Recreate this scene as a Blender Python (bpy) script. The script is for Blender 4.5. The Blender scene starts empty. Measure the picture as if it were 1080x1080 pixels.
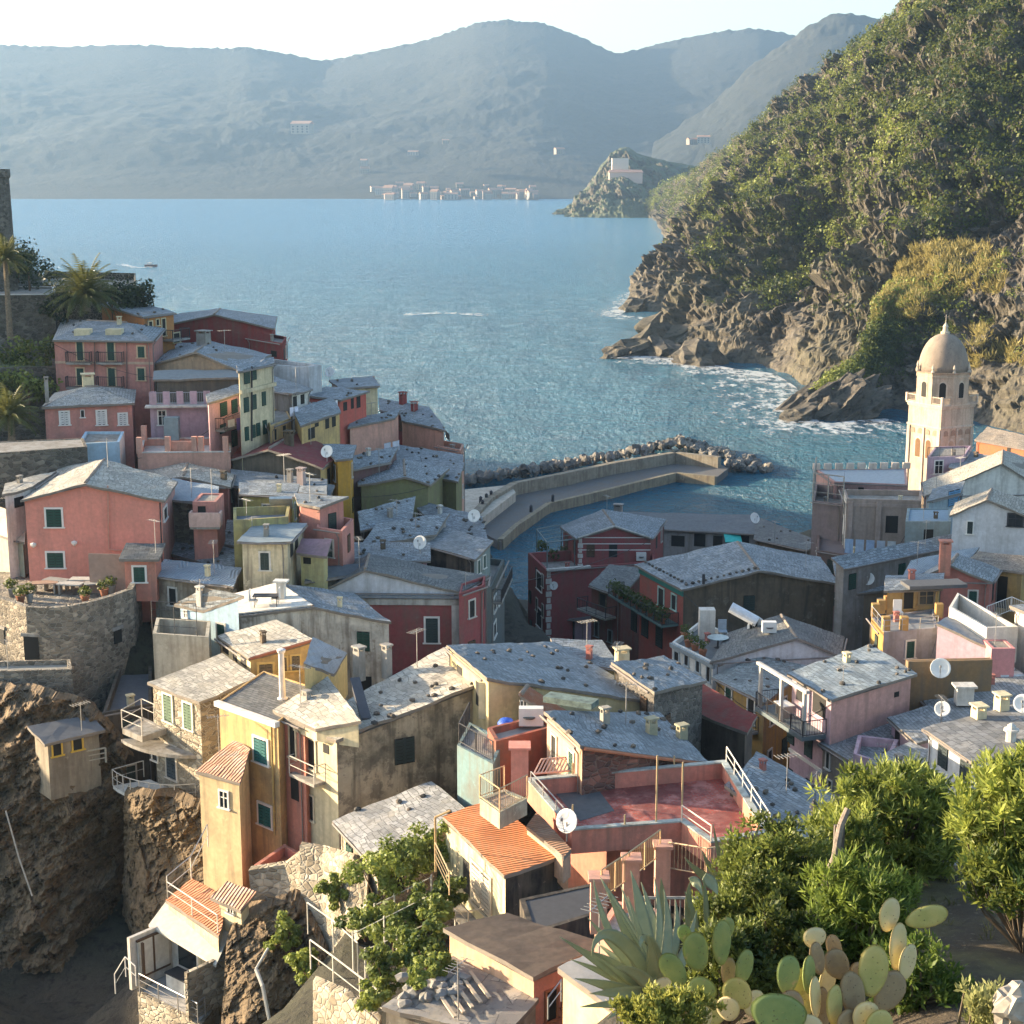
import bpy, math, random
import numpy as np
from mathutils import Vector, Matrix, noise
random.seed(7); rng = np.random.default_rng(7)
scene = bpy.context.scene
COL = scene.collection
R = math.radians
# ---------------------------------------------------------------- camera
FPX, CAMH, HOR = 1700.0, 50.0, 182.0
PITCH = math.atan((540 - HOR) / FPX)
cam_d = bpy.data.cameras.new('camera'); cam = bpy.data.objects.new('camera', cam_d); COL.objects.link(cam)
cam.location = (0, 0, CAMH); cam.rotation_euler = (math.pi/2 - PITCH, 0, 0)
cam_d.sensor_width = 36; cam_d.lens = 36 * FPX / 1080; cam_d.clip_start = 0.5; cam_d.clip_end = 20000
scene.camera = cam
# ---------------------------------------------------------------- light
SUN_EL, SUN_BACK = R(11.5), R(-16)     # low sun from the front left
sdir = Vector((-math.cos(SUN_BACK)*math.cos(SUN_EL), -math.sin(SUN_BACK)*math.cos(SUN_EL), math.sin(SUN_EL)))
world = bpy.data.worlds.new('World'); scene.world = world; world.use_nodes = True
wn = world.node_tree; sky = wn.nodes.new('ShaderNodeTexSky'); sky.sky_type = 'NISHITA'; sky.sun_disc = False
sky.sun_elevation = SUN_EL; sky.sun_rotation = math.atan2(sdir.x, sdir.y); sky.altitude = 50
sky.air_density = 1.0; sky.dust_density = 2.0; sky.ozone_density = 1.3
wn.links.new(sky.outputs[0], wn.nodes['Background'].inputs[0]); wn.nodes['Background'].inputs[1].default_value = 0.105
sl = bpy.data.lights.new('sun', 'SUN'); sl.energy = 5.0; sl.angle = R(0.5); sl.color = (1.0, 0.80, 0.54)
so = bpy.data.objects.new('sun', sl); COL.objects.link(so)
so.rotation_euler = sdir.to_track_quat('Z', 'Y').to_euler()
vs = scene.view_settings; vs.view_transform = 'Standard'; vs.look = 'None'; vs.exposure = 2.15; vs.gamma = 1.0
scene.cycles.use_denoising = True; scene.cycles.max_bounces = 5; scene.cycles.volume_bounces = 0
scene.cycles.transparent_max_bounces = 12
scene.cycles.use_adaptive_sampling = True; scene.cycles.adaptive_threshold = 0.02
HAZE = 0.000105
# ---------------------------------------------------------------- helpers
def proj(p):
    y = p.y*math.cos(PITCH) - (p.z-CAMH)*math.sin(PITCH); u = p.y*math.sin(PITCH) + (p.z-CAMH)*math.cos(PITCH)
    return 540 + FPX*p.x/y, 540 - FPX*u/y
_cp, _sp = math.cos(PITCH), math.sin(PITCH)
def ray(px, py):
    u = (px-540)/FPX; v = (540-py)/FPX
    d = Vector((u, _cp + v*_sp, -_sp + v*_cp))
    return d / d.y
CAM = Vector((0, 0, CAMH))
def at(px, py, d): return CAM + ray(px, py)*d
def atz(px, py, z):
    r = ray(px, py); return CAM + r*((z-CAMH)/r.z)
def hit_vplane(px, py, a, b):
    """ray meets the vertical plane through a and b"""
    n = Vector((b.y-a.y, -(b.x-a.x), 0)); r = ray(px, py)
    return CAM + r*((a-CAM).dot(n)/r.dot(n))
def tag(o, label=None, cat=None, group=None, kind=None):
    if label: o['label'] = label
    if cat: o['category'] = cat
    if group: o['group'] = group
    if kind: o['kind'] = kind
    return o
def empty(name, loc, label=None, cat=None, group=None):
    o = bpy.data.objects.new(name, None); COL.objects.link(o); o.location = loc; o.empty_display_size = .3
    return tag(o, label, cat, group)
def wloc(o):
    p = Vector((0, 0, 0))
    while o: p += o.location; o = o.parent
    return p
class MB:
    def __init__(s): s.v = []; s.f = []; s.m = []; s.mi = 0
    def face(s, pts, mi=None):
        b = len(s.v); s.v += [Vector(p) for p in pts]; s.f.append(tuple(range(b, b+len(pts)))); s.m.append(s.mi if mi is None else mi)
    def hexa(s, lo, hi, mi=None):
        """lo and hi: matching loops of points"""
        n = len(lo); b = len(s.v); s.v += [Vector(p) for p in lo] + [Vector(p) for p in hi]
        mi = s.mi if mi is None else mi
        fs = [tuple(b+i for i in reversed(range(n))), tuple(b+n+i for i in range(n))]
        for i in range(n): j = (i+1) % n; fs.append((b+i, b+j, b+n+j, b+n+i))
        s.f += fs; s.m += [mi]*len(fs)
    def box(s, c, sx, sy, sz, X=Vector((1,0,0)), Y=None, mi=None):
        """centre c, X the local x direction (horizontal)"""
        c = Vector(c); X = Vector(X).normalized(); Z = Vector((0,0,1))
        if Y is None: Y = Z.cross(X)
        else: Y = Vector(Y).normalized(); Z = X.cross(Y)
        q = [(-1,-1),(1,-1),(1,1),(-1,1)]
        lo = [c + X*a*sx/2 + Y*b*sy/2 - Z*sz/2 for a,b in q]; hi = [p + Z*sz for p in lo]
        s.hexa(lo, hi, mi)
    def tube(s, a, b, r, n=6, r2=None, mi=None):
        a = Vector(a); b = Vector(b); d = (b-a)
        if d.length < 1e-6: return
        d.normalize(); t = d.orthogonal().normalized(); w = d.cross(t); r2 = r if r2 is None else r2
        lo = [a + (t*math.cos(k*2*math.pi/n) + w*math.sin(k*2*math.pi/n))*r for k in range(n)]
        hi = [b + (t*math.cos(k*2*math.pi/n) + w*math.sin(k*2*math.pi/n))*r2 for k in range(n)]
        s.hexa(lo, hi, mi)
    def lathe(s, c, prof, n=16, rot=0.0, mi=None):
        c = Vector(c); b = len(s.v); mi = s.mi if mi is None else mi
        for r, z in prof:
            for k in range(n):
                a = rot + k*2*math.pi/n; s.v.append(c + Vector((r*math.cos(a), r*math.sin(a), z)))
        for i in range(len(prof)-1):
            for k in range(n):
                j = (k+1) % n; s.f.append((b+i*n+k, b+i*n+j, b+(i+1)*n+j, b+(i+1)*n+k)); s.m.append(mi)
        s.f.append(tuple(b+k for k in reversed(range(n)))); s.m.append(mi)
        s.f.append(tuple(b+(len(prof)-1)*n+k for k in range(n))); s.m.append(mi)
    def build(s, name, mats, parent=None, origin=None, smooth=False, uv=None):
        org = wloc(parent) if parent else (Vector(origin) if origin is not None else Vector((0,0,0)))
        me = bpy.data.meshes.new(name)
        me.from_pydata([tuple(p-org) for p in s.v], [], s.f)
        if not isinstance(mats, (list, tuple)): mats = [mats]
        for m in mats: me.materials.append(m)
        me.polygons.foreach_set('material_index', s.m)
        if smooth: me.polygons.foreach_set('use_smooth', [True]*len(s.f))
        if uv is not None: boxuv(me, uv)
        me.update()
        o = bpy.data.objects.new(name, me); COL.objects.link(o)
        if parent: o.parent = parent
        elif origin is not None: o.location = org
        return o
def boxuv(me, ax):
    ul = me.uv_layers.new(name='UVMap'); ax = Vector(ax).normalized(); ay = Vector((-ax.y, ax.x, 0)); Z = Vector((0,0,1))
    co = [v.co for v in me.vertices]
    for p in me.polygons:
        n = p.normal
        if abs(n.z) > .995: t, b = ax, ay
        else:
            t = Z.cross(n).normalized()
            b = n.cross(t)
        for li in p.loop_indices:
            c = co[me.loops[li].vertex_index]; ul.data[li].uv = (c.dot(t), c.dot(b))
# ---------------------------------------------------------------- materials
_M = {}
def mat(key, fn):
    if key in _M: return _M[key]
    m = bpy.data.materials.new(key); m.use_nodes = True; nt = m.node_tree
    fn(nt, nt.nodes, nt.links, nt.nodes['Principled BSDF']); _M[key] = m; return m
def N(nt, t, **kw):
    n = nt.nodes.new(t)
    for k, v in kw.items():
        if k in ('i',):
            for a, b in v.items(): n.inputs[a].default_value = b
        else: setattr(n, k, v)
    return n
def ramp(nt, src, stops):
    r = nt.nodes.new('ShaderNodeValToRGB'); e = r.color_ramp.elements
    while len(e) < len(stops): e.new(0.5)
    for k, (p, c) in enumerate(stops):
        e[k].position = p; e[k].color = (c if len(c) == 4 else (*c, 1)) if hasattr(c, '__len__') else (c, c, c, 1)
    nt.links.new(src, r.inputs[0]); return r.outputs[0]
def mix(nt, fac, a, b, mode='MIX'):
    m = nt.nodes.new('ShaderNodeMix'); m.data_type = 'RGBA'; m.blend_type = mode
    for sock, v in ((m.inputs[0], fac), (m.inputs[6], a), (m.inputs[7], b)):
        if hasattr(v, 'is_linked') or hasattr(v, 'links'): nt.links.new(v, sock)
        else: sock.default_value = v if not hasattr(v, '__len__') else (*v, 1)[:4]
    return m.outputs[2]
def noi(nt, vec, scale, detail=4, rough=.6):
    n = N(nt, 'ShaderNodeTexNoise', i={'Scale': scale, 'Detail': detail, 'Roughness': rough}); nt.links.new(vec, n.inputs['Vector']); return n.outputs['Fac']
def mapping(nt, vec, scale=(1,1,1), rot=(0,0,0)):
    n = N(nt, 'ShaderNodeMapping'); n.inputs['Scale'].default_value = scale; n.inputs['Rotation'].default_value = rot
    nt.links.new(vec, n.inputs[0]); return n.outputs[0]
def bump(nt, h, strength, dist, bsdf):
    b = N(nt, 'ShaderNodeBump', i={'Strength': strength, 'Distance': dist}); nt.links.new(h, b.inputs['Height']); nt.links.new(b.outputs[0], bsdf.inputs['Normal'])
def geo(nt): return nt.nodes.new('ShaderNodeNewGeometry').outputs['Position']
def uvn(nt): return nt.nodes.new('ShaderNodeUVMap').outputs[0]
def sc(c, k): return tuple(min(1, x*k) for x in c)
def plaster(col, dirt=.35, stain=(.16,.13,.10), patch=None, pamt=.5):
    lum = sum(col)/3; col = tuple(max(.008, lum + (x-lum)*1.02) for x in col)
    def f(nt, n, l, b):
        g = geo(nt)
        n1 = noi(nt, g, .55, 6, .65); n2 = noi(nt, mapping(nt, g, (2.2,2.2,.22)), 1, 4); n3 = noi(nt, g, 4, 5)
        c = mix(nt, ramp(nt, n3, [(.3, 0), (.75, 1)]), sc(col, .86), sc(col, 1.08))
        if patch: c = mix(nt, ramp(nt, noi(nt, g, .9, 8, .7), [(pamt-.03, 0), (pamt+.03, 1)]), c, patch)
        c = mix(nt, ramp(nt, n1, [(.45, 0), (.72, min(1, dirt*1.35))]), c, stain)
        c = mix(nt, ramp(nt, n2, [(.46, 0), (.70, min(1, dirt*1.4))]), c, stain)
        c = mix(nt, ramp(nt, noi(nt, g, 1.4, 8, .75), [(.60, 0), (.64, min(.8, dirt*1.1))]), c, sc(col, 1.25) if not patch else sc(patch, .8))
        c = mix(nt, ramp(nt, noi(nt, g, 2.3, 8, .75), [(.63, 0), (.66, min(.85, dirt*1.3))]), c, sc(stain, 1.6))
        l.new(c, b.inputs['Base Color']); b.inputs['Roughness'].default_value = .95; b.inputs['Specular IOR Level'].default_value = .15
        bump(nt, n3, .35, .03, b)
    return mat('plaster_%s_%s_%s_%s' % (tuple(round(x,3) for x in col), dirt, patch, pamt), f)
def stonewall(a=(.30,.25,.19), c2=(.13,.11,.085), scale=2.6, mortar=(.33,.30,.25), squash=1.7):
    def f(nt, n, l, b):
        g = mapping(nt, geo(nt), (1,1,squash))
        v = N(nt, 'ShaderNodeTexVoronoi', i={'Scale': scale}); l.new(g, v.inputs['Vector'])
        e = N(nt, 'ShaderNodeTexVoronoi', feature='DISTANCE_TO_EDGE', i={'Scale': scale}); l.new(g, e.inputs['Vector'])
        sep = N(nt, 'ShaderNodeSeparateColor'); l.new(v.outputs['Color'], sep.inputs[0])
        c = mix(nt, sep.outputs[0], a, c2); c = mix(nt, ramp(nt, sep.outputs[1], [(.8, 0), (.9, .8)]), c, sc(a, 1.5))
        c = mix(nt, ramp(nt, noi(nt, geo(nt), .35, 5), [(.42, 0), (.68, .7)]), c, sc(c2, .7))
        c = mix(nt, ramp(nt, e.outputs['Distance'], [(0, 1), (.06, 0)]), c, mortar)
        l.new(c, b.inputs['Base Color']); b.inputs['Roughness'].default_value = .95
        h = ramp(nt, e.outputs['Distance'], [(0, 0), (.14, 1)]); bump(nt, mix(nt, .35, h, noi(nt, geo(nt), 9, 4)), .9, .08, b)
    return mat('stone_%s_%s_%s' % (a, c2, scale), f)
def slate(col=(.34,.34,.33), lich=(.42,.38,.30), amt=.5, bw=.42, bh=.24):
    def f(nt, n, l, b):
        u = uvn(nt); br = N(nt, 'ShaderNodeTexBrick', i={'Scale': 1, 'Mortar Size': .018, 'Brick Width': bw, 'Row Height': bh, 'Bias': 0.0, 'Mortar Smooth': .2})
        br.inputs['Color1'].default_value = (*sc(col, .66), 1); br.inputs['Color2'].default_value = (*sc(col, 1.2), 1); br.inputs['Mortar'].default_value = (*sc(col, .28), 1)
        wob = N(nt, 'ShaderNodeVectorMath', operation='ADD'); l.new(u, wob.inputs[0])
        nz = N(nt, 'ShaderNodeTexNoise', i={'Scale': 1.3, 'Detail': 2}); l.new(u, nz.inputs['Vector'])
        sc_ = N(nt, 'ShaderNodeVectorMath', operation='SCALE', i={'Scale': .05}); l.new(nz.outputs['Color'], sc_.inputs[0]); l.new(sc_.outputs[0], wob.inputs[1]); l.new(wob.outputs[0], br.inputs['Vector'])
        g = geo(nt); c = br.outputs['Color']
        c = mix(nt, ramp(nt, noi(nt, g, .8, 7, .7), [(.48, 0), (.68, amt)]), c, lich)
        c = mix(nt, ramp(nt, noi(nt, g, 2.7, 6, .7), [(.53, 0), (.66, .75)]), c, sc(col, .36)); c = mix(nt, ramp(nt, noi(nt, g, .33, 4), [(.5, 0), (.62, .45)]), c, sc(col, .6))
        c = mix(nt, ramp(nt, noi(nt, g, 6, 4, .7), [(.64, 0), (.72, .3)]), c, (.42,.39,.30))
        l.new(c, b.inputs['Base Color']); b.inputs['Roughness'].default_value = .8; b.inputs['Specular IOR Level'].default_value = .3
        bump(nt, mix(nt, .3, br.outputs['Color'], noi(nt, g, 5, 5)), .7, .05, b)
    return mat('slate_%s_%s_%s_%s' % (col, lich, amt, bw), f)
def tiles(col=(.42,.15,.07), pale=(.46,.36,.27), amt=.4):
    def f(nt, n, l, b):
        u = uvn(nt); w = N(nt, 'ShaderNodeTexWave', bands_direction='X', i={'Scale': 1.6, 'Distortion': .3, 'Detail': 1}); l.new(u, w.inputs['Vector'])
        w2 = N(nt, 'ShaderNodeTexWave', bands_direction='Y', wave_profile='SAW', i={'Scale': .9, 'Distortion': .2}); l.new(u, w2.inputs['Vector'])
        g = geo(nt); c = mix(nt, noi(nt, g, 3, 4), sc(col, .7), sc(col, 1.25))
        c = mix(nt, ramp(nt, noi(nt, g, 1.3, 6, .7), [(.48, 0), (.66, amt)]), c, pale)
        c = mix(nt, ramp(nt, w.outputs['Fac'], [(0, .42), (.3, 0)]), c, sc(col, .35))
        l.new(c, b.inputs['Base Color']); b.inputs['Roughness'].default_value = .9
        bump(nt, mix(nt, .3, w.outputs['Fac'], w2.outputs['Fac']), 1, .09, b)
    return mat('tiles_%s_%s' % (col, amt), f)
def plain(col, rough=.7, metal=0.0, var=.15, scale=3):
    def f(nt, n, l, b):
        c = mix(nt, ramp(nt, noi(nt, geo(nt), scale, 5), [(.3, 0), (.7, 1)]), sc(col, 1-var), sc(col, 1+var))
        l.new(c, b.inputs['Base Color']); b.inputs['Roughness'].default_value = rough; b.inputs['Metallic'].default_value = metal
    return mat('plain_%s_%s_%s' % (col, rough, metal), f)
def corrugated(col=(.3,.34,.38)):
    def f(nt, n, l, b):
        u = uvn(nt); w = N(nt, 'ShaderNodeTexWave', bands_direction='X', i={'Scale': 1.3}); l.new(u, w.inputs['Vector'])
        c = mix(nt, ramp(nt, noi(nt, geo(nt), 1.5, 6), [(.4, 0), (.7, .6)]), col, sc(col, .55)); l.new(mix(nt, ramp(nt, w.outputs['Fac'], [(0, .55), (.5, 0)]), c, sc(col, .4)), b.inputs['Base Color']); b.inputs['Roughness'].default_value = .6
        bump(nt, w.outputs['Fac'], 1, .06, b)
    return mat('corrugated_%s' % (col,), f)
def leafmat(key, a, b2, trans=.35):
    def f(nt, n, l, b):
        at_ = N(nt, 'ShaderNodeAttribute', attribute_name='tint'); c = mix(nt, at_.outputs['Fac'], a, b2)
        l.new(c, b.inputs['Base Color']); b.inputs['Roughness'].default_value = .55; b.inputs['Specular IOR Level'].default_value = .3
        t = N(nt, 'ShaderNodeBsdfTranslucent'); l.new(mix(nt, .5, c, sc(b2, 1.3)), t.inputs[0]); ms = N(nt, 'ShaderNodeMixShader', i={0: trans})
        l.new(b.outputs[0], ms.inputs[1]); l.new(t.outputs[0], ms.inputs[2]); l.new(ms.outputs[0], n['Material Output'].inputs[0])
    return mat(key, f)
def rockmat(key, a, b2, c3, sc_=1.0, tilt=(.5,.3,.2), veg=None):
    def f(nt, n, l, b):
        g = geo(nt); st = mapping(nt, g, (.6*sc_, .6*sc_, 3.2*sc_), tilt)
        s = noi(nt, st, .5, 8, .7); big = noi(nt, g, .045*sc_, 6, .65); fine = noi(nt, g, 1.2*sc_, 8, .7)
        c = mix(nt, ramp(nt, s, [(.35, 0), (.65, 1)]), a, b2)
        c = mix(nt, ramp(nt, big, [(.42, 0), (.62, .8)]), c, c3)
        c = mix(nt, ramp(nt, fine, [(.36, .9), (.5, 0)]), c, sc(b2, .25))
        c = mix(nt, ramp(nt, noi(nt, st, 1.7, 6, .7), [(.66, 0), (.72, .7)]), c, sc(a, 1.6))
        if veg:
            sx = N(nt, 'ShaderNodeSeparateXYZ'); l.new(nt.nodes.new('ShaderNodeNewGeometry').outputs['Normal'], sx.inputs[0])
            m = N(nt, 'ShaderNodeMath', operation='ADD'); l.new(sx.outputs[2], m.inputs[0]); l.new(noi(nt, g, .12*sc_, 5), m.inputs[1])
            c = mix(nt, ramp(nt, m.outputs[0], [(.88 if veg[1] is None else veg[1], 0), (1.02 if veg[1] is None else veg[1]+.14, 1)]), c, mix(nt, noi(nt, g, .6*sc_, 4), veg[0], sc(veg[0], 1.9)))
        l.new(c, b.inputs['Base Color']); b.inputs['Roughness'].default_value = .92
        bump(nt, mix(nt, .5, s, fine), .9, .5/sc_, b)
    return mat(key, f)
GLASS = plain((.02,.025,.03), .15); DARK = plain((.012,.011,.010), .8)
GREEN = plain((.012,.055,.040), .55); TEAL = plain((.015,.12,.12), .55); BROWNW = plain((.10,.055,.03), .7)
WHITEP = plain((.70,.67,.62), .6, 0, .06); WHITED = plaster((.62,.58,.52), .3); METAL = plain((.35,.34,.33), .45, .6); IRON = plain((.03,.03,.035), .6)
RUST = plain((.28,.15,.08), .8, 0, .3); CONC = plaster((.34,.32,.29), .5); BLUEP = plain((.03,.10,.45), .5); DISHW = plain((.75,.74,.70), .4, 0, .04)
WOODG = plain((.30,.27,.23), .9, 0, .3); TANW = plain((.45,.33,.2), .8)
SL = slate((.28,.29,.295), (.34,.33,.30), .45); SLL = slate((.42,.39,.335), (.47,.42,.33), .6, .55, .32); SLD = slate((.17,.17,.165), (.22,.21,.18), .4); SLB = slate((.25,.275,.295), (.31,.325,.325), .45); SLR = slate((.25,.27,.285), (.40,.40,.385), .7, .5, .26)  # SLL holds sunlit cream, SLB shaded blue, in the slate colour
TERRA = tiles(); TERRAP = tiles((.44,.22,.14), (.5,.44,.38), .7)
RUB = stonewall(); RUBL = stonewall((.42,.36,.27), (.20,.16,.11), 2.4); RUBD = stonewall((.16,.14,.11), (.08,.07,.055), 2.2, (.18,.16,.14))
# ---------------------------------------------------------------- sea
def sea_f(nt, n, l, b):
    g = geo(nt)
    big = noi(nt, mapping(nt, g, (.010,.004,1)), 1, 5); mid = noi(nt, mapping(nt, g, (.08,.035,1)), 1, 6)
    c = mix(nt, ramp(nt, big, [(.35, 0), (.65, 1)]), (.012,.105,.185), (.030,.19,.29))
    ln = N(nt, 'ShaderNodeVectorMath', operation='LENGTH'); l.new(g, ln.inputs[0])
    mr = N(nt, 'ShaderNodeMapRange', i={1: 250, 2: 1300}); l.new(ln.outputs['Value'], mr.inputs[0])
    c = mix(nt, mr.outputs[0], c, (.10,.28,.46))  # paler with distance: far sky reflection put into the water colour
    l.new(c, b.inputs['Base Color']); b.inputs['Roughness'].default_value = .16; b.inputs['IOR'].default_value = 1.33
    h1 = noi(nt, mapping(nt, g, (.42,.22,1)), 1, 6, .7); h2 = noi(nt, mapping(nt, g, (.10,.035,1)), 1, 5)
    h3 = noi(nt, mapping(nt, g, (.9,.5,1)), 1, 4, .7); bump(nt, mix(nt, .3, mix(nt, .45, h1, h2), h3), 1.0, 9.0, b)
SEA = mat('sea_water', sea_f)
sx0, sx1, sy0, sy1, st_ = -260.0, 330.0, 190.0, 980.0, 1.1
wx = np.arange(sx0, sx1+.01, st_); wy = np.arange(sy0, sy1+.01, st_*1.05); WX, WY = np.meshgrid(wx, wy); WZ = np.zeros_like(WX); rw = np.random.default_rng(5)
for k in range(46):
    lam = 3.2*1.075**k if k < 30 else rw.uniform(3, 9); th_ = math.pi*.62 + rw.normal()*.75; kk = 2*math.pi/lam; env = .6+.4*np.sin(WX*rw.uniform(.01,.05)+WY*rw.uniform(.008,.03)+rw.uniform(0,6))
    WZ += env*(.0105*lam**.75)*np.sin(kk*(WX*math.cos(th_)+WY*math.sin(th_))+rw.uniform(0,6.28) + 1.2*np.sin(WX*.03*rw.uniform(.5,2)+k)+1.1*np.sin(WY*.025*rw.uniform(.5,2)+k*2))
WZ = (np.abs(WZ)**1.15)*np.sign(WZ)*1.25
ed = np.minimum.reduce([WX-sx0, wx[-1]-WX, (WY-sy0), (wy[-1]-WY)/6]); WZ *= np.clip(ed/25, 0, 1)
calm = np.clip((WY-255)/60, .4, 1)*np.clip(1.25-(WY-300)/600, .12, 1)*.55; WZ *= calm
nxw, nyw = len(wx), len(wy); V = np.stack([WX, WY, WZ], -1).reshape(-1, 3); ii = (np.arange(nyw-1)[:,None]*nxw + np.arange(nxw-1)[None,:]).ravel()
Q = np.stack([ii, ii+1, ii+nxw+1, ii+nxw], 1); X0, X1, Y0, Y1 = -5200., 5200., -130., 6300.; ex, ey = wx[-1], wy[-1]; nb = len(V)
V = np.vstack([V, [[X0,Y0,0],[X1,Y0,0],[X1,Y1,0],[X0,Y1,0],[sx0,sy0,0],[ex,sy0,0],[ex,ey,0],[sx0,ey,0]]])
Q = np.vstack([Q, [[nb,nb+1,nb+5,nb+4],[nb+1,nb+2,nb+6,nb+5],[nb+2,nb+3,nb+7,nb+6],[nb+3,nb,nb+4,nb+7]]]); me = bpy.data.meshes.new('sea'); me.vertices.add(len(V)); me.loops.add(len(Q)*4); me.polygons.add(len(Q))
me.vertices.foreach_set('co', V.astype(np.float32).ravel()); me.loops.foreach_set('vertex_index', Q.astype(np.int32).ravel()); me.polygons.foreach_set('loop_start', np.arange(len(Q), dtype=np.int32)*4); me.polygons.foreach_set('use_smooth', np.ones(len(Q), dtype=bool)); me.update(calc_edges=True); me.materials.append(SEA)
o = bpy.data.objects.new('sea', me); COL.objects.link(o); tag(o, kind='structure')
# ---------------------------------------------------------------- ruled terrain sheets
def lerp_list(L, t):
    k = t*(len(L)-1); i = min(int(k), len(L)-2); f = k-i
    p0 = L[max(i-1,0)]; p1 = L[i]; p2 = L[i+1]; p3 = L[min(i+2,len(L)-1)]
    return p1.lerp(p2, f)*0.6 + 0.4*(0.5*((2*p1)+(p2-p0)*f+(2*p0-5*p1+4*p2-p3)*f*f+(3*p1-p0-3*p2+p3)*f**3))
def ruled(name, lo, hi, nu, nv, prof, disp, material, back=None, smooth=True):
    P = []
    rows = [j/(nv-1) for j in range(nv)]
    for j, s in enumerate(rows):
        for i in range(nu):
            t = i/(nu-1); a = lerp_list(lo, t); b = lerp_list(hi, t)
            p = a.lerp(b, s); p.z = a.z + (b.z-a.z)*prof(s, t)
            P.append(p + disp(p, s, t))
    nrow = nv
    if back:
        last = P[-nu:]
        for k, (dx, dy, dz) in enumerate(back):
            for i in range(nu): P.append(last[i] + Vector((dx,dy,dz)) + disp(last[i]+Vector((dx,dy,dz)), 1, i/(nu-1))*.3)
            nrow += 1
    F = [(j*nu+i, j*nu+i+1, (j+1)*nu+i+1, (j+1)*nu+i) for j in range(nrow-1) for i in range(nu-1)]
    me = bpy.data.meshes.new(name); me.from_pydata([tuple(p) for p in P], [], F); me.materials.append(material)
    me.polygons.foreach_set('use_smooth', [smooth]*len(F)); me.update()
    o = bpy.data.objects.new(name, me); COL.objects.link(o); tag(o, kind='structure')
    return o, P, nu, nv
def fr(p, s, o=5): return noise.fractal(p*s, 0.9, 2.1, o)
def rdg(p, s, o=5, H_=.9): return noise.ridged_multi_fractal(p*s, H_, 2.1, o, 1.0, 2.0)
# far hills across the bay
FARM = rockmat('far_hill_scrub', (.013,.017,.013), (.009,.013,.010), (.019,.02,.016), .06)
sky_main = [(-160,52),(-60,46),(0,47),(60,49),(150,47),(225,51),(262,50),(300,56),(340,64),(390,55),(450,42),(500,25),(535,21),(575,25),(610,38),(650,56),(700,45),(760,33),(800,30),(850,40),(950,60),(1100,80)]
lo = [at(x, 209, 3150) for x, y in sky_main]
for p in lo: p.z = -3
hi = [at(x, y, 4900) for x, y in sky_main]
def d_far(p, s, t):
    return Vector((0, 0, (fr(p, .0016, 4)*34 + rdg(p, .003, 3)*10 - 12 + noise.fractal(p*.03, .4, 2.1, 3)*3.5)*math.sin(min(1, s*1.02)*math.pi)*.9 + (noise.fractal(p*.05, .3, 2.3, 3)*4 if s > .97 else 0)))
ruled('far_hills', lo, hi, 420, 110, lambda s, t: s**1.25, d_far, FARM, [(0,300,-60),(0,1200,-400)])
sk2 = [(690,150),(740,118),(760,100),(790,72),(830,42),(855,26),(880,16),(900,14),(920,18),(950,30),(1000,60),(1080,110)]
lo = [at(x-20 if x < 900 else x, 214, 2750) for x, y in sk2]
for p in lo: p.z = -3
hi = [at(x, y, 3700) for x, y in sk2]
ruled('far_right_hill', lo, hi, 240, 90, lambda s, t: s**1.2, lambda p, s, t: Vector((0,0,(fr(p,.002,5)*45+rdg(p,.004,3)*12-14+noise.fractal(p*.03,.4,2.1,3)*3.5)*math.sin(s*math.pi)*.8+(fr(p,.025,3)*8 if s > .9 else 0))), FARM, [(0,300,-100),(0,900,-300)])
# monastery rock and its dark wooded neck
RK_FAR = rockmat('far_rock', (.15,.125,.095), (.075,.065,.05), (.05,.052,.032), .12, veg=((.05,.06,.03), .95))
sk3 = [(596,220),(606,212),(618,200),(628,186),(636,172),(645,160),(656,155),(664,156),(672,162),(690,167),(712,172),(740,176),(780,182),(830,190)]
lo = [at(x, 229 if x < 690 else 226, 1850) for x, y in sk3]
for p in lo: p.z = -2
hi = [at(x, y, 2150) for x, y in sk3]
ruled('monastery_rock', lo, hi, 220, 90, lambda s, t: s**.85, lambda p, s, t: Vector((-.3,-.7,.35))*((rdg(p,.012,7,.7)-1.4)*22+noise.fractal(p*.06,.4,2.1,4)*7)*min(1,s*4+.2)*(1 if s < .9 else .4), RK_FAR, [(30,160,-30),(60,300,-140)])
# ---------------------------------------------------------------- near headland on the right
ROCK = rockmat('headland_rock', (.135,.115,.09), (.06,.052,.042), (.095,.085,.05), .5, (.6,.5,.3), veg=((.050,.052,.020), 1.02))
shA = [(676,229),(690,233),(700,252),(727,264),(700,292),(650,329),(712,337),(689,374),(763,387),(806,391),(846,412),(900,420),(970,425),(1060,430)]
rgA = [(672,218,1980),(692,199,1900),(722,183,1500),(758,160,1250),(800,130,980),(845,90,830),(882,60,740),(912,34,680),(945,0,620),(985,-45,570),(1040,-100,530),(1100,-160,500),(1200,-200,480),(1300,-230,470)]
loA = [atz(x, y, -1.5) for x, y in shA]; hiA = [at(*r) for r in rgA]
RMA = sum(rdg(Vector((random.uniform(-200,400), random.uniform(300,900), random.uniform(0,90))), .024, 8, .72) for _ in range(400))/400 + .25
def profA(s, t):
    c = .30 + .12*math.sin(t*23)+.05*math.sin(t*57)
    return s*.80 + .20*min(1, s/.35)**.8*(.55+.45*s)
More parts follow.
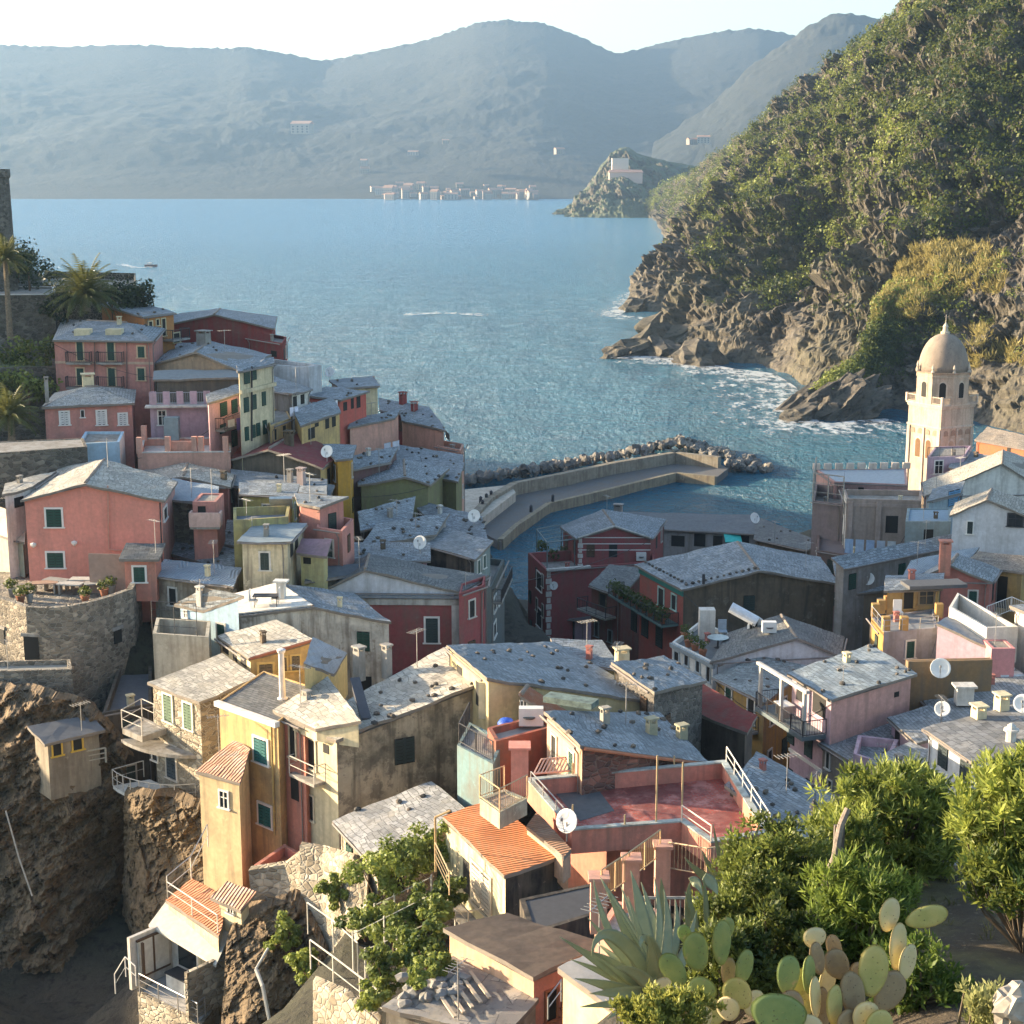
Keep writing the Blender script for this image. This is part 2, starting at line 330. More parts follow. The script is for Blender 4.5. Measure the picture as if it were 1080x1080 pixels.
def dA(p, s, t):
    k = min(1, s*5+.12)*(1 if s < .93 else .55)
    a = 11 + 10*math.exp(-((t-.5)/.25)**2)
    st = noise.fractal(Vector((p.x*.06+p.z*.10, p.y*.014, p.z*.19-p.x*.06)), .55, 2.2, 6)
    rr = rdg(Vector((p.x, p.y*.75, p.z*.6)), .024, 8, .72)
    h = (rr-RMA)*a*.75*min(1, .35+t*1.6) + fr(p, .011, 4)*10 + noise.fractal(p*.13, .5, 2.1, 5)*2.6
    cb = (noise.cell(Vector((p.x*.10+p.z*.05, p.y*.05, p.z*.16-p.x*.07)))-.5)*3.4 + (noise.cell(Vector((p.x*.22+p.z*.1, p.y*.13, p.z*.4-p.x*.16)))-.5)*1.8
    h += cb
    return Vector((-.62, -.62, .35))*h*k + Vector((-.5,-.6,.25))*st*4.2*max(0, 1-s*1.6)*min(1, s*8+.15)
headA, PA, nuA, nvA = ruled('headland', loA, hiA, 560, 210, profA, dA, ROCK, [(30,60,-25),(80,160,-90)], False)
shB = [(836,436),(852,446),(872,449),(900,445),(940,440),(1000,447),(1070,465),(1170,490),(1290,520)]
rgB = [(868,412,342),(905,376,352),(922,340,366),(942,300,384),(966,235,408),(1000,150,438),(1062,72,462),(1180,0,480),(1320,-20,480)]
loB = [atz(x, y, -1.5) for x, y in shB]; hiB = [at(*r) for r in rgB]
def dB(p, s, t):
    k = min(1, s*4+.12)*(1 if s < .9 else .5)*min(1, t*5+.25)
    st = noise.fractal(Vector((p.x*.07+p.z*.12, p.y*.02, p.z*.20-p.x*.09)), .8, 2.2, 5)
    return Vector((-.6,-.62,.3))*((rdg(Vector((p.x, p.y*.8, p.z*.6)), .034, 8, .7)-RMA)*6.5 + fr(p, .13, 4)*1.2 + (noise.cell(Vector((p.x*.15+p.z*.08, p.y*.07, p.z*.24-p.x*.10)))-.5)*2.6 + (noise.cell(Vector((p.x*.35+p.z*.2, p.y*.2, p.z*.6-p.x*.25)))-.5)*1.3)*k + Vector((-.5,-.6,.3))*st*3.2*max(0, 1-s*1.3)*min(1, s*8+.1)
headB, PB, nuB, nvB = ruled('near_headland', loB, hiB, 340, 170, lambda s, t: s*.6+.4*min(1, s/.4)**.8*(.5+.5*s), dB, ROCK, [(12,14,-10),(28,30,-40)], False)
# slanted rock slabs at the foot of the headland
def rock_blob(name, loc, sx, sy, sz, material, seed, rot=(0,0,0), sub=2, amp=.35):
    import bmesh
    bm = bmesh.new(); bmesh.ops.create_icosphere(bm, subdivisions=sub, radius=1)
    for v in bm.verts:
        q = v.co.copy(); q2 = Vector((round(q.x*1.6)/1.6, round(q.y*1.6)/1.6, round(q.z*1.6)/1.6)); v.co = v.co*.6 + q2*.4
        v.co *= 1 + noise.fractal(q*1.2 + Vector((seed*7.1, seed*3.3, 0)), .6, 2.1, 5)*amp + (noise.cell(Vector((q.x*1.7+seed, q.y*1.7+q.z, q.z*2.3)))-.5)*amp*.5
    me = bpy.data.meshes.new(name); bm.to_mesh(me); bm.free(); me.materials.append(material)
    o = bpy.data.objects.new(name, me); COL.objects.link(o); o.location = loc; o.scale = (sx, sy, sz); o.rotation_euler = rot
    return o
for k, (px, py, sx, sy, sz, ry) in enumerate([(852,428,14,4,4.5,-.55),(866,432,15,4,5,-.6),(882,436,13,5,5.5,-.62),(898,436,12,5,4,-.5),(840,439,6,3,1.6,-.4),(905,420,13,6,9,-.7)]):
    o = rock_blob('shore_rock', atz(px, py, 1.0), sx*.8, sy, sz*.7, ROCK, k, (.2, ry, .5), 4, .28)
    tag(o, ['long slanting rock slab at the water at the foot of the right headland','second slanting rock slab behind the lowest one at the headland foot','steep dark rock slab between surf and near headland','broad rock ledge right of the slanting slabs','low flat wet rock awash in front of the slanting slabs','tall leaning rock rib rising above the slanting slabs'][k], 'rock')
for k, (px, py, s) in enumerate([(662,371,4.2),(648,374,2.4),(690,366,7),(706,350,8),(668,325,4.5),(735,380,6),(700,372,5)]):
    o = rock_blob('shore_rock', atz(px, py, .8), s*1.9, s*1.1, s*.8, ROCK, k+20, (.1,-.25,.3*k), 3, .3)
    tag(o, ['dark skerry furthest out at the tip of the middle point','smallest dark rock at the seaward end of the skerry','big brown boulder at the root of the skerry','brown rock mass between the two points of the headland','rock at the far left tip of the upper point','wet dark rock below the middle point cliff','rounded rock joining skerry to the cliff'][k], 'rock')
for k, (px, py, s, d) in enumerate([(594,224,9,2000),(655,226,14,1950),(640,228,8,1930),(675,227,12,1940)]):
    o = rock_blob('sea_rock', at(px, py, d), s*1.5, s, s*.8, RK_FAR, k+40, (0,0,k), 3, .3); o.location.z = 1
    tag(o, ['dark pointed islet standing off the monastery rock','long dark rock below the monastery rock','small rock at the water left of the long dark rock','dark rock right below the pink monastery'][k], 'rock')
# ---------------------------------------------------------------- leaf clouds
def leaf_mesh(name, cen, rad, tint, per, leaf, material, flat=(1,1,.8), aspect=1.6, shell=.55, up=.3, parent=None, droop=None, org=None):
    """many small leaf faces spread through clumps: cen (n,3), rad (n,), tint (n,)"""
    cen = np.asarray(cen, float); rad = np.asarray(rad, float); tint = np.asarray(tint, float)
    n = len(cen)*per; c = np.repeat(cen, per, 0); r = np.repeat(rad, per); tn = np.repeat(tint, per)
    d = rng.normal(size=(n,3)); d /= np.linalg.norm(d, axis=1)[:,None]
    rr = shell + (1-shell)*rng.random(n); rr *= np.where(rng.random(n) < .25, rng.random(n), 1)
    pos = c + d*np.array(flat)*(r*rr)[:,None]
    nr = d + rng.normal(size=(n,3))*.6 + np.array([0,0,up]); nr /= np.linalg.norm(nr, axis=1)[:,None]
    t = np.cross(nr, rng.normal(size=(n,3))); t /= np.linalg.norm(t, axis=1)[:,None]
    if droop is not None: t = t*.5 + d*.8 + np.array([0,0,droop]); t /= np.linalg.norm(t, axis=1)[:,None]
    b = np.cross(nr, t); b /= np.linalg.norm(b, axis=1)[:,None]
    L = (leaf*(.6+.8*rng.random(n)))[:,None] if not hasattr(leaf, '__len__') else (np.repeat(np.asarray(leaf), per)*(.6+.8*rng.random(n)))[:,None]
    w = L/aspect
    V = np.stack([pos - t*L*.5, pos + b*w*.5 - t*L*.05, pos + t*L*.5, pos - b*w*.5 - t*L*.05], 1).reshape(-1,3)
    if parent is not None: org = np.array(wloc(parent))
    if org is not None: V = V - np.asarray(org)
    me = bpy.data.meshes.new(name); me.vertices.add(4*n); me.loops.add(4*n); me.polygons.add(n)
    me.vertices.foreach_set('co', V.ravel()); me.loops.foreach_set('vertex_index', np.arange(4*n)); me.polygons.foreach_set('loop_start', np.arange(n)*4)
    me.update(calc_edges=True); me.materials.append(material)
    a = me.attributes.new('tint', 'FLOAT', 'POINT'); a.data.foreach_set('value', np.clip(np.repeat(tn + rng.normal(size=n)*.12, 4), 0, 1))
    o = bpy.data.objects.new(name, me); COL.objects.link(o)
    if parent is not None: o.parent = parent
    elif org is not None: o.location = tuple(org)
    return o
LF_SCRUB = leafmat('scrub_leaf', (.013,.030,.007), (.23,.26,.055), .28)
LF_GOLD = leafmat('dry_grass', (.19,.17,.06), (.38,.32,.12), .35)
def scatter(P, nu, nv, count, smin, fn, seed):
    r2 = random.Random(seed); C = []; S = []; T = []
    tries = 0
    while len(C) < count and tries < count*22:
        tries += 1
        i = r2.random()*(nu-2); j = (smin + (1-smin)*r2.random())*(nv-2); a = int(i); b = int(j)
        p = P[b*nu+a].lerp(P[b*nu+a+1], i-a).lerp(P[(b+1)*nu+a].lerp(P[(b+1)*nu+a+1], i-a), j-b)
        e1 = P[b*nu+a+1]-P[b*nu+a]; e2 = P[(b+1)*nu+a]-P[b*nu+a]; nz = e1.cross(e2).normalized()
        q = fn(p, abs(nz.z), j/nv, i/nu, r2)
        if q: C.append(p + Vector((0,0,q[0]*.35))); S.append(q[0]); T.append(q[1])
    return np.array([tuple(c) for c in C]), np.array(S), np.array(T)
def scrubA(p, nz, s, t, r):
    v = noise.noise(p*.018) + .6*noise.noise(p*.06)
    lim = .20 + .12*math.sin(t*19) - v*.20
    if s < lim and r.random() > .10: return None
    if nz < .22 and r.random() < .4: return None
    if p.y > 1200 and r.random() < .5: return None
    if noise.noise(p*.03 + Vector((9,2,1))) > .46: return None
    return (1.25 + 3.0*r.random()**2.5)*(1 + max(0, p.y-700)/1600), min(1, max(0, .22 + .9*noise.noise(p*.03+Vector((3,3,3))) + .45*(r.random()-.35)))
C, S, T = scatter(PA, nuA, nvA, 11000, .10, scrubA, 3)
tag(leaf_mesh('headland_scrub', C, S, T, 48, S*.24, LF_SCRUB, aspect=1.3), kind='stuff')
def scrubB(p, nz, s, t, r):
    if s < .30 + .2*noise.noise(p*.05) and r.random() > .08: return None
    if noise.noise(p*.04 + Vector((5,1,2))) > .16: return None
    return 1.0 + 1.8*r.random()**2, min(1, max(0, .35 + .9*noise.noise(p*.05+Vector((3,3,3))) + .45*(r.random()-.3)))
C, S, T = scatter(PB, nuB, nvB, 3000, .12, scrubB, 4)
tag(leaf_mesh('near_headland_scrub', C, S, T, 70, S*.22, LF_SCRUB, aspect=1.3), kind='stuff')
GOLD = [(935,318,26,22),(985,292,48,28),(1030,285,35,25),(955,330,30,16),(1058,365,38,16),(1030,378,22,14),(985,205,26,18),(1000,182,20,16),(945,230,20,14),(1010,110,22,14),(1050,60,24,18),(880,330,12,8)]
def goldB(p, nz, s, t, r):
    x, y = proj(p); k = 22*noise.noise(p*.09)
    inside = any(((x-cx)/rx)**2 + ((y-cy+k)/ry)**2 < 1 for cx, cy, rx, ry in GOLD)
    if not inside: return None
    return .9 + 1.2*r.random(), r.random()
C, S, T = scatter(PB, nuB, nvB, 1500, .1, goldB, 5)
tag(leaf_mesh('dry_yellow_grass', C, S, T, 40, S*.9, LF_GOLD, aspect=7, droop=.9), kind='stuff')
# sea foam along the rocks
def foam_f(nt, n, l, b):
    a = N(nt, 'ShaderNodeAttribute', attribute_name='shore'); g = geo(nt)
    nn = noi(nt, mapping(nt, g, (.45,.22,1)), 1, 9, .8)
    m = N(nt, 'ShaderNodeMath', operation='ADD'); l.new(nn, m.inputs[0])
    m2 = N(nt, 'ShaderNodeMath', operation='MULTIPLY_ADD', i={1: .34, 2: -.16}); l.new(a.outputs['Fac'], m2.inputs[0]); l.new(m2.outputs[0], m.inputs[1])
    tr = N(nt, 'ShaderNodeBsdfTransparent'); ms = N(nt, 'ShaderNodeMixShader'); l.new(ramp(nt, m.outputs[0], [(.52, 0), (.60, .5), (.78, .7)]), ms.inputs[0])
    b.inputs['Base Color'].default_value = (.75,.78,.78,1); b.inputs['Roughness'].default_value = .9
    l.new(tr.outputs[0], ms.inputs[1]); l.new(b.outputs[0], ms.inputs[2]); l.new(ms.outputs[0], n['Material Output'].inputs[0])
FOAM = mat('foam_and_sheen', foam_f)
def foam(name, pts, width, side=1):
    V = []; A = []; n = 120; m_ = 8
    for i in range(n):
        t = i/(n-1); p = lerp_list(pts, t); q = lerp_list(pts, min(1, t+.01)) - lerp_list(pts, max(0, t-.01)); nrm = Vector((-q.y, q.x, 0)).normalized()*side
        for j in range(m_):
            s = j/(m_-1); V.append(p + nrm*width*(s*1.15-.15)); V[-1].z = .38; A.append((1-s)**.7*(.78+.22*noise.noise(Vector((i*.12, j*.3, 2)))))
    F = [(i*m_+j, (i+1)*m_+j, (i+1)*m_+j+1, i*m_+j+1) for i in range(n-1) for j in range(m_-1)]
    me = bpy.data.meshes.new(name); me.from_pydata([tuple(v) for v in V], [], F); me.materials.append(FOAM)
    a = me.attributes.new('shore', 'FLOAT', 'POINT'); a.data.foreach_set('value', A)
    o = bpy.data.objects.new(name, me); COL.objects.link(o); return tag(o, kind='stuff')
foam('foam_and_sheen', [atz(x, y, 0) for x, y in [(645,378),(690,379),(735,386),(765,392),(800,396),(822,410),(832,432),(845,447),(880,452),(915,448),(945,446)]], 26, -1)
foam('foam_and_sheen', [atz(x, y, 0) for x, y in [(715,262),(700,292),(655,328),(648,333),(690,338),(712,340)]], 16, -1)
# ---------------------------------------------------------------- village ground, filled later from the houses' own feet
CTRL = []
def ctl(p, z=None): CTRL.append((p.x, p.y, p.z if z is None else z))
# ---------------------------------------------------------------- house builder
Z = Vector((0,0,1))
STONES = []
class House:
    def __init__(s, label, d, P, Q, R=None, S=None, L=6.0, roof='quad', M1=None, M2=None, h=1.2, rise=(0,0,0,0), wall=None, walls={}, rm=None, base=7.0, over=.28, th=.14, ph=.9, pt=.22, floor=None, cap=None, dref='Q', name='house', cat='house', group=None, stones=0, ridge=True, hipin=.35, ctrl=True):
        ref = Q if dref == 'Q' else P; z0 = at(ref[0], ref[1], d).z; s.z0 = z0
        A = atz(P[0], P[1], z0 + rise[0]); B = atz(Q[0], Q[1], z0 + rise[1])
        n = Vector((-(B.y-A.y), B.x-A.x, 0)).normalized()
        if n.y < 0: n = -n
        C = atz(R[0], R[1], z0 + rise[2]) if R else None; D = atz(S[0], S[1], z0 + rise[3]) if S else None
        if C is None and D is None: C = B + n*L; D = A + n*L
        elif C is None: C = B + (D - A); 
        elif D is None: D = A + (C - B)
        if not R: C.z = z0 + rise[2]
        if not S: D.z = z0 + rise[3]
        s.A, s.B, s.C, s.D = A, B, C, D; s.base = z0 - base
        ctr = (A+B+C+D)/4; s.ctr = ctr
        s.o = empty(name, (ctr.x, ctr.y, s.base), label, cat, group)
        if ctrl: CTRL.append((ctr.x, ctr.y, s.base - 2.0))
        s.wallm = wall; mats = [wall]; idx = {}
        for k, m in walls.items():
            if m not in mats: mats.append(m)
            idx[k] = mats.index(m)
        s.ax = (B-A).copy(); s.ax.z = 0
        mb = MB(); bz = s.base - (3.5 if base >= 4 else 0)
        def g(p): return Vector((p.x, p.y, bz))
        tops = {'f': [A, B], 'r': [B, C], 'b': [C, D], 'l': [D, A]}
        grid = [[A, B], [D, C]]; hip = None
        if roof == 'gf':
            m1 = hit_vplane(M1[0], M1[1], A, B) if M1 else (A+B)/2 + Z*h
            m2 = hit_vplane(M2[0], M2[1], D, C) if M2 else m1 + (D-A+C-B)/2
            tops['f'] = [A, m1, B]; tops['b'] = [C, m2, D]; grid = [[A, m1, B], [D, m2, C]]; s.rl = (m1, m2)
        elif roof == 'gp':
            m1 = hit_vplane(M1[0], M1[1], A, D) if M1 else (A+D)/2 + Z*h
            m2 = hit_vplane(M2[0], M2[1], B, C) if M2 else (m1 + (B-A+C-D)/2)
            tops['r'] = [B, m2, C]; tops['l'] = [D, m1, A]; grid = [[A, B], [m1, m2], [D, C]]; s.rl = (m1, m2)
        elif roof == 'hip':
            c1 = (A+D)/2; c2 = (B+C)/2; m1 = c1.lerp(c2, hipin) + Z*h; m2 = c2.lerp(c1, hipin) + Z*h; hip = (m1, m2); s.rl = (m1, m2)
        drop = 0 if roof == 'flat' else .04
        for k in 'frbl':
            t = [p - Z*drop for p in tops[k]]
            mb.face([g(t[0]), g(t[-1])] + list(reversed(t)) if len(t) > 2 else [g(t[0]), g(t[1]), t[1], t[0]], idx.get(k, 0))
        s.tris = []
        if roof == 'flat':
            s.floor_z = z0 - ph
            c = [A, B, C, D]; inn = []
            for k in range(4):
                p0, p, p1 = c[k-1], c[k], c[(k+1)%4]
                e0 = (p0-p); e1 = (p1-p); e0.z = e1.z = 0; inn.append(p + (e0.normalized() + e1.normalized())*pt)
            mb.mi = 0
            for k in range(4):
                j = (k+1)%4; mb.face([c[k], c[j], inn[j], inn[k]]); fl = [Vector((q.x,q.y,s.floor_z)) for q in (inn[k], inn[j])]
                mb.face([inn[k], inn[j], fl[1], fl[0]])
            s.wall = mb.build('wall', mats, s.o, uv=s.ax)
            fb = MB(); f4 = [Vector((q.x,q.y,s.floor_z)) for q in inn]; fb.hexa([q - Z*.2 for q in f4], f4); s.roof = fb.build('roof_terrace', rm or CONC, s.o, uv=s.ax)
            s.tris = [(f4[0], f4[1], f4[2]), (f4[0], f4[2], f4[3])]
            if cap:
                cb = MB()
                for k in range(4):
                    j = (k+1)%4; e = (c[j]-c[k]).normalized(); X = Vector((-e.y, e.x, 0)); ins = (inn[k]+inn[j])/2 - (c[k]+c[j])/2
                    mid = (c[k]+c[j]+inn[k]+inn[j])/4; cb.box(mid + Z*.045, (c[j]-c[k]).length + (.12 if k % 2 else -.06), pt+.12, .08, e, mi=0)
                cb.build('coping', cap, s.wall)
        else:
            s.wall = mb.build('wall', mats, s.o, uv=s.ax)
            rb = MB()
            if hip:
                m1, m2 = hip; E = []
                for p, m in ((A, m1), (B, m2), (C, m2), (D, m1)):
                    dd = p - m; hl = Vector((dd.x, dd.y, 0)).length; E.append(p + dd/hl*over*1.4)
                faces = [[E[0],E[1],m2,m1],[E[1],E[2],m2],[E[2],E[3],m1,m2],[E[3],E[0],m1]]; loop = E
            else:
                G = [[p.copy() for p in row] for row in grid]
                for row in G:
                    a0, a1 = row[0].copy(), row[1].copy(); b0, b1 = row[-1].copy(), row[-2].copy()
                    row[0] = a0 + (a0-a1).normalized()*over; row[-1] = b0 + (b0-b1).normalized()*over
                cols = len(G[0]); f0 = [p.copy() for p in G[0]]; f1 = [p.copy() for p in G[1]]; l0 = [p.copy() for p in G[-1]]; l1 = [p.copy() for p in G[-2]]
                G[0] = [f0[i] + (f0[i]-f1[i]).normalized()*over for i in range(cols)]; G[-1] = [l0[i] + (l0[i]-l1[i]).normalized()*over for i in range(cols)]
                # sag and unevenness of old slate roofs
                faces = []; loop = None
                nr = len(G)
                for r_ in range(nr-1):
                    for c_ in range(cols-1): faces.append([G[r_][c_], G[r_][c_+1], G[r_+1][c_+1], G[r_+1][c_]])
                loop = G[0] + [G[r_][-1] for r_ in range(1, nr)] + list(reversed(G[-1][:-1])) + [G[r_][0] for r_ in range(nr-2, 0, -1)]
            up = Z*.03
            def wob(p): return p + Vector((noise.noise(p*1.9), noise.noise(p*1.9+Vector((7,1,3))), 0))*.07 + Z*(noise.noise(p*.55+Vector((1,9,4)))*.09 + noise.noise(p*1.7)*.035)
            for f in faces:
                for k in range(1, len(f)-1): s.tris.append((f[0], f[k], f[k+1]))
                if len(f) == 3: rb.face([p + up for p in f]); rb.face([p - Z*th for p in reversed(f)], 1); continue
                a_, b_, c_, d_ = f; m_ = max(1, min(16, int(max((b_-a_).length, (c_-d_).length)/.7))); n_ = max(1, min(16, int(max((d_-a_).length, (c_-b_).length)/.7)))
                gp = [[wob(a_.lerp(b_, i/m_).lerp(d_.lerp(c_, i/m_), j/n_)) for i in range(m_+1)] for j in range(n_+1)]
                b0 = len(rb.v)
                for row in gp: rb.v += [p + up for p in row]
                for j in range(n_):
                    for i in range(m_): rb.f.append((b0+j*(m_+1)+i, b0+j*(m_+1)+i+1, b0+(j+1)*(m_+1)+i+1, b0+(j+1)*(m_+1)+i)); rb.m.append(0)
                rb.face([p - Z*th for p in (gp[0][0], gp[-1][0], gp[-1][-1], gp[0][-1])], 1)
                for L_ in (gp[0], gp[-1], [r_[0] for r_ in gp], [r_[-1] for r_ in gp]):
                    for p0, p1 in zip(L_[:-1], L_[1:]): rb.face([p0-Z*th, p1-Z*th, p1+up, p0+up], 1)
            if hip:
                for k in range(len(loop)):
                    j = (k+1) % len(loop); rb.face([loop[k]-Z*th, loop[j]-Z*th, loop[j]+up, loop[k]+up], 1)
            s.roof = rb.build('roof', [rm or SL, plain((.20,.17,.14), .9)], s.o, uv=s.ax)
            if ridge and hasattr(s, 'rl'):
                a, b = s.rl; q = MB(); L_ = (b-a).length; nn = max(2, int(L_/.45)); e = (b-a)/nn
                for k in range(nn):
                    q.tube(a + e*k + Z*.02, a + e*(k+1.08) + Z*.02, .11 + .02*random.random(), 6)
                q.build('ridge_cap', plain((.24,.19,.15), .9, 0, .3), s.roof)
        s.loop_faces = s.tris; s.nw = 0; s.nch = 0
        if stones: s.stones(stones)
    # -- geometry on the house
    def on_roof(s, px, py):
        r = ray(px, py); best = None
        for a, b, c in s.tris:
            n = (b-a).cross(c-a); dn = r.dot(n)
            if abs(dn) < 1e-9: continue
            t = (a-CAM).dot(n)/dn; p = CAM + r*t
            v0, v1, v2 = b-a, c-a, p-a; d00, d01, d11, d20, d21 = v0.dot(v0), v0.dot(v1), v1.dot(v1), v2.dot(v0), v2.dot(v1)
            den = d00*d11-d01*d01
            if abs(den) < 1e-9: continue
            v = (d11*d20-d01*d21)/den; w = (d00*d21-d01*d20)/den
            if v > -.06 and w > -.06 and v+w < 1.06 and (best is None or t < best[0]): best = (t, p)
        if best: return best[1]
        a, b, c = s.tris[0]; n = (b-a).cross(c-a); return CAM + r*((a-CAM).dot(n)/r.dot(n))
    def edge(s, w): return {'f': (s.A, s.B), 'r': (s.B, s.C), 'l': (s.D, s.A), 'b': (s.C, s.D)}[w]
    def wp(s, w, px, py):
        a, b = s.edge(w); return hit_vplane(px, py, a, b)
    def frame(s, w):
        a, b = s.edge(w); X = Vector((b.x-a.x, b.y-a.y, 0)).normalized(); return X, Vector((X.y, -X.x, 0))   # outward for counter-clockwise plan
    def win(s, w, x0, y0, x1, y1, st='g', fr=WHITEP, name='window', shut=None):
        X, out = s.frame(w); xm, ym = (x0+x1)/2, (y0+y1)/2; s.nw += 1
        l = s.wp(w, x0, ym); r = s.wp(w, x1, ym); t = s.wp(w, xm, y0); b = s.wp(w, xm, y1); c = s.wp(w, xm, ym)
        W = max(.35, min(3, (Vector((r.x-l.x, r.y-l.y, 0))).length)); Hh = max(.4, t.z-b.z); c.z = (t.z+b.z)/2
        m = MB(); fw = min(.13, W*.14)
        if fr is not None:
            for sx in (-1, 1): m.box(c + X*sx*(W/2-fw/2) + out*.035, fw, .07, Hh, X)
            m.box(c + Z*(Hh/2-fw/2) + out*.035, W-2*fw, .07, fw, X); m.box(c - Z*(Hh/2-.04) + out*.06, W+.16, .14, .08, X)
        else: fw = 0
        iw, ih = W-2*fw, Hh-fw-.08
        m.box(c - Z*(fw-.08)/2 + out*.012, iw, .02, ih, X, mi=1)
        if st == 'w':
            m.box(c + out*.03, .05, .05, ih, X, mi=0)
            m.box(c + out*.03 + Z*ih*.12, iw, .04, .05, X, mi=0)
        o = m.build(name, [fr or WHITEP, GLASS if st == 'w' else DARK], s.o)  # DARK panel colour stands in for the shade of an open recess
        if st in 'gtb' and st != 'o':
            sm = shut or {'g': GREEN, 't': TEAL, 'b': BROWNW}[st]
            for k in (-1, 1):
                q = MB(); cw = iw/2*.96; cc = c - Z*(fw-.08)/2 + X*k*iw/4 + out*.05
                for e in (-1, 1): q.box(cc + X*e*(cw/2-.035), .07, .05, ih*.98, X)
                nsl = max(3, min(9, int(ih/.18)))
                for j in range(nsl):
                    q.box(cc + Z*(-ih*.46 + ih*.92*(j+.5)/nsl) + out*.002, cw-.14, .04, ih*.92/nsl*.78, X)
                q.build('shutter', sm, o)
        elif st in 'xy':      # shutters folded open against the wall
            sm = shut or {'x': GREEN, 'y': TEAL}[st]
            for k in (-1, 1):
                q = MB(); cw = W*.5; cc = c + X*k*(W/2+cw/2+.02) + out*.06
                q.box(cc, cw*.94, .05, Hh*.97, X)
                for j in range(6): q.box(cc + Z*(-Hh*.4 + Hh*.8*(j+.5)/6) + out*.02, cw*.74, .03, Hh*.07, X)
                q.build('shutter', sm, o)
        return o
    def wins(s, w, rows, st='g', fr=WHITEP, **k):
        for r in rows: s.win(w, *r, st=st, fr=fr, **k)
    def door(s, w, x0, y0, x1, y1, st='g', fr=WHITEP, **k): return s.win(w, x0, y0, x1, y1, st, fr, 'door', **k)
    def band(s, w, y, th=.25, m=None, proud=.05, px=None, name='string_course'):
        """horizontal trim on a wall, at the height of pixel (px,y)"""
        a, b = s.edge(w); X, out = s.frame(w); px = px or 0
        p = s.wp(w, px, y); c = (a+b)/2; c.z = p.z
        q = MB(); q.box(c + out*(proud/2-.002), (Vector((b.x-a.x,b.y-a.y,0))).length + .06, proud, th, X); return q.build(name, m or WHITED, s.o)
    def slab(s, w, x0, x1, y, depth=1.1, th=.16, m=None, rail='bars', rm=None, rh=.95, name='balcony'):
        X, out = s.frame(w); a = s.wp(w, x0, y); b = s.wp(w, x1, y); b.z = a.z = (a.z+b.z)/2
        q = MB(); q.box((a+b)/2 + out*depth/2 - Z*th/2, (b-a).length, depth, th, X); o = q.build(name, m or CONC, s.o, uv=X)
        if rail:
            pts = [a, a+out*depth*.96, b+out*depth*.96, b]; q = MB()
            if rail == 'wall':
                for i in range(3): q.box((pts[i]+pts[i+1])/2 + Z*rh/2, (pts[i+1]-pts[i]).length+.05, .12, rh, pts[i+1]-pts[i])
            else: fence_mb(q, pts, rh, rail)
            q.build('railing', rm or IRON, o)
        return o, a, b, out
    def chimney(s, px, py, w=.6, h=.9, m=None, cap=True, kind='box'):
        p = s.on_roof(px, py); X = s.ax.normalized(); q = MB(); s.nch += 1; w *= .78; h *= .8
        if kind == 'box':
            q.box(p + Z*(h/2-.3), w, w*.8, h+.6, X)
            if cap:
                for sx in (-1, 1):
                    for sy in (-1, 1): q.box(p + Z*(h+.1) + X*sx*w*.38 + Vector((-X.y,X.x,0))*sy*w*.3, w*.2, w*.16, .2, X)
                q.box(p + Z*(h+.24), w*1.25, w*1.05, .09, X)
        else:
            q.lathe(p - Z*.2, [(w/2, 0), (w/2, h), (w*.75, h+.02), (w*.75, h+.12), (w*.45, h+.14), (w*.4, h+.3), (.05, h+.42)], 10)
        return q.build('chimney', m or WHITED, s.roof)
    def stones(s, n):
        P = []
        for a, b, c in s.tris: pass
        for _ in range(n):
            a, b, c = random.choice(s.tris); u, v = random.random(), random.random()
            if u+v > 1: u, v = 1-u, 1-v
            p = a + (b-a)*u + (c-a)*v; P.append(p)
        STONES.append((s, P))
def fence_mb(q, pts, h, style='bars', n_mid=1, post=1.6, r=.025):
    for i in range(len(pts)-1):
        a, b = Vector(pts[i]), Vector(pts[i+1]); L = (b-a).length
        if L < .05: continue
        k = max(1, round(L/post))
        for j in range(k+(1 if i == len(pts)-2 else 0)): p = a.lerp(b, j/k); q.tube(p, p + Z*h, r*1.3, 5)
        q.tube(a + Z*h, b + Z*h, r*1.2, 5)
        if style == 'bars':
            q.tube(a + Z*.1, b + Z*.1, r, 4); nb = max(1, int(L/.16))
            for j in range(nb): p = a.lerp(b, (j+.5)/nb); q.tube(p + Z*.1, p + Z*h, r*.55, 4)
        else:
            for j in range(n_mid): z = h*(j+1)/(n_mid+1); q.tube(a + Z*z, b + Z*z, r*.8, 4)
def fence(label, pts, h=.95, style='rails', m=None, n_mid=1, post=1.6, r=.025, cat='railing'):
    q = MB(); fence_mb(q, pts, h, style, n_mid, post, r); o = q.build('railing', m or METAL, origin=pts[0]); return tag(o, label, cat)
def blk(label, name, cat, pts, z0, z1, m, cap=None, kind=None):
    """prism over a plan polygon of points"""
    q = MB(); q.hexa([Vector((p.x,p.y,z0)) for p in pts], [Vector((p.x,p.y,z1)) for p in pts]); o = q.build(name, m, origin=(pts[0].x, pts[0].y, z0), uv=(pts[1]-pts[0]))
    return tag(o, label, cat, kind=kind)
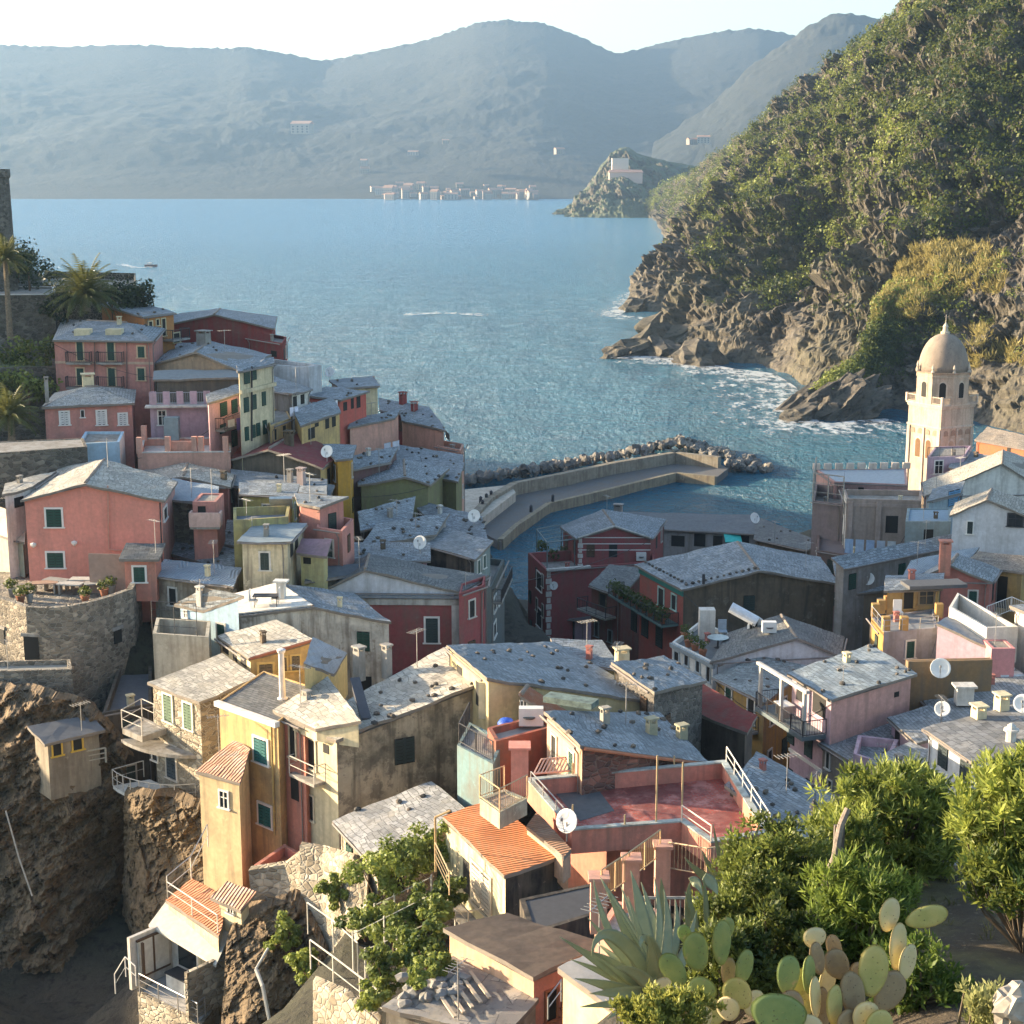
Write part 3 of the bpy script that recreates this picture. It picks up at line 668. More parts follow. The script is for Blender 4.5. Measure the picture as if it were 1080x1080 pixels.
def dish(label, p, r=.45, az=0.0, el=.5, pole=.8):
    e = empty('satellite_dish', p, label, 'satellite dish'); q = MB(); n = 18; prof = [(0.02, -.14), (.35, -.11), (.7, -.05), (1, .03), (1.02, .02), (.7, -.08), (.3, -.15), (0.02, -.18)]
    q.lathe((0,0,0), [(a*r, b*r*1.6) for a, b in prof], n); rot = Matrix.Rotation(az, 3, 'Z') @ Matrix.Rotation(math.pi/2-el, 3, 'X')
    c = Vector(p) + Z*pole; q.v = [c + rot @ v for v in q.v]; q.build('reflector', DISHW, e, smooth=True)
    q = MB(); q.tube(p, c - Z*.05, .035, 6); f = c + rot @ Vector((0, r*.1, r*.85)); q.tube(c + rot @ Vector((0,-r*.95,0)), f, .018, 4); q.box(f, .1, .1, .14); q.build('bracket', METAL, e); return e
def antenna(label, p, h=2.5, az=.5):
    e = empty('antenna', p, label, 'antenna'); q = MB(); q.tube(p, Vector(p)+Z*h, .025, 5); q.build('mast', METAL, e)
    q = MB(); X = Vector((math.cos(az), math.sin(az), 0)); Y = Vector((-X.y, X.x, 0)); c = Vector(p)+Z*(h-.1); q.tube(c-X*.6, c+X*.6, .015, 4)
    for k in range(7): t = c + X*(-.55+k*.18); q.tube(t-Y*.28, t+Y*.28, .01, 4)
    q.build('aerial', METAL, e); return e
def laundry(label, a, b, cols, drop=.8, pole=False):
    e = empty('clothes_line', a, label, 'laundry'); q = MB(); q.tube(a, b, .012, 4); q.build('line', WOODG, e); L = (b-a).length; n = len(cols)
    for k, c in enumerate(cols):
        u0 = (k+.12)/n; u1 = (k+.9)/n; q = MB(); dd = drop*(.6+.6*random.random()); rows = []
        for j in range(5):
            row = []
            for i in range(7): t = u0+(u1-u0)*i/6; p = a.lerp(b, t) - Z*dd*j/4 + Vector((0,1,0))*math.sin(i*1.7+k)*.04*j/4; row.append(p)
            rows.append(row)
        for j in range(4):
            for i in range(6): q.face([rows[j][i], rows[j][i+1], rows[j+1][i+1], rows[j+1][i]])
        q.build('cloth', plain(c, .9), e)
    return e
# ---------------------------------------------------------------- houses
H = {}
def house(key, label, d, P, Q, **k): H[key] = House(label, d, P, Q, **k); return H[key]
c_coral = plaster((.70,.285,.22), .15); c_coral2 = plaster((.58,.24,.175), .35); c_salmon = plaster((.60,.33,.25), .25); c_pink = plaster((.52,.24,.20), .25)
c_dpink = plaster((.45,.17,.14), .3); c_lilac = plaster((.52,.37,.42), .25); c_maroon = plaster((.26,.060,.055), .3); c_wine = plaster((.30,.085,.085), .3)
c_yel = plaster((.60,.42,.18), .3); c_gold = plaster((.58,.40,.19), .4); c_ochre = plaster((.50,.30,.10), .4); c_cream = plaster((.68,.58,.38), .3); c_cream2 = plaster((.62,.53,.36), .55)
c_white = plaster((.72,.69,.63), .25); c_whited = plaster((.60,.56,.48), .7, (.17,.14,.11), (.34,.29,.23), .60); c_mott = plaster((.42,.345,.25), .8, (.10,.085,.065), (.22,.18,.135), .54)
c_blue = plaster((.42,.56,.66), .15); c_teal = plaster((.17,.26,.275), .5); c_mint = plaster((.45,.62,.54), .25); c_olive = plaster((.20,.20,.10), .45); c_brown = plaster((.15,.115,.08), .6, (.06,.05,.04), (.24,.20,.15), .62)
c_grey = plaster((.30,.28,.26), .5); c_dark = plaster((.035,.034,.033), .5); c_peach = plaster((.64,.41,.28), .3); c_red = plaster((.40,.13,.09), .5); c_orange = plaster((.48,.22,.08), .3); c_ggreen = plaster((.26,.34,.31), .4)
# ---- left foreground -------------------------------------------------
h = house('coral', 'big coral house with wide gable and two green shuttered windows above the round stone bastion', 108, (26,527), (170,527), R=(184,507), S=(66,493), roof='gf', M1=(90,509.5), M2=(110,485), wall=c_coral, walls={'r': plaster((.50,.28,.24), .3)}, rm=SLL, base=7.2)  # right wall greyer: its shade is put into the plaster colour
h.wins('f', [(47,535,67,557), (48,581,69,600)]); h.wins('r', [(172,533,176,549)], 'd')
q = MB(); a = h.wp('f', 114, 512); b = h.wp('f', 115, 579); X, out = h.frame('f'); q.tube(a+out*.08, b+out*.08, .05); c = h.wp('f', 122, 580); q.tube(b+out*.08, c+out*.08, .05); e = h.wp('f', 168, 580); q.tube(c+out*.08, e+out*.08, .05); q.build('downpipe', plain((.5,.25,.18), .6), h.o)
q = MB(); a = h.wp('f', 169, 530); b = h.wp('f', 172, 612); q.tube(a+out*.1, b+out*.1, .05); q.build('downpipe', IRON, h.o)
for px, py in ((36,574),(79,572)):
    q = MB(); p = h.wp('f', px, py) + out*.18; q.lathe(p, [(.05,-.2),(.2,-.05),(.22,.08),(.05,.16)], 8); q.build('wall_lamp', WHITEP, h.o)
h = house('annex', 'low coral porch with green door and grey lean-to roof against the big coral house', 104, (131,588), (164,588), L=1.6, rise=(0,0,.45,.45), wall=c_coral2, rm=SLD, base=3, over=.3); h.door('f', 139,596,155,615, 'g'); h.wins('f', [], 'g')
h = house('screen', 'dull brown panelled gate screen beside the coral house porch', 104.5, (93,584), (131,585), L=.15, roof='flat', ph=.02, wall=plain((.33,.22,.17), .8), base=3.2, pt=.03, ridge=False, name='gate_screen', cat='gate', ctrl=False)
h = house('stripe', 'small house with ribbed blue roof between the coral house and the dark red chimney', 112, (180,526), (226,531), R=(228,514), S=(184,506), rise=(0,0,.3,.3), wall=RUBD, walls={'r': c_pink}, rm=corrugated((.30,.35,.40)), base=6)
h = house('bay', 'tiny pink bay with one dark window and a pink parapet right of the coral house', 109.5, (203,529), (228,529), L=3, roof='flat', ph=.1, wall=c_pink, base=5); h.wins('f', [(207,532,219,547)], 'd', c_pink); h.slab('f', 203, 234, 553, .9, rail='wall', rm=plaster((.62,.42,.36), .2), rh=1.0)
h = house('twotone', 'low house with one cream and one blue roof slope below the salmon roof terrace', 119, (158,506), (240,513), R=(244,500), S=(152,494), roof='gf', M1=(194,502), M2=(198,489), wall=c_dpink, rm=SLL, base=6)
h = house('salmonterrace', 'salmon house with pillared roof terrace behind the coral house', 126, (145,478), (243,477), R=(243,462), roof='flat', ph=.55, wall=c_salmon, rm=plain((.5,.45,.4), .8), base=8, cap=WHITED)
for px, py in ((147,478),(152,465),(177,477),(205,477),(212,477),(238,477),(241,462)):
    p = atz(px, py, h.z0); q = MB(); q.box(p + Z*.6 + Vector((0,.12,0)), .42, .42, 1.3); q.build('terrace_pillar', c_salmon, h.o)
q = MB(); p = atz(191,476,h.z0); q.box(p+Z*.35+Vector((0,.1,0)), 2.1, .25, .9); q.build('planter', c_salmon, h.o)
q = MB(); p = atz(182,463,h.z0); q.box(p+Z*.9, 1.2, .8, 1.9); q.build('cabinet', plain((.2,.26,.27), .6), h.o)
h = house('paleblue', 'pale blue flat roofed house behind the coral house', 126, (82,468), (126,466), R=(131,455), S=(90,455), roof='flat', ph=.2, wall=c_blue, walls={'r': c_white}, rm=CONC, base=7)
h = house('longwall', 'long dark rubble retaining wall with pale terrace on top at the left edge', 121, (-60,482), (92,471), R=(88,462), S=(-60,468), roof='flat', ph=.05, wall=RUBD, rm=CONC, base=6, name='retaining_wall', cat='wall')
h = house('whiteleft', 'low white house half hidden left of the big coral house', 111, (5,521), (32,514), R=(56,498), S=(8,510), wall=c_white, rm=SLL, base=4); h.wins('f', [(15,524,25,536)], 'd', None)
h = house('leanleft', 'pale wooden lean-to with glass panels at the left flank of the coral house', 109, (-8,560), (24,570), R=(26,545), rise=(0,0,1,1), wall=plain((.35,.36,.28), .6), rm=plain((.62,.48,.36), .8), base=3)
h = house('ribbed', 'stone outbuilding with ribbed blue grey roof beside the coral porch', 102, (163,606), (243,617), R=(251,600), S=(176,592), rise=(0,0,.3,.3), wall=plaster((.38,.33,.26), .7, (.14,.11,.08), (.25,.2,.16), .55), rm=corrugated((.32,.38,.44)), base=4)
h = house('pyramid', 'little pale blue shed with blue slate roof behind the white roof terrace', 97, (190,637), (214,642), R=(251,629), S=(216,622), roof='quad', rise=(0,0,1.2,1.2), wall=c_blue, rm=SLB, base=4); h.wins('f', [(194,643,198,652)], 'w')
h = house('whitegable', 'white house with flat white terrace and mottled plaster gable under a blue roof slope', 96, (243,650), (410,656), R=(372,626), S=(216,636), roof='gf', M1=(330,640), M2=(294,616), wall=c_whited, walls={'l': c_white}, rm=SLB, base=9, over=.12)
q = MB(); X = h.ax.normalized(); A, M1, M2, D = h.A, *h.rl, h.D
q.hexa([A+Z*.06, M1+Z*.06, M2+Z*.06, D+Z*.06], [A+Z*.14, M1+Z*.14, M2+Z*.14, D+Z*.14]); q.build('terrace_deck', c_white, h.roof)
q = MB(); p = h.on_roof(297,633); q.box(p+Z*.6, .5, .5, 1.2, X); q.box(p+Z*1.25, .9, .7, .12, X); q.build('chimney', c_white, h.roof)
t = empty('garden_table', h.on_roof(281,642)+Z*.15, 'dark table on the white roof terrace', 'table'); q = MB(); p = wloc(t); q.box(p+Z*.72, 1.6, .8, .05); q.build('tabletop', IRON, t)
for sx in (-.7,.7):
    for sy in (-.3,.3): q = MB(); q.tube(p+Vector((sx,sy,0)), p+Vector((sx,sy,.7)), .03, 5); q.build('leg', IRON, t)
for k, (x, y, lb) in enumerate(((268,642,'pale chair left of the dark table on the white terrace'),(291,640,'pale reclined chair right of the dark table on the white terrace'))):
    t = empty('chair', h.on_roof(x,y)+Z*.15, lb, 'chair'); p = wloc(t); q = MB(); q.box(p+Z*.42, .5, .5, .06); q.build('seat', WHITEP, t); q = MB(); q.box(p+Z*.75+Vector((.25 if k else -.25,0,0)), .06, .5, .7); q.build('backrest', WHITEP, t)
    for sx in (-.2,.2):
        for sy in (-.2,.2): q = MB(); q.tube(p+Vector((sx,sy,0)), p+Vector((sx,sy,.42)), .025, 5); q.build('leg', WHITEP, t)
h = house('creamroof', 'cream house with yellow lattice windows under a sunlit slate roof with red edge', 90, (232,671.5), (264,694), R=(329,675), S=(290,655), rise=(0,0,.9,.9), wall=c_cream, walls={'r': c_yel}, rm=SLL, base=7, over=.15)
h.wins('f', [(235,679,241,690),(246,687,250,699),(254,693,260,703)], 'd', None); h.wins('r', [(271,698,290,716),(293,692,304,709),(306,690,318,708)], 'b', plain((.66,.46,.16), .7), shut=plain((.16,.12,.07), .8))
q = MB(); X, out = h.frame('r'); a, b = h.B + out*.2, h.C + out*.2
n_ = 16
for k in range(n_): q.tube(a.lerp(b, k/n_)+Z*.02, a.lerp(b, (k+1.05)/n_)+Z*.02, .10, 6)
q.build('verge_tile', plain((.38,.14,.08), .9, 0, .3), h.roof)
h = house('stonehouse', 'rubble stone house with green double windows and curved balconies on the cliff edge', 86, (161,720), (211,739), R=(267,715), S=(233,692), rise=(0,0,.7,.7), wall=RUBL, walls={'r': stonewall((.27,.21,.14),(.13,.10,.07),2.4)}, rm=SLL, base=8.5, over=.2)  # darker stone on the right wall carries its shade in the colour
h.wins('f', [(172,731,183,762),(193,740,204,770)], 'g', plain((.6,.6,.5), .7), shut=plain((.10,.16,.10), .6)); h.door('f', 175,785,187,822, 'g', WHITED, shut=plain((.03,.05,.07), .5)); h.wins('f', [(160,779,167,803)], 'd')
for y, x0, x1, dep in ((776,131,205,1.6),(822,129,200,2.2)):
    X, out = h.frame('f'); a = h.wp('f', 158, y); b = h.wp('f', 206, y+6 if y > 800 else y); b.z = a.z
    pts = []
    for k in range(9):
        t = k/8; pts.append(a.lerp(b, t) + out*dep*(math.sin(math.pi*min(1, .35+t*.65))**.6)*(1.0) - X*.7*(1-t))
    q = MB(); loop = pts + [b, a]; q.hexa([p - Z*.2 for p in loop], loop); q.build('balcony', c_white if y > 800 else CONC, h.o)
    if y > 800: q = MB(); fence_mb(q, [a - X*.6] + pts, 1.0, 'rails'); q.build('railing', plain((.5,.46,.4), .5), h.o)
h2 = house('corner', 'grey terrace slab with tubular rail jutting left of the stone house top floor', 87, (129,768), (150,777), R=(176,768), S=(150,756), roof='flat', ph=.04, wall=CONC, base=.35, ctrl=False, name='roof_terrace', cat='terrace'); fence('thin tubular rail round the grey terrace slab left of the stone house', [h2.B+Z*.02, h2.A+Z*.02, h2.D+Z*.02, h2.C+Z*.02], 1.1, 'rails', plain((.5,.46,.4), .5))
h = house('yellow', 'tall gold yellow house with teal shutters at the cliff above the valley', 78, (231,739), (293,761), R=(338,727), wall=c_gold, walls={'l': c_cream2}, rm=SLD, base=9.6, roof='flat', ph=.06, pt=.1)
h.wins('f', [(267,777,284,806),(272,847,288,872)], 't'); q = MB(); X, out = h.frame('f'); a, b = h.A+out*.12, h.B+out*.12; q.box((a+b)/2-Z*.12, (b-a).length+.2, .3, .28, X); q.build('eaves_moulding', c_white, h.o)
q = MB(); a = h.wp('f', 288, 765); b = h.wp('f', 291, 880); q.tube(a+out*.1, b+out*.1, .055); q.build('downpipe', plain((.4,.28,.10), .5), h.o)
p = atz(298,737,h.floor_z); q = MB(); q.lathe(p, [(.28,0),(.28,.05),(.17,.1),(.15,2.5),(.22,2.6),(.24,2.72),(.13,2.76)], 12); tag(q.build('chimney_flue', plain((.66,.62,.6), .5), origin=p, smooth=False), 'round white flue standing on the grey flat roof', 'flue')
q = MB(); p = atz(279,725,h.floor_z); 
h = house('hatch', 'yellow stair hatch with steep blue grey roof beside the grey flat roof', 83, (321,700), (352,712), R=(366,690), S=(330,672), roof='quad', rise=(1.5,-.6,-.6,1.5), wall=plaster((.68,.50,.22), .2), rm=corrugated((.40,.43,.48)), base=3, over=.05)
h = house('tilelow', 'narrow cream house with worn red and white tiled lean-to below the gold house', 77, (210,813), (252,824), R=(262,790), S=(248,781), rise=(0,0,.9,.9), wall=plaster((.62,.48,.28), .35), rm=TERRAP, base=6.5, over=.12); h.wins('f', [(231,833,242,853)], 'w')
h = house('coralstrip', 'narrow coral fronted house beside the gold house', 77.5, (296,755), (321,765), R=(345,742), wall=c_coral2, rm=SLL, base=7.4, rise=(0,0,.5,.5), over=.1); h.wins('f', [(305,763,313,800)], 'd', plain((.6,.5,.35), .7)); h.wins('f', [(307,816,315,845)], 'd', None)
h = house('mottled', 'big house with mottled stained plaster and sunlit cream slate roof in the middle foreground', 76, (322,765), (355,779), R=(516,716), S=(470,684), rise=(0,0,1.8,1.8), wall=c_cream, walls={'r': c_mott}, rm=slate((.47,.43,.365), (.51,.46,.37), .6, .6, .36), base=7.8, stones=24, over=.18)  # roof slate lightened: sunlight put into its cream colour
h.wins('r', [(416,778,437,807)], 'g', None, shut=plain((.02,.03,.03), .6)); h.wins('f', [(324,778,334,812),(325,838,332,866)], 'd', plain((.55,.48,.35), .7)); h.wins('f', [(341,785,347,796)], 'd', None)
h.slab('f', 317, 343, 818, .7, rail='rails', rm=plain((.5,.46,.4), .5)); h.chimney(379,706,.7,1.3,CONC); h.chimney(408,704,.6,1.3,CONC)
h = house('frontroof', 'sunlit cream slate half roof with dark gutter trough at the front of the mottled house', 76.8, (290,748), (334,768), R=(378,760), S=(345,716), rise=(.1,.1,.8,.9), wall=c_cream, rm=slate((.47,.43,.365), (.51,.46,.37), .6, .6, .36), base=.6, ctrl=False, over=.1, name='canopy_roof', cat='roof')
q = MB(); a, b = at(369,717,80), at(381,760,77.4); q.hexa([a-Z*.1, b-Z*.1, b-Z*.1+Vector((.5,.1,0)), a-Z*.1+Vector((.5,.1,0))], [a+Z*.12, b+Z*.12, b+Z*.12+Vector((.5,.1,0)), a+Z*.12+Vector((.5,.1,0))]); q.build('gutter', plain((.06,.06,.07), .5), h.roof)
h = house('greylow', 'low annex with blue grey slate roof sloping towards the garden bushes', 68, (358,866), (398,909), R=(487,857), S=(452,828), rise=(0,0,1.0,1.0), wall=RUBL, rm=slate((.33,.33,.33), (.44,.40,.33), .5, .5, .3), base=6, stones=6)
h = house('longblue', 'long cream house with shade blue slate roof weighted by stones', 82, (515,715), (693,740), R=(585,678), S=(474,681), wall=plaster((.60,.48,.27), .3), rm=SLB, base=5, stones=20, rise=(2.8,0,0,2.8), over=.15)
h = house('bluestep', 'stone walled house with pale blue slate roof behind the cream chimney gable', 85, (690,728), (741,717), R=(700,694), S=(650,700), rise=(1.1,0,0,1.1), wall=stonewall((.16,.14,.12),(.09,.08,.07),2.5,(.2,.18,.16)), rm=SLB, base=6, stones=10)
h = house('backroof', 'strip of blue slate roof between the long blue roof and the harbour houses', 90, (592,694), (650,704), R=(632,677), S=(586,676), wall=c_cream, rm=SLB, base=4, rise=(0,0,.5,.5))
h = house('creamgable', 'cream gable chimney block standing on the long blue roof', 86.5, (648,706), (672,718), R=(674,706), S=(650,697), roof='quad', rise=(1.0,.2,.2,1.0), wall=c_cream, rm=TERRAP, base=1.6, over=.05, ctrl=False, name='chimney_block', cat='chimney'); h.chimney(656,695,.9,.5,c_cream)
h = house('maroonlean', 'dark lean-to with maroon coping right of the stone walled blue roof', 83, (712,741), (786,770), R=(794,756), S=(738,722), rise=(0,0,.3,.3), wall=plaster((.10,.08,.07), .6), rm=plaster((.24,.06,.05), .3), base=5)
h = house('tealbox', 'pale teal house side below the roof terrace with the dark railing', 71, (482,786), (520,806), R=(532,780), roof='flat', ph=.1, wall=c_teal, base=6, rm=CONC); fence('dark iron railing on the teal terrace edge', [h.D+Z*.05, h.A+Z*.05+Vector((.1,.2,0)), h.B+Z*.05+Vector((0,.2,0))], 1.0, 'bars', IRON)
h = house('mintgable', 'mint green dormer with white window and red tiled edge on the long blue roof house', 76.5, (546,766), (592,764), R=(600,752), roof='gf', M1=(549,733), M2=(556,724), wall=c_mint, rm=TERRA, base=2.2, over=.1); h.wins('f', [(548,738,556,764)], 'w')
h = house('terr2', 'small terrace with weathered red wall below the mint dormer', 75, (523,782), (585,766), R=(575,752), roof='flat', ph=.35, wall=c_red, rm=plain((.3,.29,.28), .8), base=3.2)
h = house('bigblue', 'wide house with weathered blue grey slate roof and three chimneys behind the red roof terrace', 72, (614,786), (745,803), R=(694,753), S=(577,752), rise=(2.0,0,0,2.0), wall=stonewall((.22,.10,.07),(.10,.06,.05),2.2,(.2,.14,.11)), walls={'l': c_peach}, rm=SLB, base=4, stones=16, over=.15)
h.chimney(638,763,.5,.7,plain((.3,.27,.22), .9)); h.chimney(687,774,.6,.7,plain((.33,.3,.2), .9)); h.chimney(719,779,.6,.6,plain((.33,.3,.2), .9))
q = MB(); X, out = h.frame('f'); a, b = h.A+out*.2-Z*.1, h.B+out*.2-Z*.1; q.tube(a, b, .09, 6); q.build('verge_tile', plain((.42,.17,.09), .9), h.roof)
h = house('sideblue', 'narrow house with frosted slate roof and red verge right of the red terrace', 63, (770,830), (850,884), R=(876,866), S=(792,808), rise=(0,-.4,-.4,0), wall=c_brown, rm=SLB, base=4, stones=6); h.chimney(858,866,.34,1.0,plain((.05,.05,.05), .7), kind='pipe')
h = house('sideblue2', 'second frosted slate roof with dark stones behind the narrow roof right of the red terrace', 70, (785,818), (868,858), R=(872,836), S=(800,797), wall=c_brown, rm=SLB, base=4, stones=6)
# ---- red roof terrace and the houses in the near foreground -----------
def terrace(label, px, d, h_par, wallm, floorm, base, capm=None, th=.2):
    z = at(px[0][0], px[0][1], d).z; P = [atz(x, y, z) for x, y in px]; n = len(P); c = sum(P, Vector())/n
    e = empty('roof_terrace', (c.x, c.y, z-base), label, 'terrace'); CTRL.append((c.x, c.y, z-base-4))
    area = sum(P[i].x*P[(i+1)%n].y - P[(i+1)%n].x*P[i].y for i in range(n))
    if area < 0: P.reverse()
    I = []
    for k in range(n):
        a, b, q = P[k-1], P[k], P[(k+1)%n]; e0 = (b-a).normalized(); e1 = (q-b).normalized(); n0 = Vector((-e0.y, e0.x, 0)); n1 = Vector((-e1.y, e1.x, 0))
        m_ = (n0+n1).normalized(); I.append(b + m_*th/max(.4, m_.dot(n0)))
    w = MB(); zf = z-h_par
    for k in range(n):
        j = (k+1)%n; w.face([Vector((P[k].x,P[k].y,z-base)), Vector((P[j].x,P[j].y,z-base)), P[j], P[k]]); w.face([P[k], P[j], I[j], I[k]]); w.face([I[k], I[j], Vector((I[j].x,I[j].y,zf)), Vector((I[k].x,I[k].y,zf))])
    w.build('parapet', wallm, e, uv=P[1]-P[0])
    f = MB(); f.hexa([Vector((p.x,p.y,zf-.2)) for p in I], [Vector((p.x,p.y,zf)) for p in I]); f.build('floor', floorm, e, uv=P[1]-P[0])
    if capm:
        q = MB()
        for k in range(n):
            j = (k+1)%n; q.hexa([P[k]+Z*.003+(P[k]-I[k])*.25, P[j]+Z*.003+(P[j]-I[j])*.25, I[j]+Z*.003-(P[j]-I[j])*.25, I[k]+Z*.003-(P[k]-I[k])*.25], [P[k]+Z*.07+(P[k]-I[k])*.25, P[j]+Z*.07+(P[j]-I[j])*.25, I[j]+Z*.07-(P[j]-I[j])*.25, I[k]+Z*.07-(P[k]-I[k])*.25])
        q.build('coping', capm, e)
    return e, P, I, z, zf
def brick_f(nt, n, l, b):
    u = uvn(nt); br = N(nt, 'ShaderNodeTexBrick', i={'Scale': 1, 'Mortar Size': .02, 'Brick Width': .34, 'Row Height': .17})
    br.inputs['Color1'].default_value = (.30,.045,.03,1); br.inputs['Color2'].default_value = (.42,.09,.06,1); br.inputs['Mortar'].default_value = (.22,.12,.10,1)
    l.new(u, br.inputs['Vector']); g = geo(nt)
    c = mix(nt, ramp(nt, noi(nt, g, 1.2, 6, .7), [(.47, 0), (.58, .75)]), br.outputs[0], (.52,.24,.20)); c = mix(nt, ramp(nt, noi(nt, g, .5, 5), [(.48, 0), (.56, .7)]), c, (.13,.03,.025))
    l.new(c, b.inputs['Base Color']); b.inputs['Roughness'].default_value = .8
REDBRICK = mat('red_brick_floor', brick_f)
capm = plaster((.42,.45,.42), .5)
RT, RTP, RTI, RTz, RTf = terrace('red brick roof terrace with coral parapet and pale coping', [(603,876),(719,867),(750,889),(812,878),(765,803),(556,822)], 63, .75, c_coral2, REDBRICK, 1.05, capm)
# thin dark grey sheet over the left part of that floor
q = MB(); fz = RTf + .006; fp = [atz(x, y, fz) for x, y in ((612,866),(648,855),(630,832),(585,836))]; q.hexa([p for p in fp], [p+Z*.01 for p in fp]); q.build('overlay', plain((.10,.105,.11), .8), RT)
tag(blk('coral walls under the red brick roof terrace', 'house', 'house', [atz(640,866,RTz-1.1),atz(715,868,RTz-1.1),atz(770,874,RTz-1.1),atz(745,835,RTz-1.1),atz(600,846,RTz-1.1)], RTz-7, RTz-1.08, c_coral2), None)
for (x, y, hh) in ((604,872,1.0),(659,871,.5),(692,868,3.0),(719,865,2.6),(604,818,.6),(659,812,.5),(711,808,.5)):
    p = atz(x, y, RTz); q = MB(); q.tube(p, p+Z*hh, .04, 6); q.build('post', plain((.42,.3,.16), .7), RT)
fence('slanting white handrail along the right parapet of the red terrace', [atz(766,805,RTz)+Z*.05, atz(812,878,RTz)+Z*.05], .75, 'rails', plain((.6,.56,.5), .5))
fence('short rail at the stair of the red terrace', [atz(719,867,RTz)+Z*.05, atz(750,889,RTz)+Z*.05], .7, 'rails', plain((.6,.5,.42), .5))
fence('grey tube handrail on the left parapet of the red terrace', [atz(560,826,RTz)+Z*.05, atz(601,872,RTz)+Z*.05], .5, 'rails', METAL)
dish('large white satellite dish on the coral terrace parapet', atz(600,880,RTz)-Z*.2+Vector((-.1,-.25,0)), .5, R(-35), .35, .9)
# grille with slats and stair landing left of the terrace
q = MB(); a, b = atz(563,816,RTz), atz(610,812,RTz)
for k in range(13): p = a.lerp(b, k/12); q.tube(p, p+Vector((.35,.9,.35)), .04, 4)
q.tube(a, b, .05, 5); q.tube(a+Vector((.35,.9,.35)), b+Vector((.35,.9,.35)), .05, 5); tag(q.build('pergola', plain((.5,.33,.27), .8), origin=a), 'sloping slatted grille at the back of the red terrace', 'pergola')
h = house('landing', 'small stair landing with tan railings between teal house and orange roof', 63, (506,842), (527,857), R=(556,842), S=(532,832), roof='flat', ph=.05, wall=plaster((.36,.36,.28), .5), rm=plain((.32,.25,.18), .9), base=.75, ctrl=False, name='landing', cat='stair landing')
fence('tan railing round the stair landing left of the red terrace', [h.D, h.A, h.B, h.C], 1.05, 'bars', plain((.52,.36,.2), .6), r=.022)
q = MB(); p = atz(548,829,h.z0); q.box(p+Z*.75, .75, .75, 2.1); q.box(p+Z*1.85, .95, .95, .1); tag(q.build('gate_pillar', c_coral, origin=p), 'square coral pillar with flat cap beside the stair landing', 'pillar')
h = house('orange', 'cream wash house with bright orange tiled roof above the garden', 60, (470,861), (533,923), R=(588,903), S=(520,846), rise=(0,0,.0,0), wall=plaster((.62,.56,.36), .5), walls={'r': c_dark}, rm=tiles((.56,.20,.07), (.55,.33,.2), .25), base=3.6, over=.12)  # right wall near black: its deep shade is painted into the colour
h.door('f', 489,908,496,945, 'd', None); h.door('f', 497,915,519,962, 'b', plain((.6,.5,.35), .7), shut=plain((.5,.43,.33), .7))
h.slab('f', 480, 512, 962, .8, rail='rails', rm=plain((.6,.5,.38), .5)); fence('tan pole frame at the corner of the orange roofed house', [at(459,912,62.5), at(474,944,61)], 1.0, 'rails', plain((.5,.36,.2), .6), 3)
q = MB(); a = at(459,862,62.5); q.tube(a-Z*2.4, a, .05); q.tube(a, at(475,855,62.5), .05); tag(q.build('pole', plain((.5,.33,.15), .7), origin=a-Z*2.4), 'rusty pole at the left corner of the orange roof', 'pole')
h = house('darkyard', 'sunken shade dark yard walls between the orange roofed house and the coral terrace', 57, (560,985), (640,960), R=(632,930), S=(548,948), roof='flat', ph=.03, wall=c_dark, rm=plain((.05,.05,.055), .8), base=2, name='yard', cat='yard')  # near-black walls and floor paint the recess shadow into their colour
h = house('brownstep', 'strip of worn brown tiles beside the orange roof', 61, (556,872), (594,903), R=(602,896), S=(566,858), rise=(0,0,0,0), wall=c_peach, rm=tiles((.30,.16,.09), (.4,.28,.2), .5), base=1.2, ctrl=False, over=.03, name='tiled_coping', cat='roof')
h = house('peach', 'peach flat roofed house with dark felted roof at the bottom of the picture', 51, (474,979), (563,1028), R=(632,996), S=(534,966), rise=(0,0,.1,.1), wall=c_peach, walls={'r': c_coral2}, rm=plain((.075,.055,.042), .9, 0, .3), base=4, over=.15)  # right wall in deeper coral: the shaded side is put into the colour
h.door('r', 574,1042,588,1078, 'd', plain((.3,.12,.06), .8)); h.wins('r', [(592,1036,600,1062)], 'd', plain((.3,.12,.06), .8))
fence('leaning rail outside the peach house door', [at(578,1075,49), at(592,1056,50)], .8, 'rails', METAL)
h = house('ruin', 'ruined outhouse with broken slab roof and loose stones at the bottom edge', 49, (407,1062), (530,1092), R=(565,1055), S=(478,1010), rise=(0,0,.2,.3), wall=plaster((.34,.30,.24), .7), rm=slate((.27,.25,.23), (.36,.31,.23), .8, 1.3, .9), base=4, over=.1, stones=0)
for k in range(26):
    p = h.on_roof(415+random.random()*75, 1030+random.random()*32); o = rock_blob('rubble_stone', p+Z*.08, .22+.2*random.random(), .2+.15*random.random(), .12+.08*random.random(), plain((.22,.21,.195), .9, 0, .3), 60+k % 4, (0,0,random.random()*6), 1, .2); tag(o, 'loose grey stone lying on the broken slab roof of the ruined outhouse', 'stone', 'loose stones on the ruined outhouse roof')
for k in range(5):
    p = h.on_roof(470+k*9, 1062-k*5); q = MB(); q.box(p+Z*.14, .12, 2.0, .06, Vector((.9,.35,0))); tag(q.build('plank', plain((.45,.36,.26), .9), origin=p), 'weathered plank lying in a row on the ruined outhouse roof', 'plank', 'planks on the ruined outhouse roof')
h = house('shedcream', 'cream shed with grey sheet roof behind the agave at the bottom edge', 37, (594,1021), (655,1064), R=(700,1030), S=(622,1008), rise=(0,0,.1,.1), wall=plaster((.72,.58,.32), .25), walls={'l': plaster((.72,.58,.32), .25)}, rm=plain((.26,.25,.24), .8), base=4, over=.12)
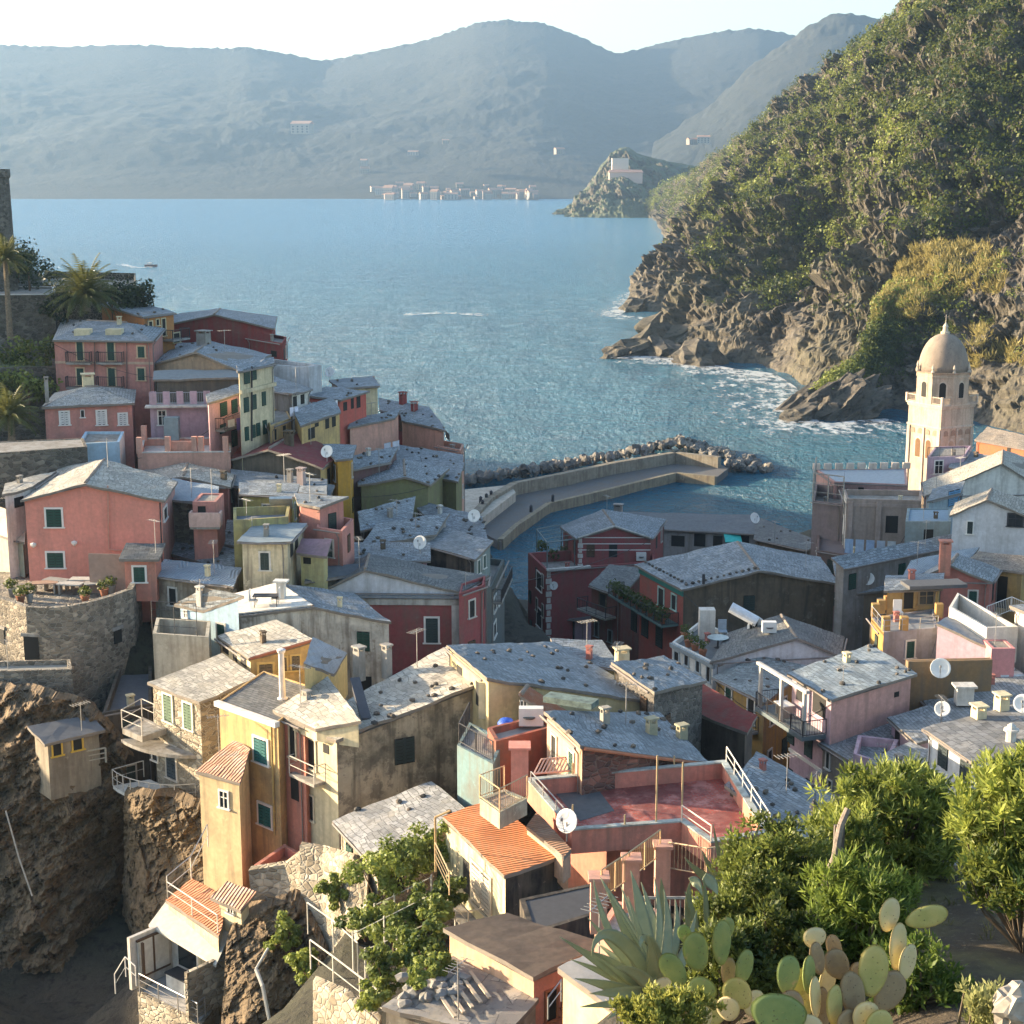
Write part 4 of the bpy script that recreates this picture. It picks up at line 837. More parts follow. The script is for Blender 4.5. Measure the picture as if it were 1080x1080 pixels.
# pink stairs and railing wall behind the agave
h = house('pinkstair', 'pink stair wall with stepped parapet behind the agave', 50, (627,985), (660,1000), R=(700,960), S=(650,950), roof='flat', ph=.1, wall=c_salmon, rm=CONC, base=3)
for k, (x, y) in enumerate(((631,930),(665,908),(698,892))):
    p = at(x, y+50, 50+k*2.5); q = MB(); q.box(p+Z*.9, .55, .55, 1.9); q.box(p+Z*1.9, .7, .7, .12); tag(q.build('gate_pillar', c_salmon, origin=p), ['lowest pink pillar of the stair railing behind the agave','middle pink pillar of the stair railing','highest pink pillar at the top of the stair'][k], 'pillar')
fence('tan sloping railing of the pink stair', [at(634,950,50), at(663,930,52.5), at(696,905,55)], 1.1, 'bars', plain((.5,.33,.17), .7))
fence('tan railing on the landing right of the pink stair', [at(705,918,55), at(745,925,54), at(790,918,54)], 1.1, 'bars', plain((.5,.36,.22), .7))
fence('grey weathered paling fence below the landing', [at(672,985,50), at(735,985,50)], 1.3, 'bars', WOODG, r=.05)
# ---- bottom left: terrace house at the cliff --------------------------
h = house('cliffbase', 'stone base of the open terrace house at the bottom left cliff', 68, (145,1046), (212,1081), R=(236,1050), S=(178,1018), roof='flat', ph=.02, wall=RUBL, rm=plain((.42,.40,.38), .8), base=5, name='house', cat='house')
zt = h.z0; A, B, C, D = h.A, h.B, h.C, h.D
q = MB(); hh = 2.7; X = (B-A).normalized(); Y = (D-A).normalized()
q.box(A.lerp(D, .5)+Z*hh/2+X*.1, .2, (D-A).length, hh, X); q.build('side_wall', WHITED, h.o)
q = MB(); q.box(D.lerp(C, .5)+Z*hh/2-Y*.1, (C-D).length, .2, hh, X); q.build('back_wall', c_white, h.o)
q = MB(); q.box(B.lerp(C, .5)+Z*hh*.45-X*.1, .2, (C-B).length, hh*.9, X); q.build('side_wall', RUBL, h.o)
q = MB(); c = D.lerp(C, .62)+Z*1.5-Y*.25; q.box(c, 3.0, .1, 1.7, X, mi=1); q.box(c+Z*.88-Y*.02, 3.1, .14, .1, X); q.box(c-Y*.03, .1, .14, 1.7, X); q.box(c-Z*.88-Y*.02, 3.1, .14, .1, X); q.build('window', [WHITEP, GLASS], h.o)
q = MB(); c = A.lerp(D, .45)+Z*1.5+X*.24; q.box(c, .08, 1.8, 1.8, X, mi=1); 
for k in (-.9,0,.9): q.box(c+Y*k, .14, .1, 1.9, X)
for k in (-.95,.95): q.box(c+Z*k, .12, 1.9, .1, X)
q.build('window', [BROWNW, plain((.6,.58,.52), .3)], h.o)
q = MB(); q.hexa([D.lerp(A,.45)+Z*2.55-X*.3, C.lerp(B,.45)+Z*2.2+X*.3, C+Z*3.0+X*.3+Y*.5, D+Z*3.1-X*.3+Y*.5], [D.lerp(A,.45)+Z*2.67-X*.3, C.lerp(B,.45)+Z*2.32+X*.3, C+Z*3.12+X*.3+Y*.5, D+Z*3.22-X*.3+Y*.5]); q.build('awning_roof', plain((.52,.49,.42), .8), h.o)
q = MB(); fence_mb(q, [A+Z*.02+X*.2, B+Z*.02-X*.2, B.lerp(C,.25)+Z*.02-X*.1], 1.0, 'rails', 2); q.build('railing', METAL, h.o)
t = empty('outdoor_kitchen', D.lerp(C,.55)-Y*1.2+Z*.0, 'white kitchen bench with dark worktop on the open terrace', 'bench'); p = wloc(t); q = MB(); q.box(p+Z*.42, 2.0, .7, .84, X); q.build('cabinet', c_white, t); q = MB(); q.box(p+Z*.88, 2.1, .8, .07, X); q.build('worktop', IRON, t)
h = house('orangeterrace', 'orange tiled sloping roof behind the open terrace house at bottom left', 70, (177,949), (230,985), R=(240,948), S=(202,928), rise=(0,0,.5,.5), wall=c_cream2, rm=tiles((.50,.19,.09), (.55,.36,.24), .35), base=3, over=.1)
fence('white rail across the orange tiled roof at bottom left', [h.A+Z*.05, h.A.lerp(h.B,.5)+Z*.05, h.B+Z*.05], .9, 'rails', plain((.6,.56,.48), .5)); fence('thin rail frame at the upper end of the orange tiled roof', [h.A+Z*.05, h.D+Z*.05, h.D+Z*.9+Vector((.5,2,0))], 1.2, 'rails', plain((.6,.56,.48), .5))
h = house('turret', 'little cream turret with tan roof and tiny window beside the orange tiled roof', 70.5, (231,945), (254,954), R=(262,944), S=(240,936), rise=(0,0,.3,.3), wall=c_cream, rm=TERRAP, base=4.5); h.wins('f', [(240,953,247,964)], 'w')
h = house('redplanter', 'terracotta walled terrace corner above the rock below the coral strip house', 74, (268,912), (298,921), R=(318,900), S=(300,890), roof='flat', ph=.5, wall=c_coral2, rm=plain((.35,.13,.06), .9), base=2, name='terrace_wall', cat='wall')
# ---- stone bastion -----------------------------------------------------
zb = at(27,640,98).z; pts = [atz(-40,618,zb), atz(27,640,zb)]
pb = [atz(x, y, zb) for x, y in ((50,641.5),(75,639),(98,634.5),(120,628),(140,621),(148,606))]
pts += pb + [atz(120,590,zb), atz(-40,590,zb)]
e = empty('bastion', (pts[1].x, pts[1].y, zb-10), 'round rubble stone bastion with cluttered terrace below the big coral house', 'bastion'); 
q = MB(); q.hexa([Vector((p.x,p.y,zb-11)) for p in pts], [Vector((p.x,p.y,zb-.9)) for p in pts]); q.build('wall', RUB, e, uv=(1,0,0))
q = MB()
for k in range(len(pts)-3):
    a, b = pts[k], pts[k+1]; o_ = Vector((-(b.y-a.y), b.x-a.x, 0)).normalized()*.4
    q.hexa([a-Z*.9, b-Z*.9, b+o_-Z*.9, a+o_-Z*.9], [a, b, b+o_, a+o_])
q.build('parapet', RUB, e)
X = Vector((1,0,0))
for (x, y, w_, hh_) in ((34,692,1.0,2.6),(124,671,.7,.9),(3,671,.5,1.0)):
    i0 = 1 if x > 27 else 0; i0 = 5 if x > 110 else i0; a, b = pts[i0], pts[i0+1]; p = hit_vplane(x, y, a, b); xx = (b-a).normalized(); oo = Vector((xx.y,-xx.x,0)); q = MB(); q.box(p+oo*.02, w_, .1, hh_, xx); q.box(p+oo*.05+Z*(hh_/2+.1), w_+.3, .12, .2, xx, mi=1); q.build('opening', [DARK, CONC], e)
q = MB(); p = atz(75,615,zb-.88)
for k, (x, y, c) in enumerate(((60,618,(.3,.28,.25)),(75,622,(.45,.42,.38)),(88,617,(.5,.47,.42)),(48,621,(.4,.24,.16)),(103,621,(.35,.33,.3)))):
    p = atz(x, y+4, zb-.88); t = empty('garden_table', p, ['grey low table on the bastion terrace left of the pale table','pale table in the middle of the bastion terrace','white topped table at the back of the bastion terrace','brown bench table at the left of the bastion terrace','grey table at the right of the bastion terrace'][k], 'table'); q = MB(); q.box(p+Z*.7, 1.7, .9, .08, Vector((1,.2*k-.4,0))); q.build('tabletop', plain(c, .8), t)
    for sx in (-.7,.7):
        q = MB(); q.box(p+Z*.33+Vector((sx,0,0)), .1, .7, .66); q.build('leg', WOODG, t)
for k, (x, y) in enumerate(((12,626),(22,634),(31,632),(110,627),(118,623),(90,634),(128,616))):
    p = atz(x, y+3, zb-.88); e2 = empty('plant_pot', p, 'potted plant on the bastion terrace, ' + ['leftmost by the wall','second from the left','at the corner above the dark door','small one right of the grey table','yellow green bush on the right parapet','front one behind the round parapet','last one beside the white chimney pot'][k], 'potted plant'); q = MB(); q.lathe(p, [(.2,0),(.3,.5),(.33,.5),(.33,.58)], 10); q.build('pot', TERRA if k % 2 else CONC, e2)
    leaf_mesh('foliage', [tuple(p+Z*.9)], [.5], [.6 if k == 4 else .2], 120, .22, LF_SCRUB, parent=e2)
h = house('lowbastion', 'lower rubble wall spur below the bastion at the left edge', 95, (-40,709), (76,706), R=(74,695), roof='flat', ph=.3, wall=RUB, rm=plain((.3,.28,.24), .9), base=5, name='bastion', cat='bastion', ctrl=False)
h = house('cliffshed', 'grey roofed cliff hut with yellow window panels under the bastion', 90, (50,782), (104,770), R=(92,757), S=(36,768), rise=(0,0,.3,.3), wall=plaster((.30,.26,.2), .6), rm=plain((.12,.12,.125), .8), base=3.6, ctrl=False)
h.wins('f', [(54,782,66,798),(75,776,88,792)], 'd', plain((.62,.40,.06), .6)); q = MB(); fence_mb(q, [at(64,815,89), at(90,808,89.5), at(112,804,90)], .9, 'rails', 2, 1.4, .05); tag(q.build('railing', plain((.42,.38,.3), .9), origin=at(64,815,89)), 'rustic log rail on the ledge in front of the cliff hut', 'railing')
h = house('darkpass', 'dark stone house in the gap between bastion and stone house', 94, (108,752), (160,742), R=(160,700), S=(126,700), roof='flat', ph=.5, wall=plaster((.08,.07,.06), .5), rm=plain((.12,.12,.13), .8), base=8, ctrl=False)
h = house('blueyard', 'pale yard wall with wire trellis left of the cream roofed house', 93, (161,668), (220,672), R=(222,655), roof='flat', ph=1.4, wall=plaster((.5,.45,.36), .4), rm=plain((.2,.22,.26), .8), base=3.5, name='yard', cat='yard')
fence('tall black trellis posts round the pale yard', [h.A+Z*.02, h.A.lerp(h.B,.4)+Z*.02, h.A.lerp(h.B,.8)+Z*.02], 2.0, 'rails', IRON, 3, 1.2, .02)
# ---- upper left quarter -------------------------------------------------
h = house('farpink', 'dusty pink hip roofed house with tall green shutters and small balconies by the palms', 143, (57,358), (160,359), R=(171,346), S=(66,337), roof='hip', h=.9, wall=c_pink, rm=SLB, base=7, stones=14, hipin=.3)
h.wins('f', [(80,359,89,381),(112,359,122,381),(144,364,154,378),(80,387,90,407),(113,387,123,408),(144,387,154,402),(80,412,90,425)], 'g', plaster((.62,.45,.3), .2)); h.band('f', 382.5, .22, plaster((.55,.38,.28), .2), px=100)
for y, x0, x1 in ((382,72,97),(382,104,131),(408,72,97),(408,104,131)): h.slab('f', x0, x1, y, .6)
for px in (100,134): q = MB(); a, b = h.wp('f', px, 360), h.wp('f', px, 420); X, out = h.frame('f'); q.tube(a+out*.08, b+out*.08, .06); q.build('downpipe', plain((.2,.12,.1), .7), h.o)
q = MB(); p = h.on_roof(88,352)+Z*.1; q.box(p, 1.4, 1.2, .7); q.build('dormer', c_cream, h.roof); q = MB(); p = h.on_roof(121,352)+Z*.1; q.box(p, 1.4, 1.2, .7); q.build('dormer', c_cream, h.roof)
h = house('orangehouse', 'orange house with balcony behind the dusty pink house', 153, (107,321), (152,334), R=(183,330), S=(131,314), rise=(.4,0,0,.4), wall=plaster((.42,.17,.06), .3), walls={'r': c_orange}, rm=SLB, base=7.5, stones=6)
h.wins('r', [(156,338,161,346),(170,335,175,355),(164,336,168,344),(182,350,190,362)], 'd', c_cream); h.slab('r', 172, 190, 357, 1.2); h.chimney(119,315,1.6,.8,CONC)
h = house('maroonbig', 'long dark maroon house with blue slate gable roof at the sea edge', 161, (183,341), (287,346), R=(290,334), S=(186,331), roof='gf', M1=(226,331.5), M2=(232,326), wall=c_maroon, rm=SLB, base=8)
h = house('maroonblock', 'small maroon block with flat roof at the end of the long maroon house', 156, (262,356), (298,362), R=(302,355), roof='flat', ph=.3, wall=c_maroon, rm=CONC, base=5); h.wins('f', [(286,370,292,377)], 'd', None)
h = house('browngable', 'house with weathered brown gable and broad blue slate roof behind the curved pink balcony', 140, (162,384), (252,390), R=(284,374), S=(190,362), roof='gf', M1=(206,371), M2=(222,360), wall=plaster((.33,.25,.18), .5), rm=SLB, base=4, stones=10); h.chimney(215,362,1.4,1.2,CONC); h.chimney(226,352,.5,1.5,CONC)
h = house('arbour', 'shaded verandah under shade darkened canopies below the weathered brown gable', 137.5, (165,400), (250,398), L=3, roof='quad', rise=(.0,.0,.3,.3), wall=plaster((.10,.09,.08), .5), rm=plain((.16,.18,.19), .8), base=3)  # canopy and wall colours darkened to hold the verandah's shade
h = house('curved', 'lilac pink house with railed balcony under the shaded verandah', 135, (158,427), (222,426), R=(226,405), S=(160,408), roof='flat', ph=.05, wall=c_lilac, rm=CONC, base=5); h.wins('f', [(166,432,176,449)], 'w')
q = MB(); a, b = h.A+Z*.01, h.B+Z*.01; X = (b-a).normalized()
for k in range(0, 9, 2): q = MB(); q.box(a.lerp(b, (k+.5)/9)+Z*.55, .55, .12, 1.1, X); q.build('parapet_post', c_lilac, h.o)
q = MB(); fence_mb(q, [a, b], 1.0, 'bars'); q.build('railing', plain((.35,.36,.40), .6), h.o)
q = MB(); q.box((a+b)/2-Z*.1+Vector((0,-.35,0)), (b-a).length+.6, 1.0, .16, X); q.build('balcony', WHITED, h.o)
h = house('pinkfacade', 'pink facade with green shutters left of the cream facade', 133, (220,425), (256,413), R=(254,405), roof='quad', rise=(0,0,.2,.2), wall=plaster((.55,.33,.34), .25), rm=SLB, base=6.5); h.wins('f', [(232,424,239,440),(244,421,250,437),(232,447,238,458),(244,453,250,472)], 'g', None)
h.slab('f', 227, 256, 448, .8); laundry('purple and white washing on the pink facade balcony', h.wp('f',228,443)+h.frame('f')[1]*.9, h.wp('f',255,437)+h.frame('f')[1]*.9, [(.6,.6,.62),(.12,.08,.35),(.35,.3,.55)], .9)
h = house('creamtall', 'tall pale yellow facade with rows of dark green shutters in the upper village', 131, (252,391), (288,383), R=(287,378), rise=(0,0,.2,.2), wall=c_cream, rm=SLB, base=7.5); h.wins('f', [(257,389,263,406),(265,387,270,402),(257,419,262,436),(266,416,270,433),(276,413,280,429),(258,450,262,466),(265,448,269,463),(270,446,274,461),(277,443,281,459)], 'g', None); h.band('f', 410, .3, c_cream, .25, px=268)
q = MB(); a, b = h.wp('f',264.5,386), h.wp('f',264.5,465); X, out = h.frame('f'); q.tube(a+out*.1, b+out*.1, .07); q.build('downpipe', IRON, h.o)
h = house('whiteblock', 'long blank bluish white block above the slate roofs near the sea', 147, (273,384), (326,387), R=(339,385), S=(285,378), roof='flat', ph=.3, wall=plaster((.55,.56,.58), .3), rm=CONC, base=5)
h = house('slatesmall', 'small slate roofed house with stone wall below the bluish white block', 136, (285,411), (308,415), R=(326,410), S=(283,396), rise=(0,0,0,.8), wall=c_grey, walls={'r': c_white}, rm=SLB, base=4); h.wins('r', [(309,418,313,430),(317,416,321,427)], 'd', None)
h = house('yellowtop', 'yellow house with dark doorways and flat roof in the upper village', 132.5, (285,449), (307,441), R=(300,428), roof='flat', ph=.1, wall=c_gold, rm=CONC, base=5); h.wins('f', [(288,451,292,465),(297,447,302,461)], 'd', plaster((.6,.4,.2), .2)); laundry('white washing hanging above the yellow house with flat roof', at(305,430,132), at(315,428,133), [(.7,.68,.75),(.65,.65,.75)], .9)
h = house('ochretop', 'ochre yellow house with small dark windows beside the maroon roof', 136, (318,448), (358,434), R=(350,420), roof='quad', rise=(0,0,.5,.5), wall=c_yel, rm=SLB, base=5); h.wins('f', [(343,440,347,453),(350,437,354,451),(332,446,336,451)], 'd', None); h.door('f', 325,451,332,464, 'd', None)
h = house('whiteterr', 'white walled roof terrace between ochre and red houses', 141, (322,425), (356,428), R=(356,416), roof='flat', ph=1.2, wall=c_white, rm=CONC, base=4); laundry('pale laundry on the white walled roof terrace', at(324,424,140), at(338,424,140), [(.6,.6,.65),(.5,.5,.55),(.65,.62,.6)], 1.0)
h = house('redsmall', 'bright red narrow house with slate roof and dark windows in the upper village', 150, (358,421), (386,413), L=4, rise=(0,0,.2,.2), wall=plaster((.52,.13,.10), .2), walls={'r': c_yel}, rm=SLB, base=6, stones=4); h.wins('f', [(362,424,366,434),(370,419,373,432),(376,417,380,431)], 'd', None); 
h = house('slateback', 'grey slate roof with white chimney behind the red narrow house', 156, (360,409), (398,407), R=(392,398), S=(350,401), rise=(0,0,.2,.2), wall=c_cream, rm=SLB, base=4, stones=5)
h = house('brownroofs', 'maroon walled house with long slate roof nearest the sea in the upper village', 166, (402,432), (461,443), R=(452,430), S=(401,421), rise=(0,0,.6,.6), wall=c_maroon, rm=SLB, base=5, stones=8); h.chimney(425,426,.9,1.3,c_maroon); h.chimney(437,434,.8,1,c_maroon)
h = house('salmona', 'blank salmon house wall with slate strip on top left of the dark gap', 151, (369,450), (415,441), R=(420,433), S=(374,441), rise=(0,0,.3,.3), wall=c_salmon, rm=SLB, base=5, stones=5)
h = house('salmonb', 'blank salmon house wall with slate strip right of the dark gap', 151.5, (425,443), (468,453), R=(462,443), S=(424,435), rise=(0,0,.3,.3), wall=c_salmon, rm=SLB, base=6, stones=5); h.wins('r', [(470,456,474,464)], 'd', None)
h = house('salmonc', 'salmon pink house end with small roof terrace above the breakwater boulders', 149, (461,470), (486,475), R=(489,468), S=(465,464), roof='flat', ph=.5, wall=c_salmon, rm=CONC, base=9)
laundry('bluish white washing below the blank salmon walls', at(404,468,146), at(422,464,146), [(.65,.66,.75),(.7,.7,.78)], 1.4)
h = house('maroonroof', 'house with big dull maroon roof and dark brown gable in the upper village', 123, (245,484), (338,492), R=(357,478), S=(262,462), roof='gf', M1=(284,473), M2=(314,456), wall=plaster((.085,.075,.06), .5), walls={'r': c_yel}, rm=plaster((.23,.06,.06), .3), base=4); h.wins('r', [(345,494,348,512),(351,490,354,506)], 'd', None); h.chimney(305,470,.8,1.2,c_brown)
h = house('yellowslit', 'narrow orange yellow house with blue slate roof right of the maroon roof', 125, (356,484), (369,483), R=(372,470), S=(345,470), rise=(0,0,.3,.3), wall=plaster((.55,.30,.05), .25), rm=SLB, base=8)
h = house('longblueroof', 'long low house with plain blue slate roof below the dark brown gable', 118, (248,512), (341,521), R=(342,507), S=(246,496), rise=(0,0,.4,.4), wall=c_brown, rm=SLB, base=4, stones=6); h.chimney(318,511,.7,1.3,plaster((.45,.35,.33), .2)); h.chimney(306,508,.5,.9,CONC)
h = house('oliveyel', 'dull yellow house with flat blue roof and low walled terrace in the dense village', 113, (256,520), (308,523), R=(312,512), S=(256,510), wall=plaster((.42,.36,.13), .4), rm=SLB, base=4, rise=(0,0,.3,.3)); q = MB(); p = h.wp('f', 298, 530)+Vector((0,-.6,0)); q.box(p, 1.6, .2, 2.2, Vector((1,.1,0)), Vector((0,.6,.8))); q.build('roof_hatch', plain((.45,.5,.52), .5), h.o)
h = house('oliveterr', 'flat grey roof terrace with dull yellow parapet wall', 108, (246,549), (304,545), R=(306,533), S=(246,535), roof='flat', ph=.6, wall=plaster((.42,.36,.16), .4), rm=plain((.18,.20,.24), .8), base=4)
h = house('pinkterr', 'pink house with slate roof beside its railed corner terrace', 109, (317,531), (337,534), R=(362,525), S=(315,522), rise=(0,0,.2,.2), wall=c_pink, rm=SLB, base=8, stones=3)
h = house('pinkterrb', 'pink corner terrace with dark furniture on the pink slate roofed house', 107, (334,556), (361,560), R=(373,547), S=(337,541), roof='flat', ph=.75, wall=c_pink, rm=DARK, base=6); q = MB(); p = atz(342,553,h.floor_z); q.box(p+Z*.9, 1.0, .8, 1.7); q.build('shed', plain((.03,.05,.04), .7), h.o)
h = house('creamfacade', 'narrow cream facade with tall dark windows left of the pink corner terrace', 108, (303,571), (319,553), L=3, roof='quad', wall=c_cream2, rm=plain((.2,.24,.26), .7), base=7); h.wins('f', [(306,570,309,588),(311,562,314,580)], 'd', None)
h = house('tinyyellow', 'tiny pale yellow house with lilac canopy at the foot of the pink house', 104, (317,582), (341,584), R=(345,572), rise=(0,0,.5,.5), wall=plaster((.5,.45,.22), .3), rm=plaster((.36,.22,.25), .3), base=4); h.wins('f', [(320,588,328,596)], 'd', None)
h = house('slatefill', 'coral walled house with slate roof right behind the big coral house', 107, (180,582), (240,600), R=(256,583), S=(186,566), rise=(0,0,.5,.5), wall=c_coral2, rm=SLB, base=4, stones=10)
h = house('ochrefill', 'ochre house with grey slate roof left of the narrow cream facade', 110, (238,573), (296,580), R=(300,556), S=(243,551), rise=(0,0,.8,.8), wall=plaster((.36,.23,.09), .5), rm=SL, base=5, stones=8); h.wins('f', [(255,588,262,598)], 'd', None)
h = house('brownfill', 'brown ochre house with dark roof below the grey slate roof', 105, (262,590), (303,594), R=(306,575), S=(262,573), rise=(0,0,.8,.8), wall=plaster((.28,.18,.08), .5), rm=SLD, base=5); h.wins('f', [(270,598,276,610),(286,600,292,612)], 'd', None)
h = house('fillgreen', 'grey green plastered house with blue roof behind the white gable house', 110, (296,610), (330,614), R=(336,596), S=(302,592), rise=(0,0,.6,.6), wall=c_ggreen, rm=SLB, base=5)
h = house('fillmid', 'lilac grey house with small slate roof left of the salmon walls', 120, (310,520), (345,524), R=(350,512), S=(312,506), rise=(0,0,.3,.3), wall=c_grey, rm=SLB, base=5)
h = house('olive', 'olive green house with blunt gable and blue slate roof near the breakwater', 129, (381,511), (451,510), R=(470,494), S=(378,494), roof='gf', M1=(427,502), M2=(426,485), wall=c_olive, rm=SLB, base=5, stones=10)
h = house('oliveb', 'second olive green house wall with slate roof beside the blunt gable', 134, (452,502), (481,507), R=(487,489), S=(446,483), rise=(0,0,.6,.6), wall=c_olive, rm=SLB, base=7, stones=6)
h = house('roofa', 'slate roofed house with maroon side wall left of the olive gable', 133, (369,495), (410,487), R=(418,472), S=(372,481), rise=(0,0,.5,.5), wall=plaster((.16,.09,.09), .4), rm=SLB, base=8, stones=6)
h = house('roofb', 'slate roofs with raised pink edge behind the olive gable', 140, (412,486), (486,494), R=(486,480), S=(420,470), rise=(0,0,.5,.5), wall=c_pink, rm=SLB, base=6, stones=8)
h = house('roofc', 'left blue slate roof of the three below the olive gable', 121, (383,557), (432,547), R=(436,525), S=(380,542), rise=(0,0,.8,.8), wall=c_dark, rm=SLB, base=5, stones=8)
h = house('roofd', 'middle blue slate roof of the three below the olive gable', 118, (386,573), (458,563), R=(470,543), S=(400,553), rise=(0,0,.8,.8), wall=c_grey, rm=SLB, base=5, stones=10)
h = house('roofe', 'right slate roof of the three below the olive gable towards the harbour', 120, (458,553), (512,568), R=(506,545), S=(432,527), rise=(0,0,.8,.8), wall=c_dark, rm=SLB, base=8, stones=12)
h = house('lilacstrip', 'low lilac house with slate roof and skylights above the dark grey gable roof', 112, (372,592), (450,590), R=(450,574), S=(374,574), rise=(0,0,.6,.6), wall=c_lilac, rm=SLB, base=4, stones=6); h.wins('f', [], 'd')
h = house('darkhouse', 'tall black walled house with pebbled slate roof beside the harbour alley', 113, (450,574), (500,588), R=(517,571), S=(464,557), rise=(0,0,.5,.5), wall=c_dark, walls={'r': plaster((.22,.27,.26), .4)}, rm=SLR, base=14); h.wins('r', [(503,590,506,606),(509,585,512,600),(503,622,506,640),(510,615,513,632)], 'g')
h = house('alleyhouse', 'dark grey green house with balconies along the harbour alley', 112, (503,622), (518,619), R=(532,590), S=(512,588), roof='flat', ph=.5, wall=plaster((.13,.15,.15), .5), rm=CONC, base=11); h.wins('r', [(520,628,523,645),(525,620,528,637),(520,655,523,672)], 'd'); h.slab('r', 519, 531, 622, .7)
h = house('maroongable', 'maroon house with white gable band and dark grey roof in the village centre', 105, (340,623), (484,624), R=(511,608), S=(360,600), roof='gf', M1=(385,600), M2=(389,585), wall=c_wine, rm=SLD, base=8, over=.2); h.win('f', 447,650,464,679, 'g', shut=plain((.03,.05,.05), .6)); h.wins('r', [(488,647,493,671),(500,640,505,662)], 'd')
q = MB(); X, out = h.frame('f'); a, b, m1 = h.A, h.B, h.rl[0]; o2 = out*.05; lo_ = Z*-.25
q.hexa([a+lo_, b+lo_, b-Z*.1, m1-Z*.1, a-Z*.1], [p+o2 for p in (a+lo_, b+lo_, b-Z*.1, m1-Z*.1, a-Z*.1)]); q.build('gable_plaster', plaster((.58,.58,.60), .25), h.o)
q = MB(); q.box((a+b)/2-Z*.34+out*.12, (b-a).length+.3, .3, .18, X); q.build('cornice', plain((.2,.22,.24), .7), h.o); q = MB(); q.box((a+b)/2-Z*.72+out*.06, (b-a).length+.1, .14, .42, X); q.build('frieze', plaster((.5,.47,.42), .5), h.o)
q = MB(); q.box(b-Z*3.2-X*.25+out*.06, .5, .13, 4.6, X); q.build('quoin', WHITED, h.o)
h = house('darkleft', 'dark flat sheet roof left of the white gable band', 106.5, (326,612), (378,604), R=(386,596), S=(330,600), rise=(0,0,.3,.3), wall=c_dark, rm=plain((.10,.11,.12), .8), base=4)
h = house('maroonterr', 'maroon terrace with white posts at the right end of the white gable band', 106, (484,626), (510,617), R=(512,607), roof='flat', ph=.8, wall=c_wine, rm=CONC, base=7); 
# ---- harbour and right side ---------------------------------------------
h = house('harbourred', 'maroon gabled house with thin white stripes on the harbour', 152, (610,567), (686,567), R=(700,548), S=(594,555), roof='gf', M1=(648,554.5), M2=(636,538), wall=c_wine, rm=SLB, base=6)
for y in (567,573.5,580): h.band('f', y, .09, WHITEP, .03, px=640)
q = MB(); a = h.A; X, out = h.frame('f')
for k in range(7): q.box(a - Z*(k*.5+.3) + X*.2 + out*.03, .5 if k % 2 else .32, .1, .4, X)
q.build('quoin', WHITED, h.o); q = MB(); m1, m2 = h.rl
for p0, p1 in ((h.A, m1), (m1, h.B)): q.tube(p0+out*.25+Z*.03, p1+out*.25+Z*.03, .10, 6)
q.build('verge', WHITED, h.roof); q = MB(); p = h.wp('f', 676, 586)+out*.3; q.box(p, .95, .5, .75, X); q.lathe(p+out*.26, [(.25,-.02),(.25,.02)], 10, mi=1); tag(q.build('air_conditioner', [WHITEP, IRON], origin=p), 'white air conditioner on the striped maroon harbour gable', 'air conditioner')
h = house('harbourbase', 'maroon lower storeys with white corner stones and roof terrace facing the harbour', 150, (576,601), (690,592), R=(690,575), S=(557,583), roof='flat', ph=1.0, wall=c_wine, rm=CONC, base=12); h.wins('l', [(566,603,572,623),(566,641,572,662)], 'd'); q = MB(); X, out = h.frame('f')
for k in range(16): q.box(h.A - Z*(k*.62+.5) + X*.25 + out*.03, .55 if k % 2 else .35, .1, .5, X)
q.build('quoin', WHITED, h.o); q = MB(); q.box(h.A.lerp(h.B,.2)+Z*.02+out*.1, (h.B-h.A).length*.4, .4, .16, X); q.build('cornice', WHITED, h.o); dish('small white dish on the maroon harbour wall', h.wp('f', 583,617)+out*.3-Z*.4, .4, R(-20), .4, .4)
e = empty('pergola', atz(590,578,h.floor_z), 'dark metal pergola on the harbour roof terrace', 'pergola'); q = MB(); P4 = [atz(x,y,h.floor_z) for x,y in ((566,585),(577,600),(606,596),(592,580))]
for p in P4: q.tube(p, p+Z*2.6, .06, 5)
for k in range(4): q.tube(P4[k]+Z*2.6, P4[(k+1)%4]+Z*2.6, .06, 5)
for k in range(5): q.tube(P4[0].lerp(P4[1],k/4)+Z*2.65, P4[3].lerp(P4[2],k/4)+Z*2.65, .04, 4)
q.build('frame', plain((.16,.2,.2), .6), e)
for k, (x, y) in enumerate(((572,583),(583,592),(596,588),(604,582))): t = atz(x, y, h.floor_z); tag(leaf_mesh('potted_shrub', [tuple(t+Z*.7)], [.8], [.15], 150, .3, LF_SCRUB, org=tuple(t)), ['dark shrub at the left corner of the harbour roof terrace','dark shrub at the near parapet of the harbour roof terrace','dark shrub under the pergola','dark shrub by the striped gable wall'][k], 'shrub')
h = house('lilachar', 'lilac ground floor with dark doors below the maroon harbour wall', 147, (579,650), (618,654), R=(640,640), roof='quad', rise=(0,0,.3,.3), wall=c_lilac, rm=plain((.12,.10,.10), .8), base=6); h.wins('f', [(581,652,588,671),(597,655,606,676)], 'd', None)
h = house('darkterr', 'dark roofed house with plant filled wooden balcony beside the maroon harbour wall', 133, (624,617), (655,628), R=(677,600), S=(645,597), rise=(0,0,.6,.6), wall=plaster((.20,.07,.06), .4), rm=SLD, base=10); h.wins('f', [(632,625,640,640)], 'd', c_brown); h.slab('f', 620, 650, 645, 1.2, rm=IRON); h.wins('f', [(627,655,632,672),(641,664,646,678)], 'd', plaster((.3,.35,.35), .3))
h = house('longgrey', 'very long low grey roofed building along the inner harbour', 178, (686,557), (799,563), R=(797,544.5), S=(645,540), rise=(0,0,.8,.8), wall=plaster((.34,.32,.30), .4), rm=plain((.13,.135,.14), .85, 0, .2), base=5)
